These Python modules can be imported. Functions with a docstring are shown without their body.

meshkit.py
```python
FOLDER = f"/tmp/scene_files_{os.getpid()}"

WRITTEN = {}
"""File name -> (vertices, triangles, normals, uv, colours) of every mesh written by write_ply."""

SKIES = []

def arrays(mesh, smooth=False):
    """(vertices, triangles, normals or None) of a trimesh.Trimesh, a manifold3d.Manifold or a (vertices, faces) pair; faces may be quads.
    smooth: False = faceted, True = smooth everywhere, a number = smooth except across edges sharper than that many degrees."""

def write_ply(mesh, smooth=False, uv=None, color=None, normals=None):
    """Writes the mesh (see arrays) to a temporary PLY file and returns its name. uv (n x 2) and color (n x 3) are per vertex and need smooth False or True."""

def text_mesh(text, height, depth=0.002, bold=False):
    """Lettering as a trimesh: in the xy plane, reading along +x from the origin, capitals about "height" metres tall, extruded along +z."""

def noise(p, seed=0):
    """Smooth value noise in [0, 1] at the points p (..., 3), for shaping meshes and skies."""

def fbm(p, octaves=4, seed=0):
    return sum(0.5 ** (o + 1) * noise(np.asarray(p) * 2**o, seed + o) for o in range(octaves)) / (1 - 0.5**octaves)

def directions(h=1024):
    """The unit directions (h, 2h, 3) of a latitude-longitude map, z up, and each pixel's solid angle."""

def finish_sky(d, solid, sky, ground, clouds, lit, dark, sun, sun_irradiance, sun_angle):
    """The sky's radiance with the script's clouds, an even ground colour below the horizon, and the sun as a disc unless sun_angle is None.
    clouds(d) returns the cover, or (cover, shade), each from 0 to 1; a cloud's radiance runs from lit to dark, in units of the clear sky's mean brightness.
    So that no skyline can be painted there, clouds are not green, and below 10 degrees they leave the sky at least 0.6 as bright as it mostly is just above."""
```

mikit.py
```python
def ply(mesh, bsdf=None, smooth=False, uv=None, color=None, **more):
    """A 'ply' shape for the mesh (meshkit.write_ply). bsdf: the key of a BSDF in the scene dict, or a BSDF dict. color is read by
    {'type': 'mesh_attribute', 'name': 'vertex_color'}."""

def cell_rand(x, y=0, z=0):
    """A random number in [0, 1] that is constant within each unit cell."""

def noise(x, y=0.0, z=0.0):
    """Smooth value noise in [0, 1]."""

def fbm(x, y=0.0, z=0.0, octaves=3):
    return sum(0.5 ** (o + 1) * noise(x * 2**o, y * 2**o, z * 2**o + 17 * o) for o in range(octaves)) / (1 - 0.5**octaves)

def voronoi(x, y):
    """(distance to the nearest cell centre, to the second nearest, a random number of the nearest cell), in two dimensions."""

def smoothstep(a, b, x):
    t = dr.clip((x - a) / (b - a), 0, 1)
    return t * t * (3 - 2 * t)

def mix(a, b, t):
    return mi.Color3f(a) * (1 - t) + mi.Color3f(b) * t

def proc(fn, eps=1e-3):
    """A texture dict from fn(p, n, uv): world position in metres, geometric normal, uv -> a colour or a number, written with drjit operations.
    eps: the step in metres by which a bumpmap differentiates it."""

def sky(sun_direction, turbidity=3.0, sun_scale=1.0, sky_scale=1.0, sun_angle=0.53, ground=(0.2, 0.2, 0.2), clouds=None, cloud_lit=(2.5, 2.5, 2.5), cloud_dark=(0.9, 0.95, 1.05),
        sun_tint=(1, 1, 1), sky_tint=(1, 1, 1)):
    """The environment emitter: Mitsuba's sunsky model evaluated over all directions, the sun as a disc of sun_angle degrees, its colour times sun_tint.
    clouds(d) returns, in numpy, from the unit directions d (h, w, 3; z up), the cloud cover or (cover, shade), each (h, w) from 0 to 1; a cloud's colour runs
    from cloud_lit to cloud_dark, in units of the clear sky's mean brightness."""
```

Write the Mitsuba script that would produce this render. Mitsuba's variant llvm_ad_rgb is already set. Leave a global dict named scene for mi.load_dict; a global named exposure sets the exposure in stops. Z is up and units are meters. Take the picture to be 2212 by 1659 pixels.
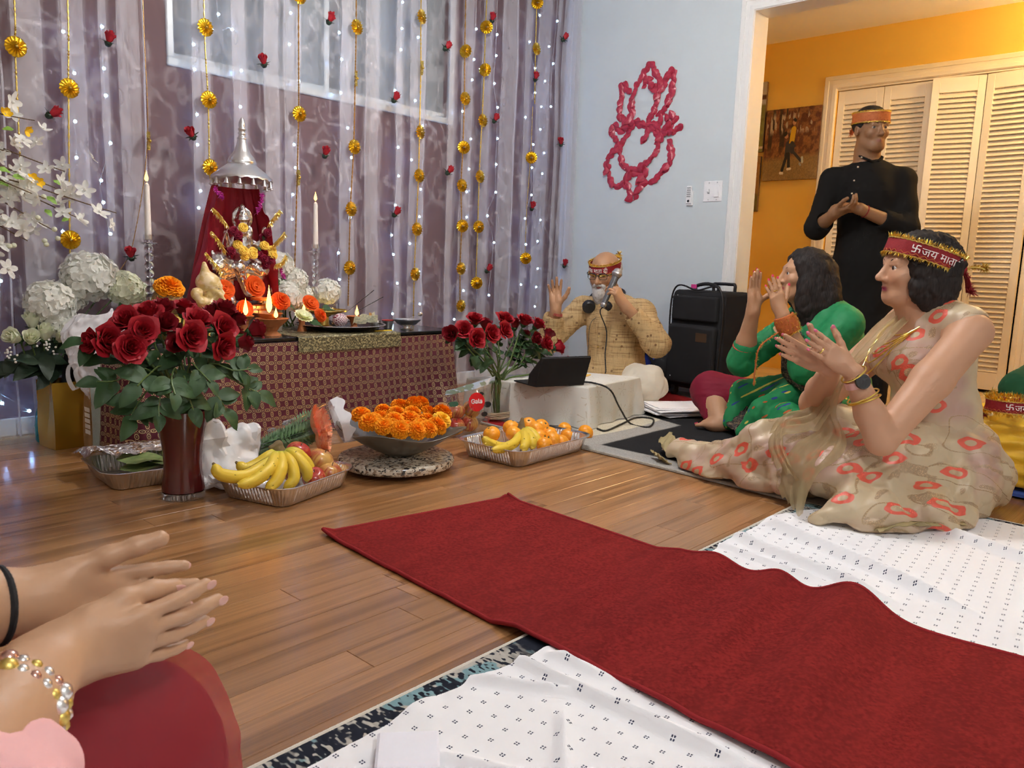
import math, random
import numpy as np
import trimesh, mitsuba as mi, mikit, meshkit
import drjit as dr
from shapely.geometry import Polygon, LineString, Point
from shapely.ops import unary_union

scene, labels = {}, {}
ST = mi.ScalarTransform4f
RNG = random.Random(7)

# ------------------------------------------------------------------ camera, lights, exposure
CAM = np.array([0.0, 0.0, 0.72])
CAM_R = np.array([0.6740, -0.7379, 0.0352])
CAM_U = np.array([0.0855, 0.1252, 0.9884])
CAM_F = np.array([0.7337, 0.6632, -0.1475])
scene['camera'] = {'type': 'thinlens', 'fov': 66.095, 'fov_axis': 'x', 'aperture_radius': 0.0009, 'focus_distance': 2.3,
                   'near_clip': 0.02, 'far_clip': 60.0,
                   'to_world': ST().look_at(origin=CAM.tolist(), target=(CAM + CAM_F).tolist(), up=CAM_U.tolist())}
exposure = 0.85
CEIL = 2.47                      # ceiling height of both rooms
# ceiling lamps (center, half size, radiance); their housings are built with the structure
LAMPS = [((2.15, 1.75), 0.15, (56.0, 55.6, 55.0), 'main'), ((0.45, -0.9), 0.15, (52.0, 52.3, 52.6), 'main')]
WARM_LAMP = ((5.45, 0.45, 2.28), 0.10, (90.0, 60.0, 25.0))
LED_COLOR = (9.0, 20.0, 42.0)
FLAME_COLOR = (7.5, 2.7, 0.34)
# ------------------------------------------------------------------ helpers
def nrm(v):
    v = np.asarray(v, float)
    return v / max(np.linalg.norm(v), 1e-12)

def numbered(name):
    if not any(k == name or k.startswith(name + '__') for k in list(scene) + list(labels)):
        return name
    i = NUM.get(name, 0) + 1
    while f'{name}_{i:03d}' in USED:
        i += 1
    NUM[name] = i
    return f'{name}_{i:03d}'
NUM, USED = {}, set()

def key_for(name):
    if name not in USED:
        USED.add(name)
        return name
    i = NUM.get(name, 0) + 1
    NUM[name] = i
    k = f'{name}_{i:03d}'
    USED.add(k)
    return k

def thing(name, label, cat, group=None, kind=None):
    """A thing whose parts follow under its key."""
    k = key_for(name)
    labels[k] = {'label': label, 'category': cat}
    if group: labels[k]['group'] = group
    if kind: labels[k]['kind'] = kind
    return k

def struct(name):
    k = key_for(name)
    labels[k] = {'kind': 'structure'}
    return k

def M4(loc=(0, 0, 0), R=None, s=1.0):
    m = np.eye(4)
    m[:3, :3] = (np.eye(3) if R is None else np.asarray(R)) * s
    m[:3, 3] = loc
    return m

def put(key, shape, m=None):
    """Write one entry; shape is a mikit.ply dict, m an optional 4x4."""
    scene[key] = shape if m is None else {**shape, 'to_world': ST(m.tolist() if hasattr(m, 'tolist') else m)}
    return key

def part(t, name, shape, m=None, label=None):
    k = put(key_for(f'{t}__{name}'), shape, m)
    if label: labels[k] = {'label': label}
    return k

def stuff(k):
    labels.setdefault(k, {})['kind'] = 'stuff'

def ply(mesh, bsdf, smooth=35, **kw):
    if isinstance(mesh, list): mesh = join(mesh)
    if ('uv' in kw or 'color' in kw) and smooth not in (False, True): smooth = True
    return mikit.ply(mesh, bsdf, smooth=smooth, **kw)

def vf(mesh):
    if hasattr(mesh, 'faces'): return np.asarray(mesh.vertices, float), np.asarray(mesh.faces)
    v, f = np.asarray(mesh[0], float), np.asarray(mesh[1])
    if f.shape[1] == 4: f = np.vstack([f[:, [0, 1, 2]], f[:, [0, 2, 3]]])
    return v, f

def join(ms):
    vs, fs, n = [], [], 0
    for m in ms:
        v, f = vf(m)
        vs.append(v); fs.append(f + n); n += len(v)
    return np.vstack(vs), np.vstack(fs)

def tr(mesh, loc=(0, 0, 0), R=None, s=1.0):
    v, f = vf(mesh)
    v = v * s
    if R is not None: v = v @ np.asarray(R).T
    return v + np.asarray(loc, float), f

def rotz(a): c, s = math.cos(a), math.sin(a); return np.array([[c, -s, 0], [s, c, 0], [0, 0, 1.0]])
def rotx(a): c, s = math.cos(a), math.sin(a); return np.array([[1.0, 0, 0], [0, c, -s], [0, s, c]])
def roty(a): c, s = math.cos(a), math.sin(a); return np.array([[c, 0, s], [0, 1.0, 0], [-s, 0, c]])
def frame(z, x=None):
    """Rotation whose columns are x, y, z with the given z (and x as near as can be)."""
    z = nrm(z)
    x = np.array([1.0, 0, 0]) if x is None else np.asarray(x, float)
    x = x - z * (x @ z)
    if np.linalg.norm(x) < 1e-6: x = np.cross([0, 1.0, 0], z)
    x = nrm(x)
    return np.stack([x, np.cross(z, x), z], 1)

def box(x0, x1, y0, y1, z0, z1):
    v = np.array([[x, y, z] for x in (x0, x1) for y in (y0, y1) for z in (z0, z1)], float)
    f = np.array([[0, 1, 3], [0, 3, 2], [4, 6, 7], [4, 7, 5], [0, 4, 5], [0, 5, 1], [2, 3, 7], [2, 7, 6], [0, 2, 6], [0, 6, 4], [1, 5, 7], [1, 7, 3]])
    return v, f

def cbox(x0, x1, y0, y1, z0, z1, b=0.003):
    """A box with its edges chamfered by b."""
    pts = []
    for x, sx in ((x0, 1), (x1, -1)):
        for y, sy in ((y0, 1), (y1, -1)):
            for z, sz in ((z0, 1), (z1, -1)):
                pts += [(x + sx * b, y + sy * b, z), (x + sx * b, y, z + sz * b), (x, y + sy * b, z + sz * b)]
    m = trimesh.convex.convex_hull(np.array(pts))
    return np.array(m.vertices), np.array(m.faces)

def grid(nu, nv, fn, closed_u=False):
    """A surface fn(U, V) -> (n, 3) over the unit square; returns (v, f), uv."""
    u = np.linspace(0, 1, nu + 1)[:-1] if closed_u else np.linspace(0, 1, nu)
    v = np.linspace(0, 1, nv)
    U, V = np.meshgrid(u, v, indexing='ij')
    P = fn(U.ravel(), V.ravel())
    i, j = np.meshgrid(np.arange(nu if closed_u else nu - 1), np.arange(nv - 1), indexing='ij')
    i, j = i.ravel(), j.ravel()
    i2 = (i + 1) % nu if closed_u else i + 1
    q = np.stack([i * nv + j, i2 * nv + j, i2 * nv + j + 1, i * nv + j + 1], 1)
    f = np.vstack([q[:, [0, 1, 2]], q[:, [0, 2, 3]]])
    return (np.asarray(P, float), f), np.stack([U.ravel(), V.ravel()], 1)

def slab(mesh, t):
    """Gives an open surface the thickness t (along its vertex normals), with a rim."""
    v, f = vf(mesh)
    m = trimesh.Trimesh(v, f, process=False)
    n = np.array(m.vertex_normals)
    e = np.sort(np.vstack([f[:, [0, 1]], f[:, [1, 2]], f[:, [2, 0]]]), axis=1)
    d = np.vstack([f[:, [0, 1]], f[:, [1, 2]], f[:, [2, 0]]])
    _, inv, cnt = np.unique(e, axis=0, return_inverse=True, return_counts=True)
    b = d[cnt[inv.ravel()] == 1]
    k = len(v)
    rim = np.vstack([np.stack([b[:, 1], b[:, 0], b[:, 0] + k], 1), np.stack([b[:, 1], b[:, 0] + k, b[:, 1] + k], 1)])
    return np.vstack([v, v - n * t]), np.vstack([f, f[:, ::-1] + k, rim])

def lathe(profile, n=32, squash=None):
    """Surface of revolution about z of the (r, z) profile."""
    p = np.asarray(profile, float)
    a = np.arange(n) * 2 * np.pi / n
    v = np.stack([np.outer(p[:, 0], np.cos(a)), np.outer(p[:, 0], np.sin(a)), np.repeat(p[:, 1:2], n, 1)], -1).reshape(-1, 3)
    i, j = np.meshgrid(np.arange(len(p) - 1), np.arange(n), indexing='ij')
    i, j = i.ravel(), j.ravel()
    q = np.stack([i * n + j, i * n + (j + 1) % n, (i + 1) * n + (j + 1) % n, (i + 1) * n + j], 1)
    return v, np.vstack([q[:, [0, 1, 2]], q[:, [0, 2, 3]]])

def spline(pts, n):
    """Catmull-Rom through the points, n samples."""
    p = np.asarray(pts, float)
    if len(p) < 3: return p[0] + (p[-1] - p[0]) * np.linspace(0, 1, n)[:, None]
    q = np.vstack([2 * p[0] - p[1], p, 2 * p[-1] - p[-2]])
    t = np.linspace(0, len(p) - 1 - 1e-9, n)
    i = t.astype(int); t = (t - i)[:, None]
    a, b, c, d = q[i], q[i + 1], q[i + 2], q[i + 3]
    return 0.5 * (2 * b + (c - a) * t + (2 * a - 5 * b + 4 * c - d) * t ** 2 + (3 * b - a - 3 * c + d) * t ** 3)

def tube(pts, r, sides=8, cap=True, flat=1.0):
    """A round tube along the points, radius r (number or one per point)."""
    p = np.asarray(pts, float)
    r = np.broadcast_to(np.asarray(r, float), (len(p),))
    t = np.gradient(p, axis=0); t /= np.linalg.norm(t, axis=1, keepdims=True) + 1e-12
    a = np.zeros_like(p)
    ref = np.array([0, 0, 1.0]) if abs(t[0, 2]) < 0.9 else np.array([1.0, 0, 0])
    for i in range(len(p)):
        x = ref - t[i] * (ref @ t[i]); x /= np.linalg.norm(x) + 1e-12
        a[i] = x; ref = x
    b = np.cross(t, a)
    g = np.arange(sides) * 2 * np.pi / sides
    v = (p[:, None] + r[:, None, None] * (np.cos(g)[None, :, None] * a[:, None] * flat + np.sin(g)[None, :, None] * b[:, None])).reshape(-1, 3)
    i, j = np.meshgrid(np.arange(len(p) - 1), np.arange(sides), indexing='ij')
    i, j = i.ravel(), j.ravel()
    q = np.stack([i * sides + j, i * sides + (j + 1) % sides, (i + 1) * sides + (j + 1) % sides, (i + 1) * sides + j], 1)
    f = np.vstack([q[:, [0, 1, 2]], q[:, [0, 2, 3]]])
    if cap:
        k = len(v)
        v = np.vstack([v, p[:1], p[-1:]])
        jj = np.arange(sides); e = (len(p) - 1) * sides
        f = np.vstack([f, np.stack([jj * 0 + k, (jj + 1) % sides, jj], 1), np.stack([jj * 0 + k + 1, e + jj, e + (jj + 1) % sides], 1)])
    return v, f

def ball(c, r, n=2):
    m = trimesh.creation.icosphere(n)
    return np.array(m.vertices) * r + np.asarray(c), np.array(m.faces)

def extrude(poly, h):
    ms = [trimesh.creation.extrude_polygon(g, h, engine='earcut') for g in getattr(poly, 'geoms', [poly]) if g.area > 1e-10]
    return join(ms)

# ---- signed-distance modelling: primitives blended, meshed by surface nets
def cap(a, b, ra, rb=None, k=0.012): return ('c', np.asarray(a, float), np.asarray(b, float), ra, ra if rb is None else rb, k)
def ell(c, r, R=None, k=0.012): return ('e', np.asarray(c, float), np.broadcast_to(np.asarray(r, float), (3,)), np.eye(3) if R is None else np.asarray(R), k)
def cut(p): return ('-', p)
def chain(pts, rs, k=0.012):
    return [cap(pts[i], pts[i + 1], rs[i], rs[i + 1], k) for i in range(len(pts) - 1)]

def bounds(p):
    if p[0] == '-': return bounds(p[1])
    if p[0] == 'c':
        r = max(p[3], p[4]); return np.minimum(p[1], p[2]) - r, np.maximum(p[1], p[2]) + r
    r = p[2].max(); return p[1] - r, p[1] + r

def blob(prims, h, clip=None):
    """Meshes the blend of the primitives with cells of h metres. clip: list of (point, normal): keeps the side the normal points away from."""
    lo = np.min([bounds(p)[0] for p in prims if p[0] != '-'], 0) - 3 * h
    hi = np.max([bounds(p)[1] for p in prims if p[0] != '-'], 0) + 3 * h
    n = np.ceil((hi - lo) / h).astype(int) + 1
    F = np.full(n, 0.04, np.float32)
    ax = [lo[i] + h * np.arange(n[i]) for i in range(3)]
    for p in prims:
        neg = p[0] == '-'
        if neg: p = p[1]
        k = p[-1]
        a, b = bounds(p)
        i0 = np.clip(((a - 0.6 * k - 2 * h - lo) / h).astype(int), 0, n - 1)
        i1 = np.clip(((b + 0.6 * k + 2 * h - lo) / h).astype(int) + 2, 1, n)
        if (i1 <= i0).any(): continue
        X, Y, Z = (ax[i][i0[i]:i1[i]].astype(np.float32).reshape([-1 if j == i else 1 for j in range(3)]) for i in range(3))
        if p[0] == 'c':
            d = p[2] - p[1]; L = max(d @ d, 1e-12)
            t = np.clip(((X - p[1][0]) * d[0] + (Y - p[1][1]) * d[1] + (Z - p[1][2]) * d[2]) / L, 0, 1)
            D = np.sqrt((X - p[1][0] - t * d[0]) ** 2 + (Y - p[1][1] - t * d[1]) ** 2 + (Z - p[1][2] - t * d[2]) ** 2) - (p[3] + (p[4] - p[3]) * t)
        else:
            x, y, z = X - p[1][0], Y - p[1][1], Z - p[1][2]
            R, r = p[3], p[2]
            q = [(R[0, i] * x + R[1, i] * y + R[2, i] * z) for i in range(3)]
            k0 = np.sqrt(sum((q[i] / r[i]) ** 2 for i in range(3)))
            k1 = np.sqrt(sum((q[i] / r[i] ** 2) ** 2 for i in range(3))) + 1e-6
            D = k0 * (k0 - 1) / k1
        S = F[i0[0]:i1[0], i0[1]:i1[1], i0[2]:i1[2]]
        if neg:
            hh = np.maximum(k - np.abs(S + D), 0) / max(k, 1e-6)
            S[...] = np.maximum(S, -D) + hh * hh * k * 0.25
        else:
            hh = np.maximum(k - np.abs(S - D), 0) / max(k, 1e-6)
            S[...] = np.minimum(S, D) - hh * hh * k * 0.25
    for pt, nn in clip or ():
        nn = nrm(nn)
        D = ((ax[0] - pt[0]) * nn[0]).reshape(-1, 1, 1) + ((ax[1] - pt[1]) * nn[1]).reshape(1, -1, 1) + ((ax[2] - pt[2]) * nn[2]).reshape(1, 1, -1)
        F = np.maximum(F, D.astype(np.float32))
    return surface_nets(F, lo, h)

def surface_nets(F, lo, h):
    S = F < 0
    n = np.array(F.shape)
    c = sum(S[i:n[0] - 1 + i, j:n[1] - 1 + j, k:n[2] - 1 + k].astype(np.int8) for i in (0, 1) for j in (0, 1) for k in (0, 1))
    act = np.argwhere((c > 0) & (c < 8))
    idx = np.full(n - 1, -1, np.int32)
    idx[act[:, 0], act[:, 1], act[:, 2]] = np.arange(len(act))
    corner = np.array([[i, j, k] for i in (0, 1) for j in (0, 1) for k in (0, 1)])
    val = np.stack([F[act[:, 0] + o[0], act[:, 1] + o[1], act[:, 2] + o[2]] for o in corner], 1)
    P, W = np.zeros((len(act), 3)), np.zeros(len(act))
    for a in range(8):
        for b in range(a + 1, 8):
            if np.abs(corner[a] - corner[b]).sum() != 1: continue
            x = (val[:, a] < 0) != (val[:, b] < 0)
            t = np.where(x, val[:, a] / np.where(x, val[:, a] - val[:, b], 1), 0)
            P += np.where(x[:, None], corner[a] + t[:, None] * (corner[b] - corner[a]), 0); W += x
    V = lo + h * (act + P / W[:, None])
    faces = []
    for axis in range(3):
        u, w = (axis + 1) % 3, (axis + 2) % 3
        A = S[tuple(slice(0, -1) if i == axis else slice(None) for i in range(3))]
        B = S[tuple(slice(1, None) if i == axis else slice(None) for i in range(3))]
        e = np.argwhere(A != B)
        e = e[(e[:, u] > 0) & (e[:, w] > 0) & (e[:, u] < n[u] - 1) & (e[:, w] < n[w] - 1)]
        inside = A[e[:, 0], e[:, 1], e[:, 2]]
        def at(du, dw):
            q = e.copy(); q[:, u] -= du; q[:, w] -= dw
            return idx[q[:, 0], q[:, 1], q[:, 2]]
        q = np.stack([at(1, 1), at(0, 1), at(0, 0), at(1, 0)], 1)
        q[~inside] = q[~inside][:, ::-1]
        faces.append(q[:, [0, 1, 2]]); faces.append(q[:, [0, 2, 3]])
    f = np.vstack(faces)
    f = f[(f >= 0).all(1)]
    return V, f

def smooth(mesh, it=4):
    v, f = vf(mesh)
    e = np.vstack([f[:, [0, 1]], f[:, [1, 2]], f[:, [2, 0]]])
    import scipy.sparse as sp
    A = sp.coo_matrix((np.ones(len(e) * 2), (np.r_[e[:, 0], e[:, 1]], np.r_[e[:, 1], e[:, 0]])), shape=(len(v),) * 2).tocsr()
    A.data[:] = 1
    d = np.maximum(np.asarray(A.sum(1)).ravel(), 1)[:, None]
    for i in range(it):
        v = v + 0.5 * (A @ v / d - v)
        v = v - 0.52 * (A @ v / d - v)
    return v, f

def vnormals(mesh):
    return meshkit.arrays(mesh, True)[2]

def displace(mesh, fn):
    """Moves vertices along their normals by fn(points, normals)."""
    v, f = vf(mesh)
    n = vnormals((v, f))
    return v + n * np.asarray(fn(v, n))[:, None], f

fb = meshkit.fbm
nz = meshkit.noise
# ------------------------------------------------------------------ materials
def rgb(c): return {'type': 'rgb', 'value': [float(x) for x in c]}
def srgb(r, g, b):
    c = np.array([r, g, b], float) / 255
    return tuple(np.where(c <= 0.04045, c / 12.92, ((c + 0.055) / 1.055) ** 2.4))
def mat(name, color, rough=0.5, spec=0.5, metal=0.0, bump=None, scale=1.0, **kw):
    col = mikit.proc(color) if callable(color) else ({'type': 'mesh_attribute', 'name': 'vertex_color'} if color == 'vertex' else rgb(color))
    b = {'type': 'principled', 'base_color': col, 'roughness': rough, 'specular': spec, 'metallic': metal, **kw}
    if bump is not None:
        b = {'type': 'bumpmap', 'arbitrary': mikit.proc(bump, eps=kw.get('eps', 1e-3)), 'scale': scale, 'bsdf': b}
    scene[name] = {'type': 'twosided', 'bsdf': b}
    return name
def thin(name, color, trans=1.0, rough=0.5, opacity=None):
    """Leaves, petals, cloth that lets light through."""
    b = {'type': 'principledthin', 'base_color': mikit.proc(color) if callable(color) else ({'type': 'mesh_attribute', 'name': 'vertex_color'} if color == 'vertex' else rgb(color)),
         'roughness': rough, 'diff_trans': trans, 'spec_trans': 0.0, 'eta': 1.4}
    if opacity is not None:
        b = {'type': 'mask', 'opacity': mikit.proc(opacity) if callable(opacity) else opacity, 'bsdf': b}
    scene[name] = b
    return name
N_, FB, SS, MX, VO, CR = mikit.noise, mikit.fbm, mikit.smoothstep, mikit.mix, mikit.voronoi, mikit.cell_rand

def wood_fn(p, n, uv):
    t, o = uv.x, uv.y * 37.0
    y = p.y + 0.010 * (N_(p.x * 2.2 + o, p.y * 9, o) - 0.5)
    g = N_(p.x * 1.9 + o, y * 62, o)
    fine = N_(p.x * 9, p.y * 420, o)
    cath = N_(p.x * 3.0 + o * 1.7, y * 26, 3.0)
    c = MX((0.205, 0.094, 0.033), (0.325, 0.160, 0.064), SS(0.22, 0.55, g * 0.6 + cath * 0.4))
    c = c * (0.82 + 0.25 * fine)
    return c * (0.88 + 0.26 * t)
mat('m_wood', wood_fn, rough=0.2, spec=0.5, clearcoat=0.35, clearcoat_gloss=0.9)
mat('m_subfloor', (0.05, 0.02, 0.008), 0.7)
mat('m_tile', lambda p, n, uv: MX((0.46, 0.33, 0.17), (0.62, 0.46, 0.25), FB(p.x * 4, p.y * 4, uv.x * 9)), 0.35)
mat('m_grout', (0.22, 0.15, 0.08), 0.8)
wall_tex = lambda p, n, uv: 0.0006 * FB(p.x * 130, p.y * 130, p.z * 130, octaves=2)
mat('m_wall_grey', (0.60, 0.665, 0.69), 0.75, 0.25, bump=wall_tex)
mat('m_wall_mauve', lambda p, n, uv: MX((0.105, 0.052, 0.054), (0.145, 0.078, 0.078), FB(p.x * 2, p.y, p.z * 2)), 0.8, 0.2)
mat('m_wall_yellow', (0.84, 0.53, 0.11), 0.7, 0.25, bump=wall_tex)
mat('m_wall_plain', (0.75, 0.75, 0.74), 0.8, 0.2)
mat('m_ceiling', (0.78, 0.77, 0.75), 0.9, 0.2)
mat('m_trim', (0.80, 0.80, 0.77), 0.35, 0.5)
mat('m_closet', (0.85, 0.74, 0.55), 0.4, 0.5)
mat('m_window_grey', (0.50, 0.53, 0.53), 0.3, 0.5)
mat('m_window_dark', (0.12, 0.125, 0.13), 0.2, 0.5)
mat('m_base_dark', (0.012, 0.012, 0.02), 0.4)
mat('m_plastic_white', (0.82, 0.83, 0.84), 0.35, 0.5)
mat('m_plastic_grey', (0.35, 0.37, 0.38), 0.4, 0.5)
mat('m_black', (0.006, 0.006, 0.007), 0.45, 0.4)
mat('m_black_soft', (0.010, 0.010, 0.011), 0.8, 0.3)
mat('m_black_gloss', (0.006, 0.006, 0.007), 0.12, 0.5)
mat('m_gold', (0.80, 0.60, 0.14), 0.22, 0.5, 1.0)
mat('m_gold_soft', (0.70, 0.52, 0.14), 0.38, 0.5, 0.9)
mat('m_gold_dark', (0.36, 0.19, 0.05), 0.4, 0.5, 0.7)
mat('m_silver', (0.83, 0.82, 0.80), 0.30, 0.5, 1.0)
mat('m_silver_bright', (0.90, 0.89, 0.87), 0.22, 0.5, 1.0)
mat('m_tinsel', (0.95, 0.74, 0.22), 0.14, 0.5, 1.0)
mat('m_foil', (0.80, 0.79, 0.78), 0.22, 0.5, 1.0, bump=lambda p, n, uv: 0.0012 * FB(p.x * 60, p.y * 60, p.z * 60), scale=1.0)
mat('m_white_paper', (0.80, 0.80, 0.82), 0.7, 0.2)
mat('m_white_cloth', (0.72, 0.70, 0.66), 0.8, 0.2)
mat('m_green_leaf', lambda p, n, uv: MX((0.012, 0.036, 0.010), (0.030, 0.074, 0.020), FB(p.x * 30, p.y * 30, p.z * 30)), 0.55, 0.35)
mat('m_green_dark', (0.012, 0.028, 0.012), 0.5)
mat('m_green_light', (0.20, 0.36, 0.05), 0.5)
mat('m_stem', (0.075, 0.125, 0.032), 0.5)
mat('m_stem_brown', (0.10, 0.060, 0.030), 0.7)
mat('m_rose', lambda p, n, uv: MX((0.22, 0.004, 0.010), (0.36, 0.010, 0.020), FB(p.x * 40, p.y * 40, p.z * 40)), 0.55, 0.3, sheen=0.4, sheen_tint=0.8)
mat('m_rose_dark', (0.17, 0.004, 0.010), 0.55, 0.3, sheen=0.3, sheen_tint=0.8)
mat('m_rose_cloth', (0.40, 0.018, 0.028), 0.6, 0.3)
thin('m_petal_white', (0.86, 0.86, 0.80), 0.6, 0.6)
thin('m_petal_cream', (0.82, 0.84, 0.66), 0.5, 0.6)
mat('m_petal_yellow', (0.85, 0.55, 0.03), 0.6, 0.2)
mat('m_marigold', lambda p, n, uv: MX((0.80, 0.24, 0.008), (0.95, 0.42, 0.012), FB(p.x * 90, p.y * 90, p.z * 90)), 0.65, 0.2)
mat('m_marigold_red', lambda p, n, uv: MX((0.62, 0.05, 0.006), (0.85, 0.14, 0.012), FB(p.x * 90, p.y * 90, p.z * 90)), 0.65, 0.2)
mat('m_flower_yellow', (0.88, 0.62, 0.10), 0.65, 0.2)
mat('m_flower_maroon', (0.16, 0.004, 0.020), 0.65, 0.2)
mat('m_flower_cream', (0.78, 0.80, 0.52), 0.65, 0.2)
scene['m_glass'] = {'type': 'dielectric', 'int_ior': 1.5, 'ext_ior': 1.0}
scene['m_glass_thin'] = {'type': 'thindielectric', 'int_ior': 1.5, 'ext_ior': 1.0}
# ------------------------------------------------------------------ the rooms
XR, YB, XF = 4.24, 3.45, 5.97            # grey wall, curtain wall, yellow wall of the far room
k = struct('floor'); put(k, ply(box(-2.2, 4.39, -2.6, YB + .1, -0.10, -0.012), 'm_subfloor', False))
PW = 0.0827
rr = random.Random(3)
row = 0
y = 1.14 + PW * 28
edges_y = [1.14 + PW * i for i in range(-22, 28)]
for iy, y0 in enumerate(edges_y):
    y1 = min(y0 + PW, YB)
    x = -0.9 - rr.random() * 0.8
    joints = [x]
    while x < 4.30:
        x += rr.uniform(0.75, 1.5) if y0 > 0.5 else rr.uniform(1.4, 2.2)
        joints.append(x)
    if abs(y0 - (1.14 - PW)) < 1e-6: joints = [-0.6, 0.8275, 1.9, 3.1, 4.4]
    for a, b in zip(joints[:-1], joints[1:]):
        a, b = max(a, -1.0), min(b, 4.31)
        if b - a < 0.05: continue
        m = cbox(a + .0003, b - .0003, y0 + .0003, y1 - .0003, -0.0119, 0.0, 0.0009)
        uv = np.tile([[rr.random(), rr.random()]], (len(m[0]), 1))
        part(k, 'plank', ply(m, 'm_wood', False, uv=uv))
# far room floor of square tiles
k = struct('floor'); put(k, ply(box(4.39, 6.6, -2.0, YB, -0.10, -0.006), 'm_grout', False))
for i in range(7):
    for j in range(13):
        x0, y0 = 4.39 + i * 0.305, -1.0 + j * 0.305
        m = cbox(x0 + .003, min(x0 + .302, 6.58), y0 + .003, y0 + .302, -0.0059, 0.001, 0.002)
        part(k, 'tile', ply(m, 'm_tile', False, uv=np.tile([[rr.random(), 0]], (len(m[0]), 1))))
# curtain wall with a window opening
WX0, WX1, WZ0, WZ1 = 1.60, 3.19, 1.545, 2.30
k = struct('wall_left')
put(k, ply([box(-2.2, WX0, YB, YB + .14, 0, CEIL), box(WX1, XR, YB, YB + .14, 0, CEIL), box(WX0, WX1, YB, YB + .14, 0, WZ0), box(WX0, WX1, YB, YB + .14, WZ1, CEIL)], 'm_wall_mauve', False))
k = struct('window_1')
put(k, ply(box(WX0, WX1, YB + .10, YB + .11, WZ0, WZ1), 'm_window_dark', False))
for nm, b in (('frame', (WX0 - .03, WX1 + .03, YB - .012, YB + .02, WZ0 - .035, WZ0)), ('frame', (WX0 - .03, WX1 + .03, YB - .012, YB + .02, WZ1, WZ1 + .035)),
              ('frame', (WX0 - .03, WX0, YB - .012, YB + .02, WZ0, WZ1)), ('frame', (WX1, WX1 + .03, YB - .012, YB + .02, WZ0, WZ1)),
              ('mullion', (2.37, 2.40, YB + .02, YB + .06, WZ0, WZ1)), ('sash', (WX0, WX1, YB + .03, YB + .06, WZ0, WZ0 + .03)), ('sash', (WX0, WX1, YB + .03, YB + .06, WZ1 - .03, WZ1))):
    part(k, nm, ply(cbox(*b, 0.004), 'm_window_grey', False))
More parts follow.
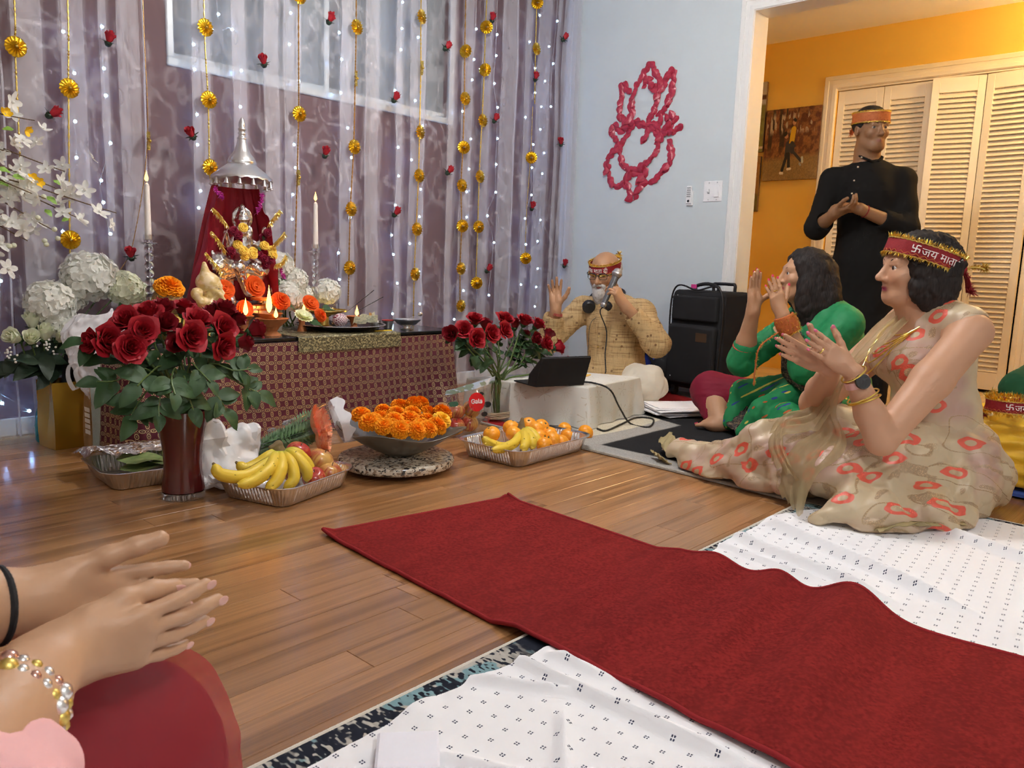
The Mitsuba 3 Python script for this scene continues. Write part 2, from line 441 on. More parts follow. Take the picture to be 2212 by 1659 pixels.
for i in range(10):   # the slats of a pale vertical blind behind the glass
    xs = WX0 + .09 + i * 0.157
    part(k, 'blind_slat', ply(tr(cbox(-.062, .062, -.0015, .0015, 0, WZ1 - WZ0 - .02, .001), (xs, YB + .085, WZ0 + .01), rotz(0.10)), 'm_window_grey', False))
scene['m_pane'] = {'type': 'mask', 'opacity': .55, 'bsdf': {'type': 'principledthin', 'base_color': rgb((.50, .52, .53)), 'roughness': .55, 'diff_trans': .8, 'eta': 1.4}}
k2 = part(k, 'pane', ply(box(WX0, WX1, YB + .045, YB + .0465, WZ0 + .02, WZ1 - .02), 'm_pane', False))
# grey wall with the wide doorway
DY1, DY0, DZ = 2.126, -0.42, 2.15
k = struct('wall_right')
put(k, ply([box(XR, XR + .15, DY1 + .018, YB, 0, CEIL), box(XR, XR + .15, DY0, DY1 + .018, DZ + .018, CEIL), box(XR, XR + .15, -2.6, DY0, 0, CEIL)], 'm_wall_grey', False))
k = struct('trim_1')    # casing and jamb of the doorway
prof = [(0, 0.085, 0.012), (0.004, 0.030, 0.020), (0.055, 0.081, 0.017)]
def casing(y_in, y_dir):
    return [cbox(XR - t, XR + .001, min(y_in + y_dir * a, y_in + y_dir * b), max(y_in + y_dir * a, y_in + y_dir * b), 0, DZ + b, .002) for a, b, t in prof]
put(k, ply(casing(DY1, 1) + casing(DY0, -1) + [cbox(XR - t, XR + .001, DY0 - b, DY1 + b, DZ + a, DZ + b, .002) for a, b, t in prof], 'm_trim', False))
part(k, 'jamb', ply(box(XR - .002, XR + .152, DY1, DY1 + .02, 0, DZ + .02), 'm_trim', False))
part(k, 'jamb', ply(box(XR - .002, XR + .152, DY0 - .02, DY0, 0, DZ + .02), 'm_trim', False))
part(k, 'jamb', ply(box(XR - .002, XR + .152, DY0 - .02, DY1 + .02, DZ, DZ + .02), 'm_trim', False))
k = struct('baseboard_right')
put(k, ply([cbox(XR - .014, XR, 2.211, YB, 0, .085, .003), cbox(XR - .009, XR, 2.211, YB, .08, .1, .003)], 'm_trim', False))
k = struct('baseboard_left')
put(k, ply(cbox(-1.5, XR - .02, YB - .014, YB, 0, .07, .003), 'm_trim', False))
k = struct('wall_back'); put(k, ply(box(-2.2, XR, -2.72, -2.6, 0, CEIL), 'm_wall_plain', False))
k = struct('wall_near'); put(k, ply(box(-2.32, -2.2, -2.6, YB, 0, CEIL), 'm_wall_plain', False))
k = struct('ceiling'); put(k, ply(box(-2.3, XR + .15, -2.7, YB + .1, CEIL, CEIL + .1), 'm_ceiling', False))
k = struct('ceiling'); put(k, ply(box(XR + .15, 6.7, -2.1, YB + .1, CEIL, CEIL + .1), 'm_ceiling', False))
# far room: yellow wall with the closet opening
CY0, CY1, CZ = 1.03, 2.312, 2.075
k = struct('wall_far')
put(k, ply([box(XF, XF + .12, CY1, YB, 0, CEIL), box(XF, XF + .12, CY0, CY1, CZ, CEIL), box(XF, XF + .12, -2.0, CY0, 0, CEIL)], 'm_wall_yellow', False))
k = struct('wall_side'); put(k, ply(box(XR + .15, 6.6, YB - .02, YB + .1, 0, CEIL), 'm_wall_yellow', False))
k = struct('wall_side'); put(k, ply(box(XR + .15, 6.6, -2.1, -2.0, 0, CEIL), 'm_wall_yellow', False))
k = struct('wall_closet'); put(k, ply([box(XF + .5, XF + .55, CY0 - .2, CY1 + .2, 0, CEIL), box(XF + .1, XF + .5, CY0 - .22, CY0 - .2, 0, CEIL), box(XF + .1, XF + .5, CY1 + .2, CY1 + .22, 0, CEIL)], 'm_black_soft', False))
k = struct('trim_2')
cas = []
for a, b, t in prof:
    a, b = a * 1.1, b * 1.1
    cas += [cbox(XF - t, XF, CY1 + a, CY1 + b, 0, CZ + b, .002), cbox(XF - t, XF, CY0 - b, CY0 - a, 0, CZ + b, .002), cbox(XF - t, XF, CY0 - b, CY1 + b, CZ + a, CZ + b, .002)]
put(k, ply(cas, 'm_closet', False))
part(k, 'track', ply(cbox(XF - .002, XF + .06, CY0, CY1, CZ - .012, CZ, .002), 'm_closet', False))
# four louvred bifold leaves
LW = (CY1 - CY0 - .012) / 4
slat = ply(tr(cbox(-.021, .021, -(LW / 2 - .047), LW / 2 - .047, -.0030, .0030, .0012), R=roty(math.radians(-52))), 'm_closet', False)
for i in range(4):
    yc = CY1 - .004 - LW * (i + .5)
    ang, xo = ((0, 0), (0, 0), (0.16, -.028), (-0.12, -.024))[i]
    base = M4((XF + .028 + xo, yc, 0), rotz(ang))
    k = struct(f'door_{i + 1}')
    h = LW / 2 - .002
    zb, zt = 0.022, CZ - .016
    for nm, b in (('stile', (-.014, .014, -h, -h + .046, zb, zt)), ('stile', (-.014, .014, h - .046, h, zb, zt)), ('rail', (-.014, .014, -h + .046, h - .046, zt - .095, zt)), ('rail', (-.014, .014, -h + .046, h - .046, zb, zb + .115))):
        part(k, nm, ply(cbox(*b, .0015), 'm_closet', False), base)
    z = zb + .135
    while z < zt - .11:
        part(k, 'slat', slat, base @ M4((0, 0, z)))
        z += .0325
# lamps on the ceilings
for i, (c, s, e, nm) in enumerate(LAMPS):
    t = thing('ceiling_lamp', ('white globe lamp hanging above the small cloth-covered table', 'white globe lamp hanging above the camera')[i], 'lamp')
    part(t, 'housing', ply(lathe([(.001, CEIL), (.07, CEIL), (.07, CEIL - .02), (.02, CEIL - .03), (.02, 2.24 + s * .95), (.001, 2.24 + s * .95)], 32), 'm_plastic_white'), M4((c[0], c[1], 0)))
    part(t, 'globe', {**ply(ball((c[0], c[1], 2.24), s, 3), 'm_plastic_white', True), 'emitter': {'type': 'area', 'radiance': rgb(e), 'sampling_weight': 40.0}})
t = thing('pendant_lamp', 'warm round pendant lamp hanging in the yellow room beside the closet', 'lamp')
c, r_, e = WARM_LAMP
part(t, 'globe', {**ply(ball(c, r_, 3), 'm_plastic_white', True), 'emitter': {'type': 'area', 'radiance': rgb(e), 'sampling_weight': 40.0}})
part(t, 'rod', ply(tube([(c[0], c[1], c[2] + r_ * .97), (c[0], c[1], CEIL)], .006), 'm_gold_soft'))
# ------------------------------------------------------------------ rugs, runner and sheet on the floor
def rug_mesh(x0, x1, y0, y1, z, t, n=(40, 40), wob=0.0):
    m, uv = grid(n[0], n[1], lambda u, v: np.stack([x0 + (x1 - x0) * u, y0 + (y1 - y0) * v, z + t + wob * (nz(np.stack([u * 9, v * 9, u * 0], 1)) - .5)], 1))
    return slab(m, t)
def area_rug(p, n, uv):
    f1 = FB(p.x * 130, p.y * 70, 1.0, octaves=2)
    big = FB(p.x * 7, p.y * 7, 5.0)
    c = MX((0.42, 0.40, 0.36), (0.18, 0.30, 0.33), SS(.48, .62, FB(p.x * 26, p.y * 30, 9.0)))
    dark = SS(.60 - .30 * SS(.5, .8, big), .66 - .24 * SS(.5, .8, big), N_(p.x * 210, p.y * 110, 3.0) * .6 + f1 * .4)
    dark = dr.maximum(dark, SS(1.03, 1.10, p.x + .06 * f1) * SS(1.7, 1.6, p.x))
    return MX(c, (0.012, 0.014, 0.022), dark)
mat('m_area_rug', area_rug, 0.95, 0.1, bump=lambda p, n, uv: .004 * N_(p.x * 230, p.y * 120, p.z * 100))
mat('m_rug_edge', (0.62, 0.58, 0.50), 0.9, 0.1)
k = thing('area_rug', 'mottled blue grey and black area rug with a cream edge under the white sheet', 'rug')
part(k, 'pile', ply(rug_mesh(-.2, 2.715, -1.9, .933, 0.0012, .010, (30, 30)), 'm_area_rug', False))
part(k, 'binding', ply([tube([(-.2, .938, .006), (2.72, .938, .006)], .0062, 6), tube([(2.72, .938, .006), (2.72, -1.9, .006)], .0062, 6)], 'm_rug_edge'), label='cream bound edge')

# white printed sheet
def sheet_fn(p, n, uv):
    sx, sy = uv.x / 0.0355, uv.y / 0.0355
    row = dr.floor(sy)
    fx = sx + dr.select(row - 2 * dr.floor(row / 2) > .5, 0.5, 0.0)
    a, b = fx - dr.floor(fx) - .5, sy - row - .5
    ax, ay = dr.abs(a), dr.abs(b)
    d = dr.maximum(dr.abs(ax - .062), dr.abs(ay - .062))
    return dr.select(d < .040, mi.Color3f(0.03, 0.035, 0.07), mi.Color3f(0.80, 0.805, 0.82))
mat('m_sheet', sheet_fn, 0.85, 0.15)
def sheet_pts(u, v):
    # v runs along the far edge direction (left to right), u from far edge to near
    x = 0.30 + 2.38 * v
    edge = np.interp(x, [.30, .60, .75, .90, 1.0, 1.08, 1.4, 1.75, 2.0, 2.30, 2.45, 2.68], [.865, .868, .884, .878, .862, .862, .885, .905, .915, .93, .90, .86])
    edge = edge + .014 * (nz(np.stack([x * 14, x * 0, x * 0], 1)) - .5)
    right = np.interp(x, [2.2, 2.68], [0, 1])
    edge = edge - right * 0.16
    y = edge * (1 - u) + (-1.7) * u
    z = 0.0135 + .004 * fb(np.stack([x * 6, y * 6, x * 0], 1), 3)
    def ridge(x0, y0, x1, y1, w, h):
        d = np.array([x1 - x0, y1 - y0]); L = np.hypot(*d); d /= L
        s = (x - x0) * d[0] + (y - y0) * d[1]; t = -(x - x0) * d[1] + (y - y0) * d[0]
        fade = np.clip(s / .05, 0, 1) * np.clip((L - s) / (.25 * L), 0, 1)
        return h * np.exp(-(t / w) ** 2) * fade
    z0 = z.copy()
    z += ridge(1.0, .90, 1.02, .35, .012, .020) + ridge(.88, .90, 1.0, .72, .010, .018) + ridge(.70, .80, .86, .45, .012, .012)
    z += ridge(1.06, .86, 1.16, .2, .012, .020) + ridge(.95, .72, .80, .60, .010, .012)
    z += ridge(1.93, .93, 1.80, .45, .014, .026) + ridge(2.12, .92, 1.86, .30, .014, .028) + ridge(2.55, .75, 2.10, -.2, .02, .024) + ridge(1.84, .93, 1.80, .6, .01, .014)
    z += .010 * np.clip(1 - u / .03, 0, 1) * fb(np.stack([x * 22, y * 22, x * 0 + 3], 1), 2)
    z += .006 * np.maximum(fb(np.stack([x * 14, y * 9, x * 0 + 7], 1), 3) - .5, 0)
    xl = 1.158 - .078 * (1.703 - y); xr = 1.7685 - .070 * (1.599 - y)
    inr = np.clip(np.minimum(x - xl + .02, xr + .02 - x) / .03, 0, 1)
    z = z * (1 - inr) + np.minimum(z, .0150) * inr
    return np.stack([x, y, z], 1)
m, uv = grid(420, 330, sheet_pts)
k = put(key_for('bed_sheet'), ply(m, 'm_sheet', True, uv=m[0][:, :2] @ rotz(.10)[:2, :2]))
labels[k] = {'label': 'crumpled white sheet with small navy four-dot print lying under the red runner', 'category': 'sheet'}

# red runner carpet with three humps
mat('m_runner', lambda p, n, uv: MX((0.100, 0.007, 0.007), (0.180, 0.014, 0.013), SS(.25, .8, FB(p.x * 190, p.y * 190, p.z * 190, octaves=2) * .7 + .3 * FB(p.x * 9, p.y * 30, 2.0))), 0.95, 0.1, sheen=0.4, sheen_tint=0.7,
    bump=lambda p, n, uv: .0035 * FB(p.x * 260, p.y * 260, p.z * 260, octaves=2))
mat('m_runner_edge', (0.22, 0.016, 0.019), 0.85, 0.15)
def runner_pts(u, v, lift=0.0):
    y = 1.703 - .104 * v - 2.6 * u
    xl = 1.158 - .078 * (1.703 - y) ; xr = 1.7685 - .070 * (1.599 - y)
    x = xl + (xr - xl) * v
    under = np.clip((1.03 - y) / .07, 0, 1)
    z = .0065 + .0165 * under
    def hump(yc, w, h, tilt, vf):
        # ridge line falls from the right edge towards the near left
        yy = yc - tilt * (1 - v)
        return h * np.exp(-((y - yy) / w) ** 2) * np.clip(.10 + .90 * v ** vf, 0, 1)
    z = z + hump(.855, .055, .020, .05, .8) + hump(.690, .050, .028, .06, .8) + hump(.520, .070, .052, .09, .7) + hump(.18, .12, .012, .1, 1)
    z = z + .010 * np.clip(1 - v / .05, 0, 1) * np.clip(1 - u / .03, 0, 1) + .012 * np.clip(1 - (1 - v) / .05, 0, 1) * np.clip(1 - u / .02, 0, 1)
    z = z + .003 * nz(np.stack([y * 22, v * 3, v * 0], 1)) * np.clip(1 - v / .12, 0, 1)
    return np.stack([x, y, z + lift], 1)
m, uv = grid(360, 90, runner_pts)
k = thing('runner_carpet', 'long plain red runner carpet with humps crossing the floor', 'carpet')
part(k, 'pile', ply(slab((m[0], m[1][:, ::-1]) if vnormals(m)[0][2] < 0 else m, .005), 'm_runner', 40))
def edge_line(us, vs): return runner_pts(us, vs) + np.array([0, 0, -.0015])
s = np.linspace(0, 1, 300); o = np.ones_like(s)
part(k, 'binding', ply(tube(edge_line(s, o * 0), .0052, 7), 'm_runner_edge', 60))
part(k, 'binding', ply(tube(edge_line(s, o), .0052, 7), 'm_runner_edge', 60))
part(k, 'binding', ply(tube(edge_line(o[:60] * 0, s[:300:5]), .0052, 7), 'm_runner_edge', 60))

# grey felt rug with large black, red and cream shapes under the seated people
def felt(p, n, uv):
    x, y = p.x, p.y
    s = .75 + .5 * FB(x * 240, y * 240, 1.0, octaves=2)
    c = mi.Color3f(0.30, 0.29, 0.27) * s
    e = .025 * (FB(x * 3, y * 3, 4.0) - .5)
    blk = SS(-.01, .01, 1.835 + e - y + .02 * (x - 2.6)) * SS(-.01, .01, x - 2.585) * SS(-.01, .01, y - 1.16 - .25 * (x - 2.6)) 
    blk2 = SS(-.01, .01, x - 3.22 - .35 * (y - 1.84)) * SS(-.01, .01, 2.16 + e - y) * SS(-.01, .01, y - 1.8)
    blk = dr.maximum(blk, blk2)
    cream = SS(.01, -.01, dr.sqrt(dr.square((x - 2.95) / .40) + dr.square((y - 2.02) / .075)) - 1.0)
    red = SS(-.01, .01, y - 2.14 - .25 * (4.0 - x)) * SS(-.01, .01, x - 3.1) * SS(-.01, .01, 4.10 - x - .5 * (2.45 - y)) * SS(.01, -.01, y - 2.50)
    red = dr.maximum(red, SS(-.01, .01, y - 1.97) * SS(.01, -.01, x - 2.62))
    c = MX(c, mi.Color3f(0.50, 0.46, 0.36) * s, cream)
    c = MX(c, mi.Color3f(0.013, 0.013, 0.014) * s, blk)
    return MX(c, mi.Color3f(0.22, 0.014, 0.014) * s, red)
mat('m_felt', felt, 0.95, 0.1, bump=lambda p, n, uv: .002 * FB(p.x * 300, p.y * 300, 0, octaves=2))
mat('m_felt_edge', lambda p, n, uv: mi.Color3f(.36, .35, .31) * (.75 + .5 * N_(p.x * 300, p.y * 300, p.z * 300)), 0.95, 0.1)
def felt_pts(u, v):
    y = .62 + 1.86 * v; x0 = 2.44 + .065 * (y - .92)
    return np.stack([x0 + (4.17 - x0) * u, y, .0125 + 0 * u], 1)
m, _ = grid(20, 30, felt_pts)
k = thing('felt_rug', 'grey felt rug with large black red and cream shapes under the small table', 'rug')
part(k, 'pile', ply(slab(m, .011), 'm_felt', False))
part(k, 'binding', ply(tube([(2.44 + .065 * (y - .92), y, .0065) for y in (.62, 1.2, 1.8, 2.48)], .0064, 6), 'm_felt_edge'))

# multicoloured quilt at the right edge
def quilt(p, n, uv):
    d, d2, r = VO(p.x * 13 + .8 * N_(p.x * 20, p.y * 20, 0), p.y * 13)
    big, _, rb = VO(p.x * 4.1, p.y * 4.1)
    c = dr.select(r < .25, mi.Color3f(.66, .42, .06), dr.select(r < .45, mi.Color3f(.05, .10, .36), dr.select(r < .65, mi.Color3f(.10, .17, .08), mi.Color3f(.24, .012, .03))))
    c = dr.select(big < .33, mi.Color3f(.24, .012, .03), c)
    return MX(c, (.45, .36, .12), SS(.05, .02, d2 - d))
mat('m_quilt', quilt, 0.85, 0.2)
def quilt_pts(u, v):
    x = 2.93 + 1.2 * u + .19 * v; y = -.35 + 1.02 * v - .0 * u
    return np.stack([x, y, .012 + .012 * fb(np.stack([x * 6, y * 6, x * 0], 1), 2)], 1)
m, _ = grid(50, 50, quilt_pts)
k = put(key_for('quilt'), ply(slab(m, .010), 'm_quilt', 40)); labels[k] = {'label': 'patchwork quilt of red blue green and yellow flowers at the right edge', 'category': 'quilt'}
# ------------------------------------------------------------------ flowers and leaves, shared meshes
def petal_patch(nu, nv, fn):
    return grid(nu, nv, lambda u, v: fn(2 * u - 1, v))[0]

def rose_bloom(R, H, n=16, seed=0, open_=1.0, nu=7, nv=6):
    r = random.Random(seed); ms = []
    for i in range(n):
        f = i / (n - 1)
        ri = R * (.10 + .72 * f ** .85); hi = H * (1.0 - .22 * f * f) * r.uniform(.94, 1.05)
        a0 = i * 2.4 + r.uniform(-.2, .2); half = 1.55 - .55 * f
        fl = R * .34 * f * open_ * r.uniform(.7, 1.2); ph = r.uniform(0, 6)
        def fn(U, V):
            th = a0 + U * half * (.25 + .75 * np.sin(np.pi * np.clip(V * .62 + .12, 0, 1)))
            rad = ri * (.35 + .65 * V ** .55) + fl * V ** 3 + .004 * R / .03 * np.sin(U * 5 + ph) * V * f * .3
            z = hi * (V - .20 * np.abs(U) ** 2.2 * V) - hi * .22 * f * open_ * V ** 5
            tip = np.exp(-(U / .35) ** 2) * V ** 4
            return np.stack([(rad + tip * fl * .5) * np.cos(th), (rad + tip * fl * .5) * np.sin(th), z], 1)
        ms.append(petal_patch(nu, nv, fn))
    return join(ms)

def leaf_mesh(L, W, bend=.25, fold=.25, nu=5, nv=8, serr=0.0):
    """A leaf from the origin along +x, facing +z."""
    def fn(U, V):
        w = W * .5 * np.sin(np.pi * np.clip(V, 0, 1) ** .75) ** .8 * (1 + serr * np.sin(V * 40))
        x = L * V
        y = U * w
        z = -bend * L * V * V + fold * np.abs(U) * w - .04 * L * np.sin(V * 9) * np.abs(U)
        return np.stack([x, y, z], 1)
    return petal_patch(nu, nv, fn)

def pom(R, rings, per, pl, pw, dome=.62, seed=0, ruff=.25):
    """A flower head of many small petals on a dome: marigold, chrysanthemum."""
    r = random.Random(seed); ms = []
    for k in range(rings):
        phi = (k + .5) / rings * math.pi * .62
        m = max(3, int(per * math.sin(phi) + 2))
        for j in range(m):
            th = (j + r.random() * .6) / m * 2 * math.pi
            d = np.array([math.sin(phi) * math.cos(th), math.sin(phi) * math.sin(th), math.cos(phi) * dome])
            c = d * R * .70
            z = nrm(d + np.array([0, 0, .25])); F = frame(z, np.cross([0, 0, 1.0], z) + 1e-3)
            s = r.uniform(.8, 1.2)
            def fn(U, V):
                return np.stack([U * pw * s * (.5 + .6 * V), -pl * .55 * V ** 2 * (.3 + .7 * math.sin(phi)) + ruff * pw * np.sin(U * 6 + k) * V, pl * s * (V - .12 * U * U * V)], 1)
            ms.append(tr(petal_patch(4, 3, fn), c, F))
    ms.append(tr(ball((0, 0, 0), R * .72, 2), s=1.0))
    v, f = ms[-1]; v[:, 2] *= dome; ms[-1] = (v, f)
    return join(ms)

def daisy(R, n, layers=2, pw=.35, cup=.25, seed=0):
    r = random.Random(seed); ms = []
    for k in range(layers):
        for j in range(n):
            th = (j + .5 * k + r.uniform(-.15, .15)) / n * 2 * math.pi
            L = R * (1 - .22 * k)
            m = petal_patch(4, 5, lambda U, V: np.stack([L * (.12 + .88 * V), U * L * pw * np.sin(np.pi * np.clip(V * .8 + .12, 0, 1)) ** .7, cup * L * V * V * (1 + k) - .12 * L * V ** 4 + .002 * k + .05 * L * U * U], 1))
            ms.append(tr(m, R=rotz(th)))
    return join(ms)

def floret(R, n=4, cup=.15, pw=.42):
    return daisy(R, n, 1, pw, cup)

def snowball(R, n, fr, seed=0, squash=.9):
    """A hydrangea head of four-petalled florets."""
    r = random.Random(seed); base = floret(fr, 4, .25, .45); ms = []
    g = math.pi * (3 - math.sqrt(5))
    for i in range(n):
        z = 1 - 1.75 * (i + .5) / n; q = math.sqrt(max(0, 1 - z * z)); th = i * g
        d = np.array([q * math.cos(th), q * math.sin(th), z])
        d = nrm(d + np.array([r.uniform(-.15, .15) for _ in range(3)]))
        ms.append(tr(base, d * R * np.array([1, 1, squash]) * r.uniform(.9, 1.05), frame(d, [r.uniform(-1, 1) for _ in range(3)]), r.uniform(.8, 1.2)))
    ms.append(tr(ball((0, 0, 0), R * .86, 2)))
    return join(ms)

ROSE = [ply(rose_bloom(.034, .050, 17, s, 1.0), 'm_rose', True) for s in (1, 2, 3)]
ROSE_D = [ply(rose_bloom(.032, .054, 15, s + 5, .7), 'm_rose_dark', True) for s in (1, 2)]
ROSE_BUD = [ply(rose_bloom(.021, .046, 9, s + 20, .55, 6, 5), 'm_rose_cloth', True) for s in (1, 2, 3)]
def calyx_mesh(r, h):
    ms = [lathe([(.002, -h * .7), (r * .35, -h * .6), (r * .55, -h * .2), (r * .62, .002), (r * .3, .004)], 10)]
    for j in range(5):
        ms.append(tr(leaf_mesh(h * 1.5, r * .5, .25, .1, 3, 5), (0, 0, -h * .2), rotz(j * 1.2566) @ roty(-.5)))
    return join(ms)
CALYX = ply(calyx_mesh(.021, .016), 'm_green_leaf', True)
CALYX_B = ply(calyx_mesh(.022, .020), 'm_green_dark', True)
LEAF = [ply(leaf_mesh(.058, .036, .18, .22, serr=.02), 'm_green_leaf', True), ply(leaf_mesh(.068, .040, .30, .15, serr=.02), 'm_green_leaf', True), ply(leaf_mesh(.048, .029, .1, .3, serr=.02), 'm_green_leaf', True)]
# ------------------------------------------------------------------ sheer curtain, fairy lights, gold garlands, rose heads
scene['m_sheer'] = {'type': 'mask', 'opacity': mikit.proc(lambda p, n, uv: uv.x), 'bsdf': {'type': 'principledthin', 'base_color': rgb((0.86, 0.84, 0.88)), 'roughness': .28, 'diff_trans': .55, 'spec_trans': 0.0, 'eta': 1.5}}
def weave(P, band):
    """Opacity of the cloth: the pleats are gathered denser, creases show as whitish lines."""
    x, z = P[:, 0], P[:, 2]
    cr = np.abs(fb(np.stack([x * 10, z * 5.5, P[:, 1] * 12], 1), 3) - .5)
    c2 = np.abs(nz(np.stack([x * 20 + 3 * nz(np.stack([x * 5, z * 9, x * 0], 1)), z * 12, x * 0 + 3], 1)) - .5)
    patch = np.clip((nz(np.stack([x * 3, z * 4, x * 0 + 8], 1)) - .4) / .3, 0, 1)
    o = np.where(band, .22, .065) + .16 * np.clip(1 - cr / .045, 0, 1) * np.where(band, .6, 1.2) + .34 * np.clip(1 - c2 / .06, 0, 1) * patch
    return np.repeat(np.clip(o, 0, .8)[:, None], 2, 1)
thin('m_sheer_hem', (0.88, 0.87, 0.9), 0.9, 0.35, 0.62)

PANELS = [  # left edge, right edge, pleat bands (from, to)
    (0.30, 0.93, [(.38, .50), (.66, .76)]),
    (0.93, 1.44, [(.975, 1.075), (1.135, 1.215), (1.275, 1.305), (1.34, 1.42)]),
    (1.44, 2.165, [(1.64, 1.715), (1.82, 1.885), (1.98, 2.055), (2.08, 2.155)]),
    (2.165, 2.945, [(2.39, 2.475), (2.545, 2.63), (2.735, 2.775), (2.83, 2.935)]),
    (2.945, 3.665, [(3.115, 3.165), (3.215, 3.305), (3.375, 3.45), (3.53, 3.655)]),
    (3.665, 4.17, [(3.745, 3.80), (3.86, 3.985), (4.04, 4.075), (4.10, 4.16)]),
]
for pi, (xa, xb, bands) in enumerate(PANELS):
    path = [(xa, 0)]
    for a, b in bands:
        path += [(b, 0), (b + .002, .5), (a, 1), (a - .002, 1.5), (b + .012, 2)]
    path.append((xb, 0))
    pts = []
    for (p0, p1) in zip(path[:-1], path[1:]):
        n = max(2, int(abs(p1[0] - p0[0]) / .009) + 1)
        for t in np.linspace(0, 1, n)[:-1]:
            pts.append((p0[0] + (p1[0] - p0[0]) * t, p0[1] + (p1[1] - p0[1]) * t))
    pts.append(path[-1])
    pts = np.array(pts); nu = len(pts)
    pts[:, 1] = np.clip(pts[:, 1], 0, 2)
    nv = 230
    def fn(u, v):
        i = np.rint(u * (nu - 1)).astype(int)
        x, lay = pts[i, 0], pts[i, 1]
        z = 2.44 - 2.43 * v
        sway = .030 * (fb(np.stack([x * 5 + pi * 9, z * 1.6, x * 0], 1), 2) - .5) * (1 - .3 * v)
        y = 3.372 - .007 * lay + .022 * (fb(np.stack([x * 7, z * 1.5, x * 0 + pi], 1), 3) - .5)
        y = y + .016 * (fb(np.stack([x * 13, z * 9, lay * 3 + pi * 5], 1), 3) - .5)
        return np.stack([x + sway, y, z], 1)
    m, _ = grid(nu, nv, fn)
    t = thing('sheer_curtain', ['white sheer curtain panel at the left edge behind the white blossoms', 'white sheer curtain panel behind the white flowers and the gift bags', 'white sheer curtain panel behind the silver umbrella',
                                'white sheer curtain panel behind the right candlestick', 'white sheer curtain panel behind the right rose bouquet', 'white sheer curtain panel at the corner with the grey wall'][pi], 'curtain')
    X0 = np.repeat(pts[:, 0], nv); L0 = np.repeat(pts[:, 1], nv)
    inb = np.zeros(len(X0), bool)
    for a, b in bands: inb |= (X0 > a - .004) & (X0 < b + .004)
    part(t, 'cloth', ply(m, 'm_sheer', True, uv=weave(m[0], inb)))
    zz = np.linspace(2.44, .01, 60); kk = np.rint(np.linspace(0, nv - 1, 60)).astype(int)
    e = m[0].reshape(nu, nv, 3)[-1][kk]
    part(t, 'hem', ply(tube(e, .004, 5), 'm_sheer_hem'))
t = thing('curtain_rod', 'white curtain rod above the sheer curtains', 'curtain rod')
put(t, ply(tube([(.1, 3.385, 2.452), (4.22, 3.385, 2.452)], .010, 10), 'm_plastic_white'))
k = key_for('corner_drape'); labels[k] = {'label': 'gathered grey sheer drape in the corner beside the grey wall', 'category': 'curtain'}
def drape(u, v):
    z = 2.44 - 2.43 * v
    x = 4.165 + .055 * u + .012 * np.sin(z * 2.2 + 1) * (1 - u); y = 3.375 - .05 * u + .022 * np.sin(u * 19 + z * .8) 
    return np.stack([x, y, z], 1)
m = grid(60, 90, drape)[0]; put(k, ply(m, 'm_sheer', True, uv=weave(m[0], np.ones(len(m[0]), bool)) * 1.2))

# fairy lights: each wire and its lamps is one string
LED = [
 [(1.155, 1.54), (1.188, 1.396), (1.183, 1.216), (1.182, 1.08), (1.12, .793)],
 [(1.296, 1.59), (1.297, 1.435), (1.3, 1.333), (1.311, 1.152), (1.27, 1.002), (1.275, .917), (1.297, .794)],
 [(1.665, 1.606), (1.667, 1.505), (1.673, 1.32), (1.672, 1.194), (1.681, 1.0), (1.671, .926)],
 [(1.78, 1.755), (1.842, 1.707), (1.883, 1.542), (1.876, 1.386), (1.873, 1.229)],
 [(2.136, 1.848), (2.128, 1.708), (2.179, 1.553), (2.15, 1.258), (2.156, 1.152), (2.141, 1.025), (2.137, .909), (2.144, .791)],
 [(2.406, 1.823), (2.421, 1.701), (2.416, 1.542), (2.458, 1.38), (2.482, 1.239), (2.477, 1.08), (2.475, .939), (2.405, .758), (2.411, .623)],
 [(2.801, 2.065), (2.799, 1.934), (2.794, 1.827), (2.757, 1.615), (2.785, 1.329), (2.79, 1.18), (2.771, 1.025), (2.748, .865), (2.762, .762), (2.791, .607), (2.761, .441)],
 [(2.911, 1.915), (2.898, 1.588), (2.954, 1.464), (2.879, 1.275), (2.949, 1.125), (2.943, .976), (2.875, .826), (2.946, .673), (2.957, .492)],
 [(3.346, 2.059), (3.334, 1.89), (3.324, 1.776), (3.253, 1.59), (3.325, 1.446), (3.317, 1.275), (3.303, 1.144), (3.308, .999), (3.296, .704), (3.297, .568), (3.227, .398)],
 [(3.519, 2.068), (3.517, 1.949), (3.509, 1.79), (3.543, 1.659), (3.551, 1.48), (3.546, 1.328), (3.55, 1.164), (3.484, 1.019), (3.548, .862), (3.517, .54)],
 [(3.808, 2.091), (3.87, 1.949), (3.878, 1.803), (3.795, 1.642), (3.88, 1.489), (3.875, 1.346), (3.88, 1.177), (3.826, 1.026), (3.844, .864), (3.847, .749), (3.81, .607)],
 [(3.894, 2.266), (3.995, 2.105), (3.968, 1.89), (3.941, 1.73), (3.941, 1.591), (3.987, 1.451), (3.977, 1.32), (3.977, 1.027), (3.957, .889), (3.968, .713), (3.961, .593), (3.955, .465)],
 [(4.066, 2.274), (4.043, 2.011), (4.037, 1.746)],
 [(.90, .60), (.86, .42), (.91, .26), (.88, .14), (.97, .10), (.80, .22), (.78, .10)]]
LED_AT = ['left of the white blossom branch', 'behind the left candle', 'just left of the silver umbrella', 'above the silver umbrella', 'between the umbrella and the right candle', 'just right of the right candle',
          'left of the longest gold garland', 'beside the longest gold garland', 'left of the twin gold garlands', 'right of the twin gold garlands', 'above the raised hand of the old man', 'second from the corner of the room', 'nearest the corner of the room, short', 'low at the left, near the floor']
mat('m_wire', (.55, .57, .6), .4)
bulb = ply(trimesh.creation.icosphere(1, radius=.0068), 'm_plastic_white', True)
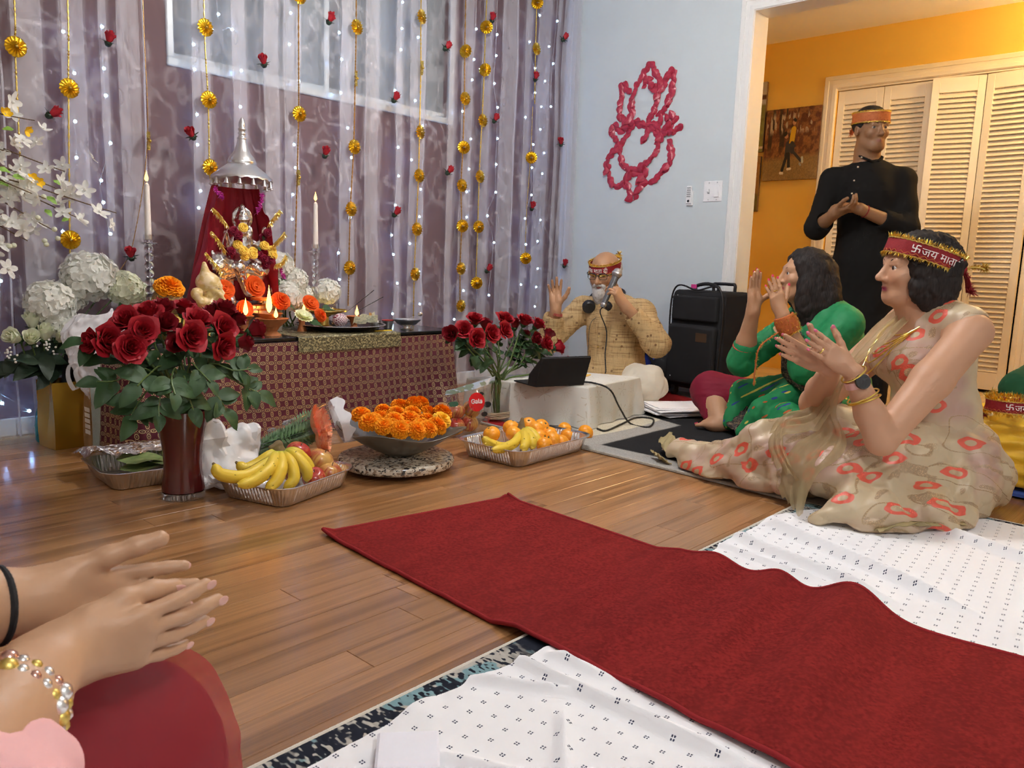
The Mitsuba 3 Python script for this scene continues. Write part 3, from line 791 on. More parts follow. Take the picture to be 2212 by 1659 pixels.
for i, st in enumerate(LED):
    t = thing('fairy_light_string', 'string of cold white fairy lights ' + LED_AT[i], 'string lights', 'fairy lights behind the sheer curtain')
    top = (st[0][0], 2.44)
    line = spline([top] + st, 40)
    part(t, 'wire', ply(tube([(x, 3.405, z) for x, z in line], .0012, 4), 'm_wire'))
    for x, z in st:
        part(t, 'bulb', {**bulb, 'emitter': {'type': 'area', 'radiance': rgb(LED_COLOR), 'sampling_weight': 0.7}}, M4((x, 3.398, z)))

# gold garlands
GARL = [
 ([(.978, 2.44), (.978, 1.6), (.972, 1.435), (.969, 1.134), (.968, .95)], [(.972, 1.435, 0)]),
 ([(1.154, 2.44), (1.154, 1.64), (1.143, 1.324), (1.123, .762), (1.121, .634)], [(1.143, 1.324, .1), (1.123, .762, -.1)]),
 ([(1.431, 2.44), (1.431, 1.66), (1.431, 1.172), (1.362, .77), (1.301, .64)], [(1.431, 1.172, 1.25)]),
 ([(1.684, 2.44), (1.684, 1.667), (1.693, 1.377), (1.693, 1.097), (1.70, 1.02)], [(1.684, 1.667, .1), (1.693, 1.377, 0), (1.693, 1.097, .1)]),
 ([(2.138, 2.44), (2.137, 1.653), (2.135, 1.39), (2.126, 1.099), (2.108, .63)], [(2.138, 1.91, .1), (2.135, 1.39, 0), (2.126, 1.099, 1.2)]),
 ([(2.459, 2.44), (2.46, 1.85), (2.456, 1.609), (2.449, 1.282), (2.431, .977), (2.424, .685), (2.42, .493)], [(2.46, 1.85, .1), (2.456, 1.609, .9), (2.449, 1.282, 0), (2.431, .977, .1), (2.424, .685, 0)]),
 ([(2.875, 2.44), (2.874, 2.0), (2.88, 1.743), (2.878, 1.415), (2.876, 1.187), (2.866, .903), (2.858, .66), (2.857, .411)], [(2.874, 1.998, .2), (2.88, 1.743, 1.0), (2.878, 1.415, .2), (2.876, 1.187, 0), (2.866, .903, 0), (2.858, .66, .1)]),
 ([(3.194, 2.44), (3.199, 1.896), (3.205, 1.644), (3.203, 1.378), (3.196, 1.167), (3.208, .941), (3.205, .698), (3.212, .483)], [(3.199, 1.896, 1.2), (3.205, 1.644, .1), (3.203, 1.378, .5), (3.196, 1.167, .1), (3.208, .941, .4), (3.205, .698, 0), (3.212, .483, 0)]),
 ([(3.367, 2.44), (3.358, 2.06), (3.357, 1.828), (3.35, 1.548), (3.34, 1.231), (3.34, .944), (3.337, .616)], [(3.358, 2.06, .9), (3.357, 1.828, 1.1), (3.35, 1.548, 0), (3.34, 1.231, 0), (3.34, .944, .3), (3.337, .616, .5)]),
 ([(3.788, 2.44), (3.796, 2.037), (3.806, 1.717)], [(3.788, 2.30, .9), (3.796, 2.037, 0)]),
 ([(3.79, 1.70), (3.786, 1.393), (3.769, 1.084), (3.769, .774)], [(3.786, 1.393, .9), (3.769, .774, .7)])]
GARL_AT = ['leftmost gold garland, above the white blossoms', 'second gold garland from the left, behind the blossom branch', 'slack gold garland left of the left candle', 'gold garland ending behind the silver umbrella', 'gold garland between the umbrella and the right candle',
           'gold garland right of the right candle', 'longest gold garland, above the silver bowl', 'left one of the twin gold garlands above the right rose bouquet', 'right one of the twin gold garlands above the right rose bouquet', 'short gold garland near the corner of the room', 'thin gold garland hanging above the raised hand of the old man']
def rosette(R=.036, n=15):
    a = np.arange(2 * n) * math.pi / n
    h = np.where(np.arange(2 * n) % 2 == 0, .0060, -.0040)
    rings = [(.004, .3), (R * .5, .8), (R, 1.0)]
    v = np.vstack([np.stack([r * np.cos(a), -h * s - .003 * (r < .01), r * np.sin(a)], 1) for r, s in rings])
    m = 2 * n; f = []
    for k in range(2):
        for j in range(m):
            f += [[k * m + j, k * m + (j + 1) % m, (k + 1) * m + (j + 1) % m], [k * m + j, (k + 1) * m + (j + 1) % m, (k + 1) * m + j]]
    return slab((v, np.array(f)), .0012)
ROSETTE = ply(rosette(), 'm_gold', False)
KNOB = ply(tr(ball((0, -.006, 0), .006, 1)), 'm_gold', True)
for i, (line, ros) in enumerate(GARL):
    t = thing('gold_garland', GARL_AT[i], 'garland', 'gold garlands on the sheer curtain')
    ln = spline(line, 160 if len(line) > 4 else 90)
    th = np.linspace(0, 1, len(ln)) * len(ln) * 1.4
    rad = (.0032 if i not in (2, 10) else .0016) * (1 + .45 * np.sin(th * 2))
    part(t, 'cord', ply(tube([(x, 3.335, z) for x, z in ln], rad, 6), ('m_gold_soft', 'm_gold_dark')[i in (2, 4, 5, 7)], 30))
    for x, z, a in ros:
        rk = part(t, 'rosette', ROSETTE, M4((x, 3.328, z), rotz(a * (1 if x < 3 else -1)) @ roty(x * 9), 1.0))
        part(rk, 'knob', KNOB, M4((x, 3.324, z), rotz(a)))

# artificial rose heads pinned to the curtain
HEADS = [(1.293, 1.544, .1), (1.091, 1.23, .9), (1.6, 1.233, -.7), (1.942, 1.596, -.45), (2.304, 1.86, .25), (2.704, 1.571, .35), (2.275, 1.244, 0), (1.34, .726, -.3), (3.059, 1.897, .6), (3.096, 1.246, .6), (2.72, .991, .5),
         (3.397, 2.13, -.1), (3.452, 1.584, .3), (3.432, .711, .5), (3.792, 1.884, -.1), (3.807, 1.109, 0), (4.057, 2.168, .5), (4.055, 1.532, -.5), (4.157, .762, -.1)]
HEAD_AT = ['high up left of the left candle', 'touching the tip of the white blossom branch', 'level with the top of the umbrella, left of it', 'above the umbrella near the window edge', 'highest of those before the window', 'under the right part of the window', 'between the umbrella and the right candle flame',
           'low down left of the left candlestick', 'right of the longest garland, high up', 'right of the longest garland, at candle height', 'right of the right candle flame', 'highest beside the twin garlands', 'right of the twin garlands, halfway up', 'low down above the right rose bouquet', 'under the short gold garland',
           'near the corner, level with the lotus foot', 'in the corner, highest', 'in the corner, halfway up', 'just above the raised hand of the old man']
for i, (x, z, tilt) in enumerate(HEADS):
    t = thing('artificial_rose', 'red rose head on the curtain, ' + HEAD_AT[i], 'flower', 'rose heads on the curtain')
    R_ = rotx(.35) @ roty(tilt) ; s = 1.12
    base = M4((x, 3.318, z), R_, s) @ M4((0, 0, -.024))
    part(t, 'bloom', ROSE_BUD[i % 3], base)
    part(t, 'calyx', CALYX_B, base, label='green calyx')
# ------------------------------------------------------------------ people: shared pieces
def basis(fwd, up=(0, 0, 1.0)):
    f = nrm(fwd); r = nrm(np.cross(f, up)); return np.stack([r, f, np.cross(r, f)], 1)

def head_prims(C, B, s=1.0, nose=1.0, jaw=1.0):
    """A head with brow, sockets, lids, nose, lips, chin and ears; local axes right, forward, up; C is the middle of the head."""
    L = lambda x, y, z: C + B @ (np.array([x, y, z]) * s)
    E = lambda c, r, k=.012: ell(L(*c), np.array(r) * s, B, k * s)
    K = lambda a, b, ra, rb=None, k=.008: cap(L(*a), L(*b), ra * s, (ra if rb is None else rb) * s, k * s)
    P = [E((0, -.018, .030), (.075, .094, .084)), E((0, .022, -.030), (.060 * jaw, .066, .078), .03), E((0, .050, -.085), (.026 * jaw, .024, .020), .03), K((-.050 * jaw, .005, -.058), (-.022, .050, -.090), .020, .018, .03), K((.050 * jaw, .005, -.058), (.022, .050, -.090), .020, .018, .03),
         E((-.036, .058, -.022), (.024, .022, .022), .02), E((.036, .058, -.022), (.024, .022, .022), .02), K((-.034, .072, .026), (.034, .072, .026), .012, k=.02),
         cut(E((-.031, .096, .006), (.017, .018, .012), .012)), cut(E((.031, .096, .006), (.017, .018, .012), .012)),
         K((-.042, .074, .013), (-.019, .081, .013), .0050), K((.042, .074, .013), (.019, .081, .013), .0050), K((-.040, .074, -.004), (-.020, .078, -.005), .0042), K((.040, .074, -.004), (.020, .078, -.005), .0042),
         K((0, .080, .018), (0, .101 + .004 * nose, -.026), .0075, .0105, .012), E((0, .100 + .006 * nose, -.031), (.012, .012, .010), .008), E((-.012, .091, -.034), (.0085, .010, .0075), .006), E((.012, .091, -.034), (.0085, .010, .0075), .006),
         K((-.019, .074, -.061), (0, .0855, -.0575), .0044, .0055, .004), K((.019, .074, -.061), (0, .0855, -.0575), .0044, .0055, .004), K((-.017, .074, -.066), (.017, .074, -.066), .0052, k=.004), E((0, .0815, -.0680), (.013, .0062, .0058), .004),
         cut(K((-.020, .0850, -.0625), (.020, .0850, -.0625), .0016, k=.003)),
         E((-.0765, -.012, -.002), (.009, .017, .029), .006), E((.0765, -.012, -.002), (.009, .017, .029), .006), cut(E((-.085, -.008, .002), (.006, .009, .016), .005)), cut(E((.085, -.008, .002), (.006, .009, .016), .005)),
         K((0, -.030, -.055), (0, -.034, -.125), .052, .056, .03)]
    return P, L

def lips_color(V, C, B, s, base, lip):
    q = ((V - C) @ B) / s
    col = np.tile(np.asarray(base, float), (len(V), 1))
    m = np.exp(-((np.maximum(np.abs(q[:, 0]) - .010, 0) / .008) ** 2) - ((q[:, 2] + .063) / .0075) ** 4) * (q[:, 1] > .070)
    ch = np.exp(-((np.abs(q[:, 0]) - .036) / .018) ** 2 - ((q[:, 2] + .022) / .02) ** 2) * (q[:, 1] > .03) * .18
    col = col * (1 - m[:, None]) + np.asarray(lip) * m[:, None]
    return col * (1 - ch[:, None] * np.array([0, .35, .35]))

def eyes(t, L, B, s, look=(0, 1, 0), brow=True, bw=.0032):
    for sx in (-1, 1):
        v, f = ball((0, 0, 0), .0125 * s, 3)
        d = nrm(B @ np.asarray(look, float)); c = v @ d / (.0125 * s)
        col = np.where((c > .93)[:, None], (.012, .008, .006), np.where((c > .80)[:, None], (.050, .026, .014), (.62, .58, .54)))
        part(t, 'eye', ply((v + L(sx * .031, .0705, .0045), f), 'm_eye', True, color=col))
        if brow:
            part(t, 'eyebrow', ply(tube(spline([L(sx * .016, .0835, .022), L(sx * .031, .083, .029), L(sx * .047, .070, .024)], 12), np.linspace(bw, bw * .5, 12) * s, 6, flat=.6), 'm_hair_black'))
mat('m_eye', 'vertex', .12, .6); mat('m_hair_black', lambda p, n, uv: MX((.006, .005, .005), (.020, .014, .012), N_(p.x * 300, p.y * 300, p.z * 40)), .65, .22)
mat('m_skin', 'vertex', .48, .4, bump=lambda p, n, uv: .0006 * FB(p.x * 220, p.y * 220, p.z * 220, octaves=2))

def hand_prims(W, fd, pn, right=True, curl=(.25, .25, .3, .35), thumb=.35, s=1.0, spread=.10, tcurl=.3):
    """Palm, four unequal fingers with knuckles, and a thumb from the side of the palm. fd: towards the fingers, pn: where the palm faces."""
    fd = nrm(fd); pn = nrm(np.asarray(pn) - fd * (np.asarray(pn) @ fd)); lat = np.cross(fd, pn) * (1 if right else -1)
    at = lambda a, b, c: np.asarray(W) + (fd * a + lat * b + pn * c) * s
    P = [cap(at(-.02, 0, 0), at(.02, 0, 0), .024 * s, .024 * s, .015)]
    for b in (.024, .009, -.007, -.022):
        P.append(cap(at(.015, b * .6, 0), at(.080 - abs(b - .009) * .30, b, -.002), .0150 * s, .0112 * s, .010))
    P.append(ell(at(.038, .018, .008), np.array((.026, .016, .014)) * s, np.stack([fd, lat, pn], 1), .012)); P.append(ell(at(.038, -.018, .007), np.array((.030, .013, .012)) * s, np.stack([fd, lat, pn], 1), .012))
    tips = []
    for i, (b, L, r) in enumerate(((.0255, .070, .0086), (.0088, .078, .0089), (-.0078, .073, .0084), (-.0238, .058, .0074))):
        d = nrm(fd + lat * spread * (1.5 - i) * .7); c = curl[i]; p = at(.082 - abs(b - .009) * .35, b, -.001)
        ang = 0.0
        for L_, w in ((.45, .34), (.31, .40), (.24, .26)):
            ang += c * w * 2
            q = p + (d * math.cos(ang) + pn * math.sin(ang)) * L * L_ * s
            P.append(cap(p, q, r * s, r * .93 * s, .003)); r *= .93; p = q
        tips.append((p, d * math.cos(ang) + pn * math.sin(ang), pn * math.cos(ang) - d * math.sin(ang), r * s))
    p = at(.018, .022, .008); d = nrm(fd * math.cos(thumb + .35) + lat * math.sin(thumb + .35) + pn * .25)
    P.append(cap(at(.012, .012, .004), at(.030, .026, .010), .0165 * s, .014 * s, .012)); p = at(.030, .028, .010); r = .0125
    for L_ in (.036, .030, .024):
        q = p + d * L_ * s; P.append(cap(p, q, r * s, r * .90 * s, .006)); r *= .90; p = q; d = nrm(d + (fd * .5 - lat * .5) * tcurl)
    tips.append((p, d, pn, r * s))
    return P, tips, at

def nails(t, tips, material):
    for p, d, pn, r in tips:
        c = np.asarray(p) + d * r * .35 - pn * r * .86
        v, f = ball((0, 0, 0), 1, 2); v = v * np.array([r * .72, r * .95, r * .22])
        part(t, 'fingernail', ply((v @ frame(-pn, np.cross(d, -pn)).T + c, f), material, True))

DEVA = [[[569,-61,569,-48,621,-48,617,-35,617,-22,621,-13,628,-7,637,-4,649,-4,661,-9,673,-26,679,-47,698,-49,698,-61,681,-62,681,-150,666,-149,666,-61,631,-61,631,-88,603,-90,594,-96,591,-103,594,-118,598,-122,610,-126,618,-126,618,-117,625,-110,635,-110,641,-113,645,-126,637,-137,648,-153,635,-159,625,-139,607,-139,590,-133,583,-127,577,-115,576,-102,582,-87,597,-77,616,-75,616,-61],[633,-37,637,-48,665,-48,658,-26,650,-18,638,-18,634,-21,632,-26]],[[258,-61,258,-48,532,-49,532,-61,515,-62,515,-150,500,-149,500,-61,474,-61,474,-150,459,-150,459,-97,427,-98,418,-104,417,-114,421,-124,440,-141,440,-144,430,-152,407,-128,402,-114,403,-102,408,-93,419,-86,459,-84,459,-61,383,-62,383,-150,368,-149,368,-61,342,-61,341,-150,327,-150,326,-110,293,-110,293,-120,287,-126,277,-124,269,-117,264,-103,270,-97,278,-97,278,-61],[293,-96,326,-97,326,-61,293,-61]],[[4,-61,4,-48,220,-48,220,-61,204,-61,204,-149,189,-150,189,-123,173,-129,157,-129,145,-124,138,-117,132,-106,129,-92,143,-87,148,-81,148,-69,143,-61,110,-62,110,-150,96,-150,95,-90,70,-90,79,-107,78,-124,71,-133,65,-136,48,-137,38,-133,25,-120,9,-86,10,-83,22,-80,29,-99,39,-116,48,-123,57,-124,64,-119,65,-112,60,-99,48,-89,52,-77,95,-77,95,-61],[146,-101,154,-113,162,-116,177,-114,186,-108,189,-103,189,-62,160,-61,163,-70,163,-85,160,-92,151,-100]]]
def text_polys():
    g = unary_union([Polygon(np.array(o[0]).reshape(-1, 2), [np.array(h).reshape(-1, 2) for h in o[1:]]) for o in DEVA])
    return g
def swastika_poly():
    ls = [LineString([(0, -50), (0, 50)]), LineString([(-50, 0), (50, 0)]), LineString([(0, 50), (50, 50)]), LineString([(50, 0), (50, -50)]), LineString([(0, -50), (-50, -50)]), LineString([(-50, 0), (-50, 50)])]
    return unary_union([l.buffer(8, cap_style=2) for l in ls])
TXT = text_polys(); TX0_, TY0_, TX1_, TY1_ = TXT.bounds
mat('m_band_red', lambda p, n, uv: MX((.16, .008, .012), (.26, .016, .020), N_(p.x * 500, p.y * 500, p.z * 500)), .7, .3)
mat('m_band_orange', lambda p, n, uv: MX((.36, .07, .02), (.50, .16, .04), FB(p.x * 200, p.y * 200, p.z * 200)), .6, .3)
mat('m_letter', (.75, .70, .66), .6)
def headband(label, C, B, s=1.0, a=.086, b=.108, z0=.022, h=.044, tilt=0.0, red='m_band_red', text_at=None, tails=True, tins=.016, seed=0, ty=-.012):
    """A red ribbon round the head with gold lace, tinsel fringes and the printed words; C, B are the head's centre and axes."""
    t = thing('headband', label, 'headband', 'headbands with printed words')
    def pt(ang, z, off=0.0):
        ang = np.asarray(ang, float); z = np.asarray(z, float)
        x = (a + off) * np.cos(ang); y = (b + off) * np.sin(ang) + ty; zz = z + tilt * y / b * .05
        return C + (np.stack([x, y, zz], -1) * s) @ B.T
    def strip(za, zb, off, n=90, k=4):
        return slab(grid(n, k, lambda u, v: pt(u * 2 * np.pi, za + (zb - za) * v, off + .0015 * np.sin(u * 40)), True)[0], -.0012)
    part(t, 'ribbon', ply(strip(z0, z0 + h, 0), red, True))
    for z in (z0 + .001, z0 + h - .001):
        aa = np.linspace(0, 2 * np.pi, 121); part(t, 'lace', ply(tube(pt(aa, z + .0012 * np.sin(aa * 45), .0018), .0022 * s, 6), 'm_gold_soft'))
    part(t, 'lace', ply(tube(pt(np.linspace(0, 2 * np.pi, 241), z0 + .0075 + .003 * np.sin(np.linspace(0, 2 * np.pi, 241) * 30), .0022), .0010 * s, 5), 'm_band_orange'))
    aa = np.linspace(0, 2 * np.pi, 40)
    part(t, 'tinsel', ply(tinsel_mesh(list(pt(aa, z0 + h, .001)), tins * s, 150, seed, .0010, B[:, 2]), 'm_tinsel', False)); part(t, 'tinsel', ply(tinsel_mesh(list(pt(aa, z0 + .002, .002)), tins * .85 * s, 150, seed + 1, .0010, -B[:, 2]), 'm_tinsel', False))
    if text_at is not None:
        H = h * .52
        for poly, x_off, sc in ((swastika_poly(), 0, H / 120), (TXT, 75, H / 125)):
            m = extrude(poly, .4); v, f = m
            v = v - np.array([0, (TY0_ + TY1_) / 2 if x_off else 0, 0])
            xx = (v[:, 0] - (TX0_ if x_off else 0)) * sc + x_off * H / 120
            ang = text_at + xx / ((a + b) / 2)
            part(t, 'lettering', ply((pt(ang, z0 + h * .55 + v[:, 1] * sc, .0022 + .0012 * (v[:, 2] > .1)), f), 'm_letter', False))
    if tails:
        ba = -np.pi / 2
        kn = pt(ba, z0 + h / 2, .012)
        part(t, 'knot', ply(ball(kn, .014 * s, 2), red, True))
        for q, dz in enumerate((.02, -.055)):
            e = kn + B @ np.array((.02 * (q - .5), -.055, dz)) * s; mid = (kn + e) / 2 + B[:, 2] * .008
            w = np.array([.006, .012, .018, .016]) ; ln = spline([kn, mid, e], 10)
            part(t, 'tail', ply([tube(ln, np.linspace(.006, .014, 10) * s, 6, flat=.25), tinsel_mesh(list(ln), .018 * s, 30, seed + 5 + q), tinsel_mesh([e, e + B[:, 2] * .004], .03 * s, 16, seed + 8 + q)], red if q else 'm_gold_soft', False))
    return t
def drape(prims, h, amp=.006, freq=(16, 16, 10), seed=0, clip=None, fine=.0012):
    m = blob(prims, h, clip)
    return displace(m, lambda p, n: amp * (np.abs(fb(p * np.array(freq), 3, seed) - .5) * 2 - .30) + fine * (fb(p * 60, 2, seed + 3) - .5))
def ribbon(pts, wid, n=60, k=10, crinkle=.006, seed=0):
    """A band of cloth along the points; wid: width vectors at the same points."""
    ln = spline(pts, n); wv = spline(wid, n)
    def fn(u, v):
        i = np.rint(u * (n - 1)).astype(int)
        P = ln[i] + wv[i] * (v - .5)[:, None]
        P[:, 2] += crinkle * np.sin(v * 21 + 3 * np.sin(u * 9 + seed)); P[:, 0] += crinkle * .8 * np.sin(v * 17 + u * 13 + seed)
        return P
    return grid(n, k, fn)[0]
def vec(*a): return np.array(a, float)
# ------------------------------------------------------------------ the altar table and what stands on it
TZ = 0.405
def motif(uv, per):
    a, b = uv.x / per, uv.y / per
    fa, fb_ = a - dr.floor(a + .5), b - dr.floor(b + .5)           # around a node
    ea, eb = a - dr.floor(a) - .5, b - dr.floor(b) - .5            # around an edge middle
    def ring(dx, dy):
        r = dr.sqrt(dr.square(dx) + dr.square(dy))
        return SS(.055, .03, dr.abs(r - .19))
    oh = ring(ea / 1.35, fb_ / .85); ov = ring(fa / .85, eb / 1.35)
    dot = dr.maximum(SS(.09, .05, dr.sqrt(dr.square(ea / 1.5) + dr.square(fb_ * 1.2))), SS(.09, .05, dr.sqrt(dr.square(fa * 1.2) + dr.square(eb / 1.5))))
    x = SS(.045, .015, dr.minimum(dr.abs(fa - fb_), dr.abs(fa + fb_))) * SS(.22, .17, dr.maximum(dr.abs(fa), dr.abs(fb_)))
    return dr.minimum(oh + ov + x + .7 * dot, 1.0)
MP = 0.0375
def altar_mask(p, n, uv): return motif(uv, MP)
scene['m_altar_cloth'] = {'type': 'twosided', 'bsdf': {'type': 'principled', 'base_color': mikit.proc(lambda p, n, uv: MX((0.085, 0.010, 0.022), (0.60, 0.50, 0.30), motif(uv, MP))),
    'metallic': mikit.proc(lambda p, n, uv: .8 * motif(uv, MP)), 'roughness': mikit.proc(lambda p, n, uv: .8 - .5 * motif(uv, MP)), 'specular': 0.3}}
mat('m_glitter', lambda p, n, uv: MX((0.060, 0.052, 0.026), (0.52, 0.46, 0.26), SS(.42, .72, N_(p.x * 420, p.y * 420, p.z * 420) * .55 + .45 * N_(p.x * 170, p.y * 170, p.z * 170))), 0.45, 0.5, 0.35)
AX0, AX1, AY0, AY1 = 1.12, 2.665, 2.795, 3.29
t = thing('altar_table', 'low black glossy table with sequinned maroon cloth, bearing the silver deity', 'table')
part(t, 'tabletop', ply(cbox(AX0, AX1, AY0, AY1, TZ - .016, TZ, .003), 'm_black_gloss', False))
for x in (AX0 + .06, AX1 - .06):
    for y in (AY0 + .06, AY1 - .06):
        part(t, 'leg', ply(cbox(x - .025, x + .025, y - .025, y + .025, 0, TZ - .016, .003), 'm_black', False))
# cloth hung round the front and both ends, with soft folds
path = [(AX0 - .005, AY1), (AX0 - .008, AY0 + .03), (AX0 + .02, AY0 - .006), (AX1 - .03, AY0 - .006), (AX1 + .004, AY0 + .03), (AX1 + .008, AY1)]
seg = [np.linalg.norm(np.subtract(b, a)) for a, b in zip(path[:-1], path[1:])]; tot = sum(seg)
def cloth_fn(u, v):
    s = u * tot
    cum = np.concatenate([[0], np.cumsum(seg)])
    x = np.interp(s, cum, [q[0] for q in path]); y = np.interp(s, cum, [q[1] for q in path])
    c = np.array([(AX0 + AX1) / 2, 3.3])
    d = np.stack([x - c[0], (y - c[1])], 1)
    nn = np.stack([np.where(s < cum[1], -1, np.where(s > cum[4], 1, np.interp(s, [cum[1], cum[2], cum[3], cum[4]], [-.7, 0, 0, .7]))), np.where((s < cum[1]) | (s > cum[4]), 0, -1.0)], 1)
    fold = .018 * np.sin(s * 26 + 1.5 * np.sin(s * 7)) * v ** 1.2 * np.interp(s, [cum[2], cum[2] + .9, cum[3] - .35, cum[3]], [.5, .35, .5, 1.6]) + .045 * v * np.interp(s, [cum[3] - .3, cum[4]], [.2, 1.3]) + .012 * v
    return np.stack([x + nn[:, 0] * fold, y + nn[:, 1] * fold, TZ - .018 - (TZ - .024) * v], 1)
m, uv = grid(300, 40, cloth_fn)
part(t, 'cloth', ply(m, 'm_altar_cloth', True, uv=np.stack([uv[:, 0] * tot + .008 * np.sin(uv[:, 1] * 5), uv[:, 1] * .385 + .010 * np.sin(uv[:, 0] * 9)], 1)), label='maroon cloth with gold sequin lattice')
k = thing('glitter_runner', 'narrow gold glitter table runner falling over the front edge of the altar', 'table runner')
def run_fn(u, v):
    s = v * (AY1 - AY0 + .075)
    y = np.where(s < AY1 - AY0 + .012, AY1 - s, AY0 - .012); z = np.where(s < AY1 - AY0 + .012, TZ + .002, TZ + .002 - (s - (AY1 - AY0 + .012)))
    x = 1.775 + .535 * u + .01 * (1 - v)
    return np.stack([x, y - .004 * np.clip((v - .9) * 10, 0, 1), z], 1)
put(k, ply(slab(grid(20, 60, run_fn)[0], -.0016), 'm_glitter', False))

def flame(h, r):
    pr = [(.0004, 0), (r * .55, h * .06), (r * .95, h * .18), (r, h * .28), (r * .82, h * .45), (r * .5, h * .65), (r * .22, h * .85), (.0003, h)]
    return lathe(pr, 12)
scene['m_flame'] = {'type': 'diffuse', 'reflectance': rgb((.1, .05, .02))}
def put_flame(t, p, h, r, bright=1.0):
    part(t, 'flame', {**ply(flame(h, r), 'm_flame', True), 'emitter': {'type': 'area', 'radiance': rgb(np.array(FLAME_COLOR) * bright), 'sampling_weight': 3.0}}, M4(p), label='burning flame')
    part(t, 'wick', ply(tube([(p[0], p[1], p[2] - .008), (p[0], p[1], p[2] + .006)], .0012, 5), 'm_black'))

# crystal candlesticks with white candles
mat('m_wax', (0.83, 0.78, 0.72), 0.5, 0.4)
for i, (b, top, lab) in enumerate((((1.305, 3.06), (1.318, 3.06, 0.983), 'tall white taper candle burning on the left crystal candlestick'), ((2.07, 3.10), (2.076, 3.1, 0.977), 'white taper candle burning on the right crystal candlestick'))):
    bz = ((1.311, 3.06, 0.782), (2.068, 3.1, 0.779))[i][2]
    t = thing('candlestick', ('crystal ball candlestick left of the orange marigold and coconut', 'crystal ball candlestick right of the silver statue')[i], 'candlestick')
    r_, z = .0165, TZ + .012
    nb = int(round((bz - .030 - z) / (2 * r_ * .92))); rr_ = (bz - .030 - z) / (nb * 2 * .92)
    part(t, 'foot', ply(lathe([(.001, TZ), (.042, TZ), (.044, TZ + .004), (.03, TZ + .010), (.012, TZ + .014), (.001, TZ + .014)], 24), 'm_glass'), M4((b[0], b[1], .0005)))
    for j in range(nb):
        part(t, 'bead', ply(ball((b[0], b[1], z + rr_ * .92 * (2 * j + 1)), rr_, 2), 'm_glass', False))
    part(t, 'dish', ply(lathe([(.001, bz - .030), (.014, bz - .030), (.031, bz - .022), (.031, bz - .0195), (.010, bz - .021), (.001, bz - .021)], 10), 'm_glass', False), M4((b[0], b[1], 0)))
    part(t, 'cup', ply(lathe([(.001, bz - .020), (.014, bz - .020), (.018, bz - .004), (.018, bz + .010), (.0135, bz + .010), (.0125, bz - .010), (.001, bz - .010)], 20), 'm_glass'), M4((b[0], b[1], 0)))
    c = thing('candle', lab, 'candle')
    part(c, 'wax', ply(lathe([(.001, bz - .009), (.0115, bz - .009), (.0120, bz + .01), (.0098, top[2] - .012), (.006, top[2] - .004), (.001, top[2])], 20), 'm_wax'), M4((b[0], b[1], 0)))
    put_flame(c, (b[0], b[1], top[2] + .004), .040, .0075)

# silver goddess riding a lion, red veil, garland
SX, SY = 1.70, 3.09
k1 = .00206
def S(px, py, dy=0.0): return np.array([SX + (px - 512) * k1, SY + dy, .405 + .115 + (655 - py) * k1])
t = thing('deity_statue', 'silver goddess statue seated on a silver lion under a silver umbrella', 'statue')
part(t, 'pedestal', ply([cbox(SX - .16, SX + .15, SY - .075, SY + .09, TZ + .0005, TZ + .10, .006), cbox(SX - .145, SX + .135, SY - .065, SY + .08, TZ + .10, TZ + .118, .005)], 'm_silver', 30))
lion = [cap(S(462, 583, -.02), S(545, 590, 0), .042, .038, .03), ell(S(452, 570, -.045), (.040, .040, .040), k=.015), ell(S(438, 572, -.062), (.016, .014, .012), k=.01), ell(S(436, 582, -.078), (.010, .010, .008), k=.008), ell(S(443, 580, -.075), (.018, .020, .016), k=.012), ell(S(470, 580, -.02), (.043, .04, .045), k=.02),
        cap(S(458, 595, -.035), S(455, 645, -.045), .020, .015), cap(S(478, 598, -.015), S(484, 645, -.02), .020, .015), cap(S(545, 598, -.02), S(538, 622, -.03), .020, .013), cap(S(538, 622, -.03), S(548, 647, -.02), .013, .011),
        cap(S(553, 596, .02), S(560, 646, .02), .018, .012), ell(S(455, 648, -.055), (.014, .018, .008)), ell(S(484, 648, -.03), (.014, .018, .008)), ell(S(546, 648, -.03), (.014, .018, .008)),
        ell(S(440, 552, -.045), (.008, .006, .012), k=.006), ell(S(463, 551, -.045), (.008, .006, .012), k=.006)] + chain([S(562, 588), S(574, 572), S(584, 590), S(582, 625), S(588, 640)], [.010, .008, .008, .008, .012])
lm = displace(blob(lion, .004), lambda p, n: (.0035 + .005 * np.exp(-(np.linalg.norm(p - S(456, 575, -.035), axis=1) / .05) ** 2)) * (fb(p * 75, 3) - .5) * 2)
part(t, 'lion', ply(lm, 'm_silver', True))
GB = basis((-.35, -.93, -.05)); GH = S(512, 496, -.015); gh, GL = head_prims(GH, GB, .30)
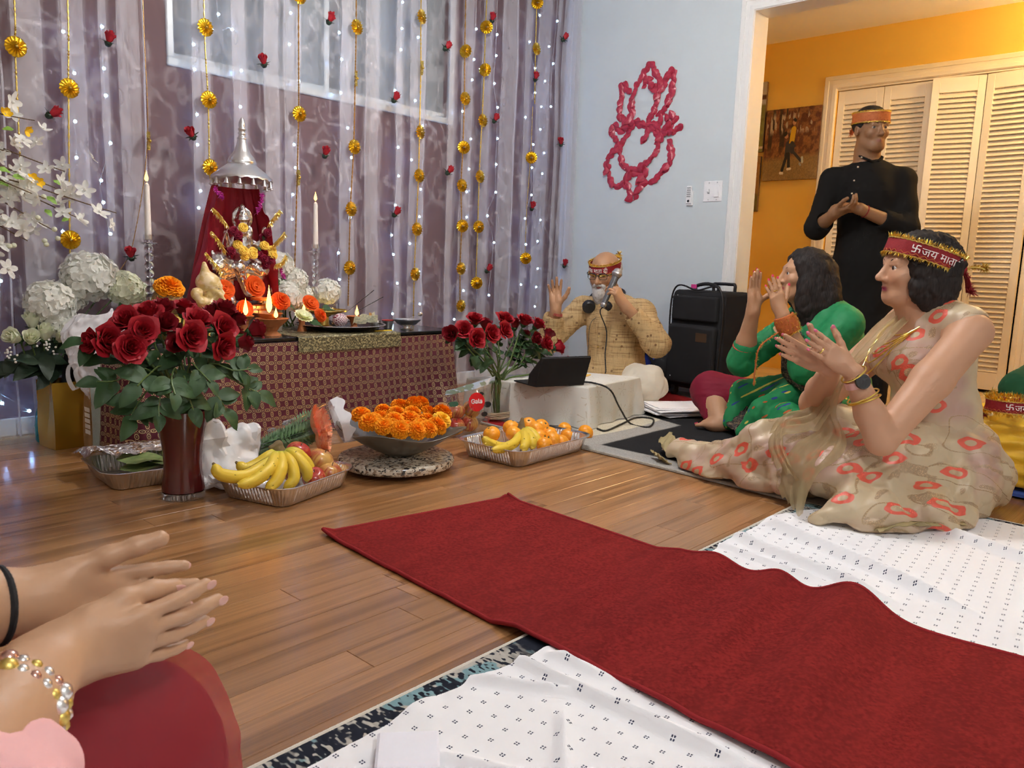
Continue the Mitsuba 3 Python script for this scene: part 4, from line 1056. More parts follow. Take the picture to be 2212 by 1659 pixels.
gd = gh + [ell(GL(0, -.06, .10), (.043, .010, .050), GB, .003), cap(GL(0, 0, .09), GL(0, -.01, .26), .027, .010, .006), ell(GL(0, 0, .085), (.029, .029, .009), GB, .003), ell(GL(-.11, -.03, -.08), (.010, .012, .024), GB, .006), ell(GL(.11, -.03, -.08), (.010, .012, .024), GB, .006), cap(S(512, 505), S(514, 530), .014, .022), cap(S(514, 525), S(520, 565), .034, .042, .02),
      cap(S(497, 522), S(478, 535, -.02), .013, .012), cap(S(478, 535, -.02), S(466, 512, -.05), .012, .010), cap(S(528, 522), S(546, 535, -.02), .013, .012), cap(S(546, 535, -.02), S(552, 508, -.045), .012, .009), ell(S(552, 502, -.045), (.011, .011, .014)),
      cap(S(500, 528, -.02), S(492, 545, -.05), .012, .011), cap(S(492, 545, -.05), S(494, 520, -.06), .011, .009), ell(S(494, 515, -.06), (.010, .008, .014)),
      cap(S(520, 565), S(490, 578, -.06), .040, .026, .02), cap(S(490, 578, -.06), S(505, 625, -.065), .024, .015, .015), cap(S(525, 568), S(545, 582, -.05), .038, .028, .02), ell(S(508, 632, -.075), (.014, .022, .010))]
gm = displace(blob(gd, .0026), lambda p, n: np.where(np.linalg.norm(p - GH, axis=1) < .036, .0003, .0022) * (fb(p * 110, 3) - .5) * 2)
part(t, 'goddess', ply(gm, 'm_silver_bright', True))
sw = spline([S(472, 500, -.06), S(462, 515, -.06), S(456, 535, -.06), S(456, 560, -.06), S(464, 575, -.06)], 30)
part(t, 'sword', ply(tube(sw, np.interp(np.linspace(0, 1, 30), [0, .3, .7, .8, 1], [.002, .008, .007, .004, .005]), 8, flat=.4), 'm_silver_bright'))
# veil behind the statue: a red cloth cone open to the front, with gold tinsel
mat('m_veil', lambda p, n, uv: MX((0.20, 0.008, 0.018), (0.36, 0.016, 0.030), FB(p.x * 25, p.y * 25, p.z * 8)), 0.6, 0.3, sheen=.5)
mat('m_magenta', (0.42, 0.02, 0.26), 0.4, 0.5)
def veil(u, v):
    th = np.pi * (-.06 + 1.12 * u)
    z0, z1 = 1.005, .53
    z = z0 + (z1 - z0) * v
    r = .092 + .085 * v ** .9 + .016 * np.sign(np.sin(u * 38 + v * 4)) * np.abs(np.sin(u * 38 + v * 4)) ** .6 * (.3 + v) + .025 * v * np.exp(-((u - .5) / .5) ** 2)
    pull = np.exp(-((u * (1 - u)) / .05) ** 2)
    return np.stack([SX - .002 + r * np.cos(th) * np.where(np.cos(th) > 0, .86, 1.10), SY + .025 + r * np.sin(th) * .45 - .075 * pull * (.4 + .6 * v), z - .03 * pull * np.sin(v * 14)], 1)
part(t, 'veil', ply(slab(grid(90, 60, veil)[0], .0015), 'm_veil', True), label='red cloth veil with gold tinsel edging')
def tinsel_mesh(pts, L, n, seed, w=.0011, up=None):
    """A tinsel fringe: thin foil strips standing off a line."""
    r = random.Random(seed); ln = spline(pts, n); ms = []
    for i, p in enumerate(ln):
        for q in range(4):
            d = np.array([r.uniform(-1, 1), r.uniform(-1, .3), r.uniform(-1, 1)]) if up is None else nrm(np.asarray(up) + np.array([r.uniform(-.6, .6) for _ in range(3)]))
            d = nrm(d) * L * r.uniform(.5, 1.1); s = nrm(np.cross(d, [r.uniform(-1, 1), 1, r.uniform(-1, 1)])) * w * 1.5
            ms.append((np.array([p - s, p + s, p + d * .55 + s + (0, 0, .1 * L), p + d * .55 - s + (0, 0, .1 * L), p + d]), np.array([[0, 1, 2], [0, 2, 3], [3, 2, 4]])))
    return join(ms)
seed = 0
for a, b, c in (((428, 468), (440, 482), (456, 497)), ((424, 512), (438, 530), (450, 548)), ((412, 552), (428, 572), (446, 592)), ((571, 462), (560, 472), (546, 490)), ((582, 505), (570, 516), (556, 532)), ((584, 552), (572, 566), (560, 572))):
    seed += 1
    y = -.10
    part(t, 'tinsel', ply([tinsel_mesh([S(*a, y), S(*b, y - .01), S(*c, y)], .022, 60, seed, .0010, (0, -.4, -1)), tube(spline([S(*a, y), S(*b, y - .01), S(*c, y)], 20), .004, 6)], 'm_tinsel', False))
for a, b, c in (((436, 430), (444, 440), (452, 448)), ((536, 432), (532, 450), (524, 470)), ((404, 598), (410, 608), (418, 616)), ((574, 575), (578, 590), (584, 598))):
    seed += 1
    part(t, 'frill', ply([tinsel_mesh([S(*a, -.085), S(*b, -.09), S(*c, -.085)], .016, 30, seed)], 'm_magenta', False))
# flower garland on the goddess
YF = ply(pom(.017, 5, 9, .007, .006, .8, 3), 'm_flower_yellow', True); MF = ply(pom(.016, 5, 9, .007, .006, .8, 4), 'm_flower_maroon', True)
for j, (x, y, kind) in enumerate([(497, 500, 0), (482, 534, 0), (492, 545, 0), (503, 552, 0), (497, 556, 0), (512, 552, 0), (518, 546, 0), (540, 533, 0), (556, 552, 0), (560, 542, 0), (474, 508, 1), (481, 516, 1), (486, 525, 1), (528, 552, 1), (536, 560, 1), (548, 566, 1), (543, 572, 1), (545, 508, 1), (540, 518, 1), (468, 548, 1), (552, 560, 1)]):
    p = S(x, y, -.075 - .01 * (j % 3))
    part(t, 'garland_flower', (YF, MF)[kind], M4(p, frame([.1 * ((j % 5) - 2), -1, .3])))
for j, (x, y) in enumerate([(484, 520), (530, 545), (545, 560), (480, 515), (538, 524)]):
    part(t, 'garland_leaf', LEAF[2], M4(S(x, y, -.09), frame([0, -1, .2], [math.cos(j * 2), 0, math.sin(j * 2)]), .45))
# silver umbrella
t = thing('silver_umbrella', 'silver ceremonial umbrella with small bells and a tall spire above the statue', 'umbrella')
UZ = S(512, 400)[2]
pr = [(.122, -.014), (.120, -.004), (.090, .022), (.056, .048), (.054, .052), (.057, .058), (.054, .064), (.052, .066), (.050, .076), (.036, .092), (.028, .108), (.021, .128), (.017, .146), (.016, .150), (.019, .153), (.016, .157), (.013, .161), (.012, .168), (.016, .173), (.012, .178), (.010, .182), (.015, .188), (.015, .192), (.010, .196), (.012, .203), (.0115, .215), (.008, .227), (.003, .236), (.0005, .238)]
can = lathe([(r, z) for r, z in pr], 60)
ang = np.arctan2(can[0][:60, 1], can[0][:60, 0]); can[0][:60, 2] += .006 * np.abs(np.sin(ang * 9)) - .004
UM = M4((SX, SY - .015, UZ), roty(.03) @ rotx(-.02))
part(t, 'canopy', ply(slab(can, -.0012), 'm_silver', True), UM)
bell = ply(lathe([(.0008, .014), (.004, .013), (.006, .006), (.0085, -.006), (.0125, -.012), (.0125, -.0135), (.0008, -.011)], 14), 'm_silver_bright', 40)
for j in range(14):
    a = j * 2 * math.pi / 14 + .1
    b = UM @ M4((.116 * math.cos(a), .116 * math.sin(a), -.028))
    bk = part(t, 'bell', bell, b)
    part(bk, 'clapper', ply(ball((0, 0, -.016), .0028, 1), 'm_silver_bright'), b)
part(t, 'pole', ply(tube([(SX + .0, SY + .10, TZ + .001), (SX, SY + .10, UZ + .03), (SX, SY - .01, UZ + .05)], .006, 8), 'm_silver'))

# cream figurine with tall topknot, red wrap
t = thing('figurine', 'small cream and gold figurine with a pointed crown and red wrap, left of the statue', 'figurine')
G0 = (1.464, 2.93, 0.476); gk = .00198
def Gp(px, py, dy=0.0): return np.array([G0[0] + (px - 447) * gk, 2.93 + dy, G0[2] + (690 - py) * gk])
FBs = basis((.62, -.78, -.05)); FH = Gp(456, 630, -.005); fh, FLc = head_prims(FH, FBs, .46, 1.2)
fg = fh + [cap(Gp(444, 582), Gp(447, 616), .008, .030, .02), ell(FLc(0, -.03, .05), np.array((.088, .10, .085)) * .46, FBs, .01), ell(Gp(425, 640, -.01), (.022, .02, .024)), ell(Gp(432, 655, -.02), (.020, .018, .018)),
      ell(Gp(455, 668), (.05, .04, .05)), cap(Gp(480, 668), Gp(470, 655, -.04), .014, .012), cap(Gp(470, 655, -.04), Gp(462, 640, -.05), .012, .010), ell(Gp(447, 660, -.035), (.012, .010, .016)), ell(Gp(455, 690), (.06, .045, .03))]
mat('m_figurine', lambda p, n, uv: MX((0.62, 0.44, 0.16), (0.80, 0.62, 0.36), SS(.35, .65, FB(p.x * 60, p.y * 60, p.z * 60))), 0.35, 0.5)
part(t, 'body', ply(displace(blob(fg, .0026), lambda p, n: .0005 * (fb(p * 120, 2) - .5)), 'm_figurine', True))
part(t, 'wrap', ply(blob([ell(Gp(450, 676, -.008), (.050, .040, .022)), ell(Gp(430, 680, -.008), (.03, .034, .02)), cap(Gp(420, 692), Gp(480, 692), .036, .036)], .003), mat('m_red_paint', (0.55, 0.02, 0.02), 0.35), True), label='red painted wrap')
eyes(t, FLc, FBs, .46)
part(t, 'lips', ply(tube([FLc(-.016, .081, -.063), FLc(0, .089, -.0625), FLc(.016, .081, -.063)], .0022, 6), mat('m_lip_red', (.45, .04, .05), .4)))
part(t, 'base', ply(lathe([(.001, TZ), (.07, TZ), (.075, TZ + .01), (.06, TZ + .02), (.05, Gp(0, 700)[2]), (.001, Gp(0, 700)[2])], 24), 'm_gold_soft'), M4((Gp(452, 0)[0], 2.93, .0005)))

# coconut on a pot with a large marigold
t = thing('coconut_pot', 'fibrous brown coconut on a tinsel wrapped pot at the left of the altar', 'pot')
cp = (1.322, 2.95, 0.544)
mat('m_coir', lambda p, n, uv: MX((0.12, 0.065, 0.028), (0.36, 0.24, 0.12), FB(p.x * 60, p.y * 200, p.z * 160)), 0.9, 0.1)
nut = displace(tr(ball((0, 0, 0), .056, 4), cp), lambda p, n: .006 * (fb(p * np.array([60, 160, 160]), 3) - .5))
part(t, 'coconut', ply(nut, 'm_coir', True))
part(t, 'pot', ply(lathe([(.001, TZ), (.045, TZ), (.075, TZ + .035), (.078, TZ + .06), (.055, TZ + .085), (.058, TZ + .095), (.052, TZ + .095), (.001, TZ + .08)], 28), 'm_gold_soft'), M4((cp[0], cp[1], .0005)))
part(t, 'tinsel', ply([tinsel_mesh([np.array([cp[0] + .058 * math.cos(a), cp[1] + .058 * math.sin(a), cp[2] - .008 + .02 * math.sin(a * 2)]) for a in np.linspace(0, 6.28, 14)], .020, 130, 77)], 'm_gold_soft', False))
BIGM = pom(.052, 9, 22, .017, .011, .66, 8, .35)
k = key_for('marigold'); put(k, ply(BIGM, 'm_marigold', True), M4(np.array(cp) + (.003, -.01, .052), rotx(.5) @ roty(.1))); labels[k] = {'label': 'big deep orange marigold head on top of the coconut', 'category': 'flower', 'group': 'flowers laid on the altar'}

# loose flowers
ZIN = ply([tr(daisy(.040, 15, 3, .42, .18, 2)), tr(pom(.012, 3, 9, .006, .005, .7, 2), (0, 0, .006))], 'm_marigold_red', True)
POMR = ply(pom(.040, 8, 20, .012, .010, .6, 9), 'm_marigold_red', True)
POMG = ply([tr(daisy(.042, 17, 3, .26, .30, 5)), tr(ball((0, 0, .008), .009, 2))], 'm_flower_cream', True)
for px, py, yy, sh, sc, up, lab in [(485, 625, 2.975, ZIN, 1.05, (-.1, -1, .5), 'scarlet zinnia beside the cream figurine, upper one'), (480, 652, 2.95, ZIN, .95, (0, -1, .3), 'scarlet zinnia beside the cream figurine, lower one'), (551, 619, 2.975, ZIN, 1.15, (.1, -1, .35), 'scarlet zinnia at the lion hind paws, left of the tallest flame'),
        (607, 650, 2.98, POMR, 1.0, (.1, -1, .7), 'orange red marigold right of the tallest flame'), (671, 655, 2.99, ZIN, 1.0, (0, -1, .7), 'scarlet zinnia resting on the gold rope plate'), (692, 681, 2.93, POMR, .75, (.4, -1, .5), 'orange red marigold on the big plate behind the leaf'), (655, 685, 2.92, POMG, 1.0, (0, -.7, 1), 'pale green white zinnia at the left of the big plate'),
        (712, 675, 3.03, POMG, .7, (0, -.6, 1), 'small pale zinnia behind the beaded ball'), (528, 668, 2.955, ZIN, .95, (0, -1, .2), 'scarlet zinnia glowing behind the left small flame')]:
    p = {(485, 625): (1.562, 2.975, 0.59), (480, 652): (1.539, 2.95, 0.542), (551, 619): (1.696, 2.975, 0.602), (607, 650): (1.818, 2.98, 0.542), (671, 655): (1.971, 2.99, 0.53), (692, 681): (1.98, 2.93, 0.481), (655, 685): (1.888, 2.92, 0.475), (712, 675): (2.097, 3.03, 0.484), (528, 668): (1.636, 2.955, 0.511)}[(px, py)]
    k = key_for('zinnia'); put(k, sh, M4(p, frame(up), sc)); labels[k] = {'label': lab, 'category': 'flower', 'group': 'flowers laid on the altar'}
for p, d, lab in (((1.942, 2.88, 0.453), (1, -.1, -.05), 'green leaf on the front rim of the big plate'), ((2.105, 3.03, 0.507), (1, .2, .05), 'broad green leaf under the right candlestick'), ((1.871, 3, 0.524), (1, -.2, -.25), 'green leaf beside the orange red marigold')):
    k = key_for('leaf'); put(k, LEAF[1], M4(np.array(p) - np.array(d) * .05, frame((0, -.5, 1), d), 1.3)); labels[k] = {'label': lab, 'category': 'leaf', 'group': 'leaves on the altar'}

# oil lamps
mat('m_clay', (0.36, 0.13, 0.045), 0.55, 0.3)
mat('m_oil', (0.30, 0.14, 0.02), 0.05, 0.5)
def diya(name, label, c, r, h, fl_, fh, fr, bright=1.0, foot=True):
    t = thing(name, label, 'oil lamp', 'burning oil lamps on the altar')
    z = c[2]
    bowl = lathe([(.001, -h), (r * .5, -h), (r * .8, -h * .45), (r, 0), (r * .95, .001), (r * .72, -h * .4), (.001, -h * .55)], 28)
    a = np.arctan2(bowl[0][:, 1], bowl[0][:, 0]); w = np.exp(-((a - fl_) / .5) ** 2) * np.hypot(bowl[0][:, 0], bowl[0][:, 1]) / r
    bowl[0][:, 0] += w * r * .28 * math.cos(fl_); bowl[0][:, 1] += w * r * .28 * math.sin(fl_)
    part(t, 'bowl', ply(bowl, 'm_clay'), M4(c))
    part(t, 'oil', ply(lathe([(.0005, -h * .3), (r * .72, -h * .3)], 24), 'm_oil'), M4(c))
    if foot and z - h > TZ + .004:
        part(t, 'foot', ply(lathe([(.001, TZ + .0006), (r * .62, TZ + .0006), (r * .34, (TZ + z - h) / 2), (r * .52, z - h + .0004), (.001, z - h + .0004)], 24), 'm_clay'), M4((c[0], c[1], 0)))
    put_flame(t, (c[0] + .35 * r * math.cos(fl_), c[1] + .35 * r * math.sin(fl_), z + .002), fh, fr, bright)
diya('oil_lamp', 'large clay oil lamp with the tallest flame in front of the statue', (1.763, 2.99, 0.491), .062, .030, -1.9, .115, .0125)
diya('oil_lamp', 'wide clay oil lamp in front of the lamp with the tallest flame', (1.73, 2.91, 0.474), .066, .034, .1, .042, .009)
diya('oil_lamp', 'clay oil lamp behind the top of the red roses', (1.62, 2.93, 0.487), .040, .020, -1.6, .070, .010)
diya('oil_lamp', 'small clay oil lamp half hidden at the left end of the big plate', (1.933, 3, 0.495), .036, .018, .3, .030, .007)
diya('oil_lamp', 'clay oil lamp on the big plate beside the incense sticks', (2.204, 2.99, 0.468), .038, .020, -1.0, .048, .009, 1.0, True)

# big plate and its offerings
t = thing('offering_plate', 'large round steel plate with dark underside on the gold runner', 'plate')
PC = (2.135, 3.0, 0)
part(t, 'dish', ply(lathe([(.001, TZ + .0022), (.095, TZ + .0022), (.13, TZ + .006), (.205, TZ + .026), (.206, TZ + .029), (.195, TZ + .027), (.128, TZ + .009), (.001, TZ + .006)], 64), mat('m_plate_dark', (.035, .032, .03), .25, .5, .6)), M4(PC))
part(t, 'rim', ply(lathe([(.2052, TZ + .0275), (.2072, TZ + .029), (.204, TZ + .031), (.196, TZ + .0295)], 64), 'm_silver'), M4(PC))
t = thing('rope_plate', 'gold plate with a twisted rope rim behind the big plate', 'plate')
rc = (2.101, 3.08, 0.491)
a = np.linspace(0, 2 * np.pi, 121)
part(t, 'dish', ply(lathe([(.001, 0), (.05, 0), (.105, .016), (.105, .018), (.05, .004), (.001, .004)], 40), 'm_gold_soft'), M4((rc[0], rc[1], rc[2] - .018)))
part(t, 'rim', ply(tube(np.stack([rc[0] + .106 * np.cos(a), rc[1] + .106 * np.sin(a), rc[2] + .002 * np.sin(a * 60)], 1), .004 + .001 * np.sin(a * 60), 6), 'm_tinsel'))
part(t, 'stand', ply(lathe([(.001, TZ + .001), (.06, TZ + .001), (.025, TZ + .02), (.022, rc[2] - .03), (.04, rc[2] - .0182), (.001, rc[2] - .0182)], 24), 'm_gold_soft'), M4((rc[0], rc[1], 0)))
mat('m_bead_ball', lambda p, n, uv: dr.select(SS(.3, .32, dr.abs(dr.sin(p.z * 520)) * dr.abs(dr.sin(p.x * 300 + 1.57 * dr.floor(p.z * 520 / 3.14159)))) > .5, mi.Color3f(.80, .76, .74), mi.Color3f(.16, .01, .03)), .4)
k = key_for('beaded_ball'); bp = (2.098, 2.95, 0.458); put(k, ply(tr(lathe([(.001, -.030), (.022, -.027), (.033, -.012), (.034, .004), (.026, .018), (.012, .026), (.001, .028)], 28), bp), 'm_bead_ball')); labels[k] = {'label': 'maroon ball covered with rows of white beads on the big plate', 'category': 'ornament'}
mat('m_note', lambda p, n, uv: MX((0.42, 0.42, 0.30), (0.62, 0.58, 0.40), SS(.4, .6, FB(p.x * 150, p.y * 150, p.z * 150))), 0.8, 0.2)
for j, (q, an) in enumerate((((2.163, 2.9, 0.456), .2), ((2.238, 2.93, 0.46), -.3), ((2.289, 2.97, 0.465), .8))):
    k = key_for('banknote')
    m = grid(14, 5, lambda u, v: np.stack([(u - .5) * .085, .018 * np.sin(u * 3.3) - .008, (v - .5) * .034 + .004 * np.sin(u * 7)], 1))[0]
    put(k, ply(slab(m, .0012), 'm_note', True), M4(q, rotz(an) @ rotx(.3 - .2 * j))); labels[k] = {'label': ('greenish banknote curled at the front of the big plate', 'greenish banknote standing behind the curled one on the plate', 'greenish banknote leaning by the steel cups')[j], 'category': 'banknote', 'group': 'banknotes on the plate'}
for j, (a_, b_) in enumerate((((2.17, 2.99, 0.492), (2.34, 3.02, 0.586)), ((2.207, 2.97, 0.492), (2.378, 3, 0.554)))):
    k = key_for('incense_stick'); put(k, ply(tube([a_, b_], [.0011, .0019], 6), 'm_black')); labels[k] = {'label': ('dark incense stick, the upper of the two', 'dark incense stick, the lower of the two')[j], 'category': 'incense stick', 'group': 'incense sticks'}
t = thing('silver_bowl', 'silver footed bowl at the right end of the altar', 'bowl')
bc = (2.445, 2.9, 0.413)
part(t, 'body', ply(lathe([(.001, 0), (.030, 0), (.031, .004), (.018, .010), (.017, .014), (.045, .026), (.066, .046), (.067, .049), (.063, .047), (.042, .028), (.001, .022)], 48), 'm_silver'), M4((bc[0], bc[1], TZ + .0006)))
k = thing('spoon', 'small silver spoon lying in the silver bowl', 'spoon'); sp = np.array([bc[0], bc[1], TZ + .052])
put(k, ply([tube([sp + (-.02, 0, -.012), sp + (.03, .0, .006), sp + (.075, .0, .018)], [.0035, .0025, .0022], 8, flat=.5), tr(ball((0, 0, 0), .012, 2), sp + (.082, 0, .021))], 'm_silver_bright'))
mat('m_red_enamel', (.35, .03, .025), .3)
for j, (q, lab) in enumerate((((2.332, 3, 0.44), 'plain steel cup between the banknotes and the red rimmed cup'), ((2.386, 2.97, 0.434), 'small steel cup with a red rim left of the silver bowl'))):
    t = thing('steel_cup', lab, 'cup')
    part(t, 'body', ply(lathe([(.001, 0), (.020, 0), (.023, .015), (.028, .036), (.029, .038), (.027, .037), (.021, .012), (.001, .004)], 32), 'm_silver'), M4((q[0], q[1], TZ + .001)))
    if j: part(t, 'rim', ply(lathe([(.0275, .036), (.031, .040), (.029, .042), (.026, .039)], 32), 'm_red_enamel'), M4((q[0], q[1], TZ + .001)), label='red rim')
k = key_for('yellow_strip'); q = (2.271, 2.86, 0.42); put(k, ply(cbox(q[0] - .05, q[0] + .05, q[1] - .006, q[1] + .006, TZ + .002, TZ + .006, .001), mat('m_yellow', (.75, .50, .03), .5), False), None); labels[k] = {'label': 'thin yellow strip lying between the plate and the silver bowl', 'category': 'strip'}
t = thing('tealight_glass', 'small clear tealight glass with orange glow left of the incense', 'tealight')
q = (2.205, 3.16, 0.498)
part(t, 'glass', ply(lathe([(.001, 0), (.024, 0), (.028, .05), (.026, .05), (.022, .004), (.001, .004)], 24), 'm_glass'), M4((q[0], q[1], q[2] - .03)))
part(t, 'stand', ply(lathe([(.001, TZ + .001), (.03, TZ + .001), (.012, TZ + .03), (.022, q[2] - .0306), (.001, q[2] - .0306)], 20), 'm_glass'), M4((q[0], q[1], 0)))
put_flame(t, (q[0], q[1], q[2] - .018), .018, .005, .7)
t = thing('glass_jar', 'clear glass jar behind the tallest flame', 'jar'); q = (1.766, 3.02, 0.53)
part(t, 'body', ply(lathe([(.001, TZ + .001), (.05, TZ + .001), (.056, TZ + .02), (.056, q[2] + .012), (.052, q[2] + .012), (.05, TZ + .012), (.001, TZ + .006)], 32), 'm_glass'), M4((q[0] + .015, q[1] + .02, 0)))
part(t, 'lid', ply(lathe([(.001, q[2] + .0125), (.060, q[2] + .0125), (.060, q[2] + .022), (.001, q[2] + .024)], 32), mat('m_orange_lid', (.75, .18, .03), .4)), M4((q[0] + .015, q[1] + .02, 0)), label='orange lid')
# white hydrangeas standing behind the altar at the right
t = thing('hydrangea_bunch', 'bunch of white artificial hydrangeas right of the silver statue', 'flowers')
SNOW = [ply(snowball(.062, 70, .024, s), 'm_petal_white', False) for s in (1, 2)]
SNOWC = [ply(snowball(.062, 70, .024, s), 'm_petal_cream', False) for s in (3,)]
base = np.array((1.98, 3.22, TZ + .004))
for j, (q, sc) in enumerate((((1.92, 3.16, 0.691), .95), ((1.99, 3.14, 0.625), .85), ((1.939, 3.12, 0.554), 1.05), ((2.174, 3.16, 0.572), .95), ((1.902, 3.18, 0.612), .9), ((2.037, 3.15, 0.552), .9))):
    part(t, 'bloom', SNOW[j % 2], M4(q, frame((.2 * (j % 3 - 1), -.6, 1)), sc))
    part(t, 'stem', ply(tube(spline([base + (.01 * j, 0, 0), (base + np.array(q)) / 2 + (0, .03, 0), np.array(q) - (0, 0, .03)], 10), .004, 6), 'm_stem'))
for j, (q, d) in enumerate((((1.876, 3.1, 0.621), (1, -.2, .2)), ((2.034, 3.12, 0.578), (.3, -.4, 1)), ((1.916, 3.12, 0.635), (-.4, -.3, .8)), ((2.036, 3.1, 0.544), (-.2, -.4, .9)))):
    part(t, 'leaf', LEAF[0], M4(np.array(q) - np.array(d) * .03, frame((.1, -1, .3), d), 1.1))
# ------------------------------------------------------------------ bouquets, trays and bags on the floor
mat('m_vase_red', (0.050, 0.002, 0.003), 0.08, 0.6, clearcoat=0.8, clearcoat_gloss=0.95)
def rose(name_label, group, vase, P, d, seed, sc=1.0, dark=False, rim=None, leaves=2, lz=(.25, .8)):
    """One cut rose: bloom at P opening along d, its stem curving down into the vase."""
    r = random.Random(seed)
    t = thing('red_rose', name_label, 'rose', group)
    d = nrm(d); P = np.asarray(P, float)
    F = frame(d, [r.uniform(-1, 1), r.uniform(-1, 1), .1])
    part(t, 'bloom', (ROSE_D if dark else ROSE)[seed % 2 if dark else seed % 3], M4(P - d * .022 * sc, F, sc))
    part(t, 'calyx', CALYX, M4(P - d * .020 * sc, F, sc * 1.15), label='green calyx')
    a, b, c = P - d * .03 * sc, np.asarray(rim, float) + np.array([r.uniform(-.6, .6), r.uniform(-.6, .6), 0]) * vase[3], np.array([vase[0] + r.uniform(-.5, .5) * vase[3], vase[1] + r.uniform(-.5, .5) * vase[3], vase[2]])
    ln = spline([a, a - d * .05, (a * .45 + b * .55) - (0, 0, .0), b, c], 26)
    part(t, 'stem', ply(tube(ln, np.linspace(.0034, .0042, 26), 6), 'm_stem'))
    for j in range(leaves):
        q = ln[int(26 * (.16 + .36 * (j + r.random() * .6) / leaves))]
        out = nrm(np.array([q[0] - vase[0], q[1] - vase[1], 0]) + 1e-3 + np.array([r.uniform(-.05, .05), r.uniform(-.05, .05), 0]))
        dd = nrm(out * r.uniform(.6, 1) + np.array([r.uniform(-.7, .7), r.uniform(-.7, .7), r.uniform(-.8, .35)]))
        part(t, 'leaf', LEAF[r.randrange(3)], M4(q, frame(nrm(np.array([r.uniform(-.4, .4), -.5, .8])), dd), r.uniform(.95, 1.35)))

VL = (1.045, 2.262)
t = thing('red_vase', 'dark red flared glass vase with a clear base holding the large bouquet of red roses', 'vase')
part(t, 'body', ply(lathe([(.001, .022), (.056, .022), (.0605, .024), (.060, .035), (.0545, .08), (.0535, .11), (.057, .16), (.068, .22), (.079, .262), (.0805, .268), (.077, .268), (.066, .22), (.054, .16), (.050, .11), (.051, .08), (.055, .034), (.001, .030)], 56), 'm_vase_red', 50), M4((*VL, 0)))
part(t, 'base', ply(lathe([(.001, .0008), (.060, .0008), (.0625, .004), (.0625, .018), (.060, .0215), (.001, .0215)], 56), 'm_glass', 50), M4((*VL, 0)), label='thick clear glass base')
LR = [  # bloom position, opening direction, scale, dark, what tells it apart
    ((0.796, 2.24, 0.482), (-.9, -.25, .15), .95, 0, 'farthest left of the left bouquet'), ((0.814, 2.18, 0.49), (.25, -.9, .15), 1.15, 0, 'bright rose second from the left of the left bouquet'), ((0.858, 2.14, 0.473), (-.1, -.9, .25), 1.2, 0, 'lowest full rose at the left of the left bouquet'),
    ((0.893, 2.15, 0.513), (.0, -.85, .35), 1.15, 0, 'fully open, in front, left of the middle of the left bouquet'), ((0.879, 2.22, 0.538), (-.5, -.5, .6), 1.1, 0, 'above the lowest rose of the left bouquet'), ((0.958, 2.27, 0.553), (-.25, -.3, .9), 1.2, 0, 'in the top row at the left, below the coconut'),
    ((0.967, 2.18, 0.528), (.05, -.7, .6), 1.1, 1, 'deep red, in the middle of the left bouquet'), ((1.014, 2.12, 0.496), (.1, -.9, .2), 1.2, 0, 'fully open, front middle of the left bouquet'), ((1.073, 2.2, 0.534), (.1, -.6, .75), 1.2, 0, 'upper middle of the left bouquet'),
    ((1.016, 2.3, 0.561), (0, -.2, 1), 1.15, 1, 'top row, right under the coconut'), ((1.086, 2.32, 0.564), (0, -.2, 1), 1.0, 0, 'top row, below the cream figurine'), ((1.195, 2.28, 0.554), (.2, -.4, .9), 1.25, 1, 'dark, highest at the right of the left bouquet'),
    ((1.136, 2.17, 0.513), (.2, -.85, .3), 1.15, 0, 'fully open at the right of the left bouquet'), ((1.106, 2.12, 0.465), (.25, -.75, -.1), 1.1, 0, 'drooping, lowest at the right of the left bouquet'), ((1.254, 2.2, 0.501), (.75, -.35, .4), 1.05, 1, 'farthest right of the left bouquet, seen from the side'),
    ((1.231, 2.27, 0.525), (.5, -.4, .6), 1.0, 1, 'behind the farthest right rose of the left bouquet'), ((1.216, 2.2, 0.463), (.6, -.4, .1), .95, 1, 'low behind the farthest right rose of the left bouquet'), ((1.161, 2.3, 0.542), (.1, -.2, 1), 1.05, 1, 'second row behind the upper middle rose of the left bouquet'),
    ((1.042, 2.3, 0.501), (0, -.3, .9), 1.0, 1, 'hidden deep in the middle of the left bouquet'), ((0.995, 2.17, 0.471), (-.3, -.6, .2), .9, 1, 'dark, low between the front roses of the left bouquet'), ((0.955, 2.34, 0.522), (-.4, 0, .9), 1.0, 1, 'at the back left of the left bouquet'), ((1.252, 2.33, 0.479), (.4, .1, .8), 1.0, 1, 'at the back right of the left bouquet')]
for i, (P, d, sc, dk, lab) in enumerate(LR):
    rose('red rose, ' + lab, 'red roses of the left bouquet', (VL[0], VL[1], .05, .034), P, d, 100 + i, sc, bool(dk), (VL[0], VL[1], .262), 4 if i % 2 else 3)
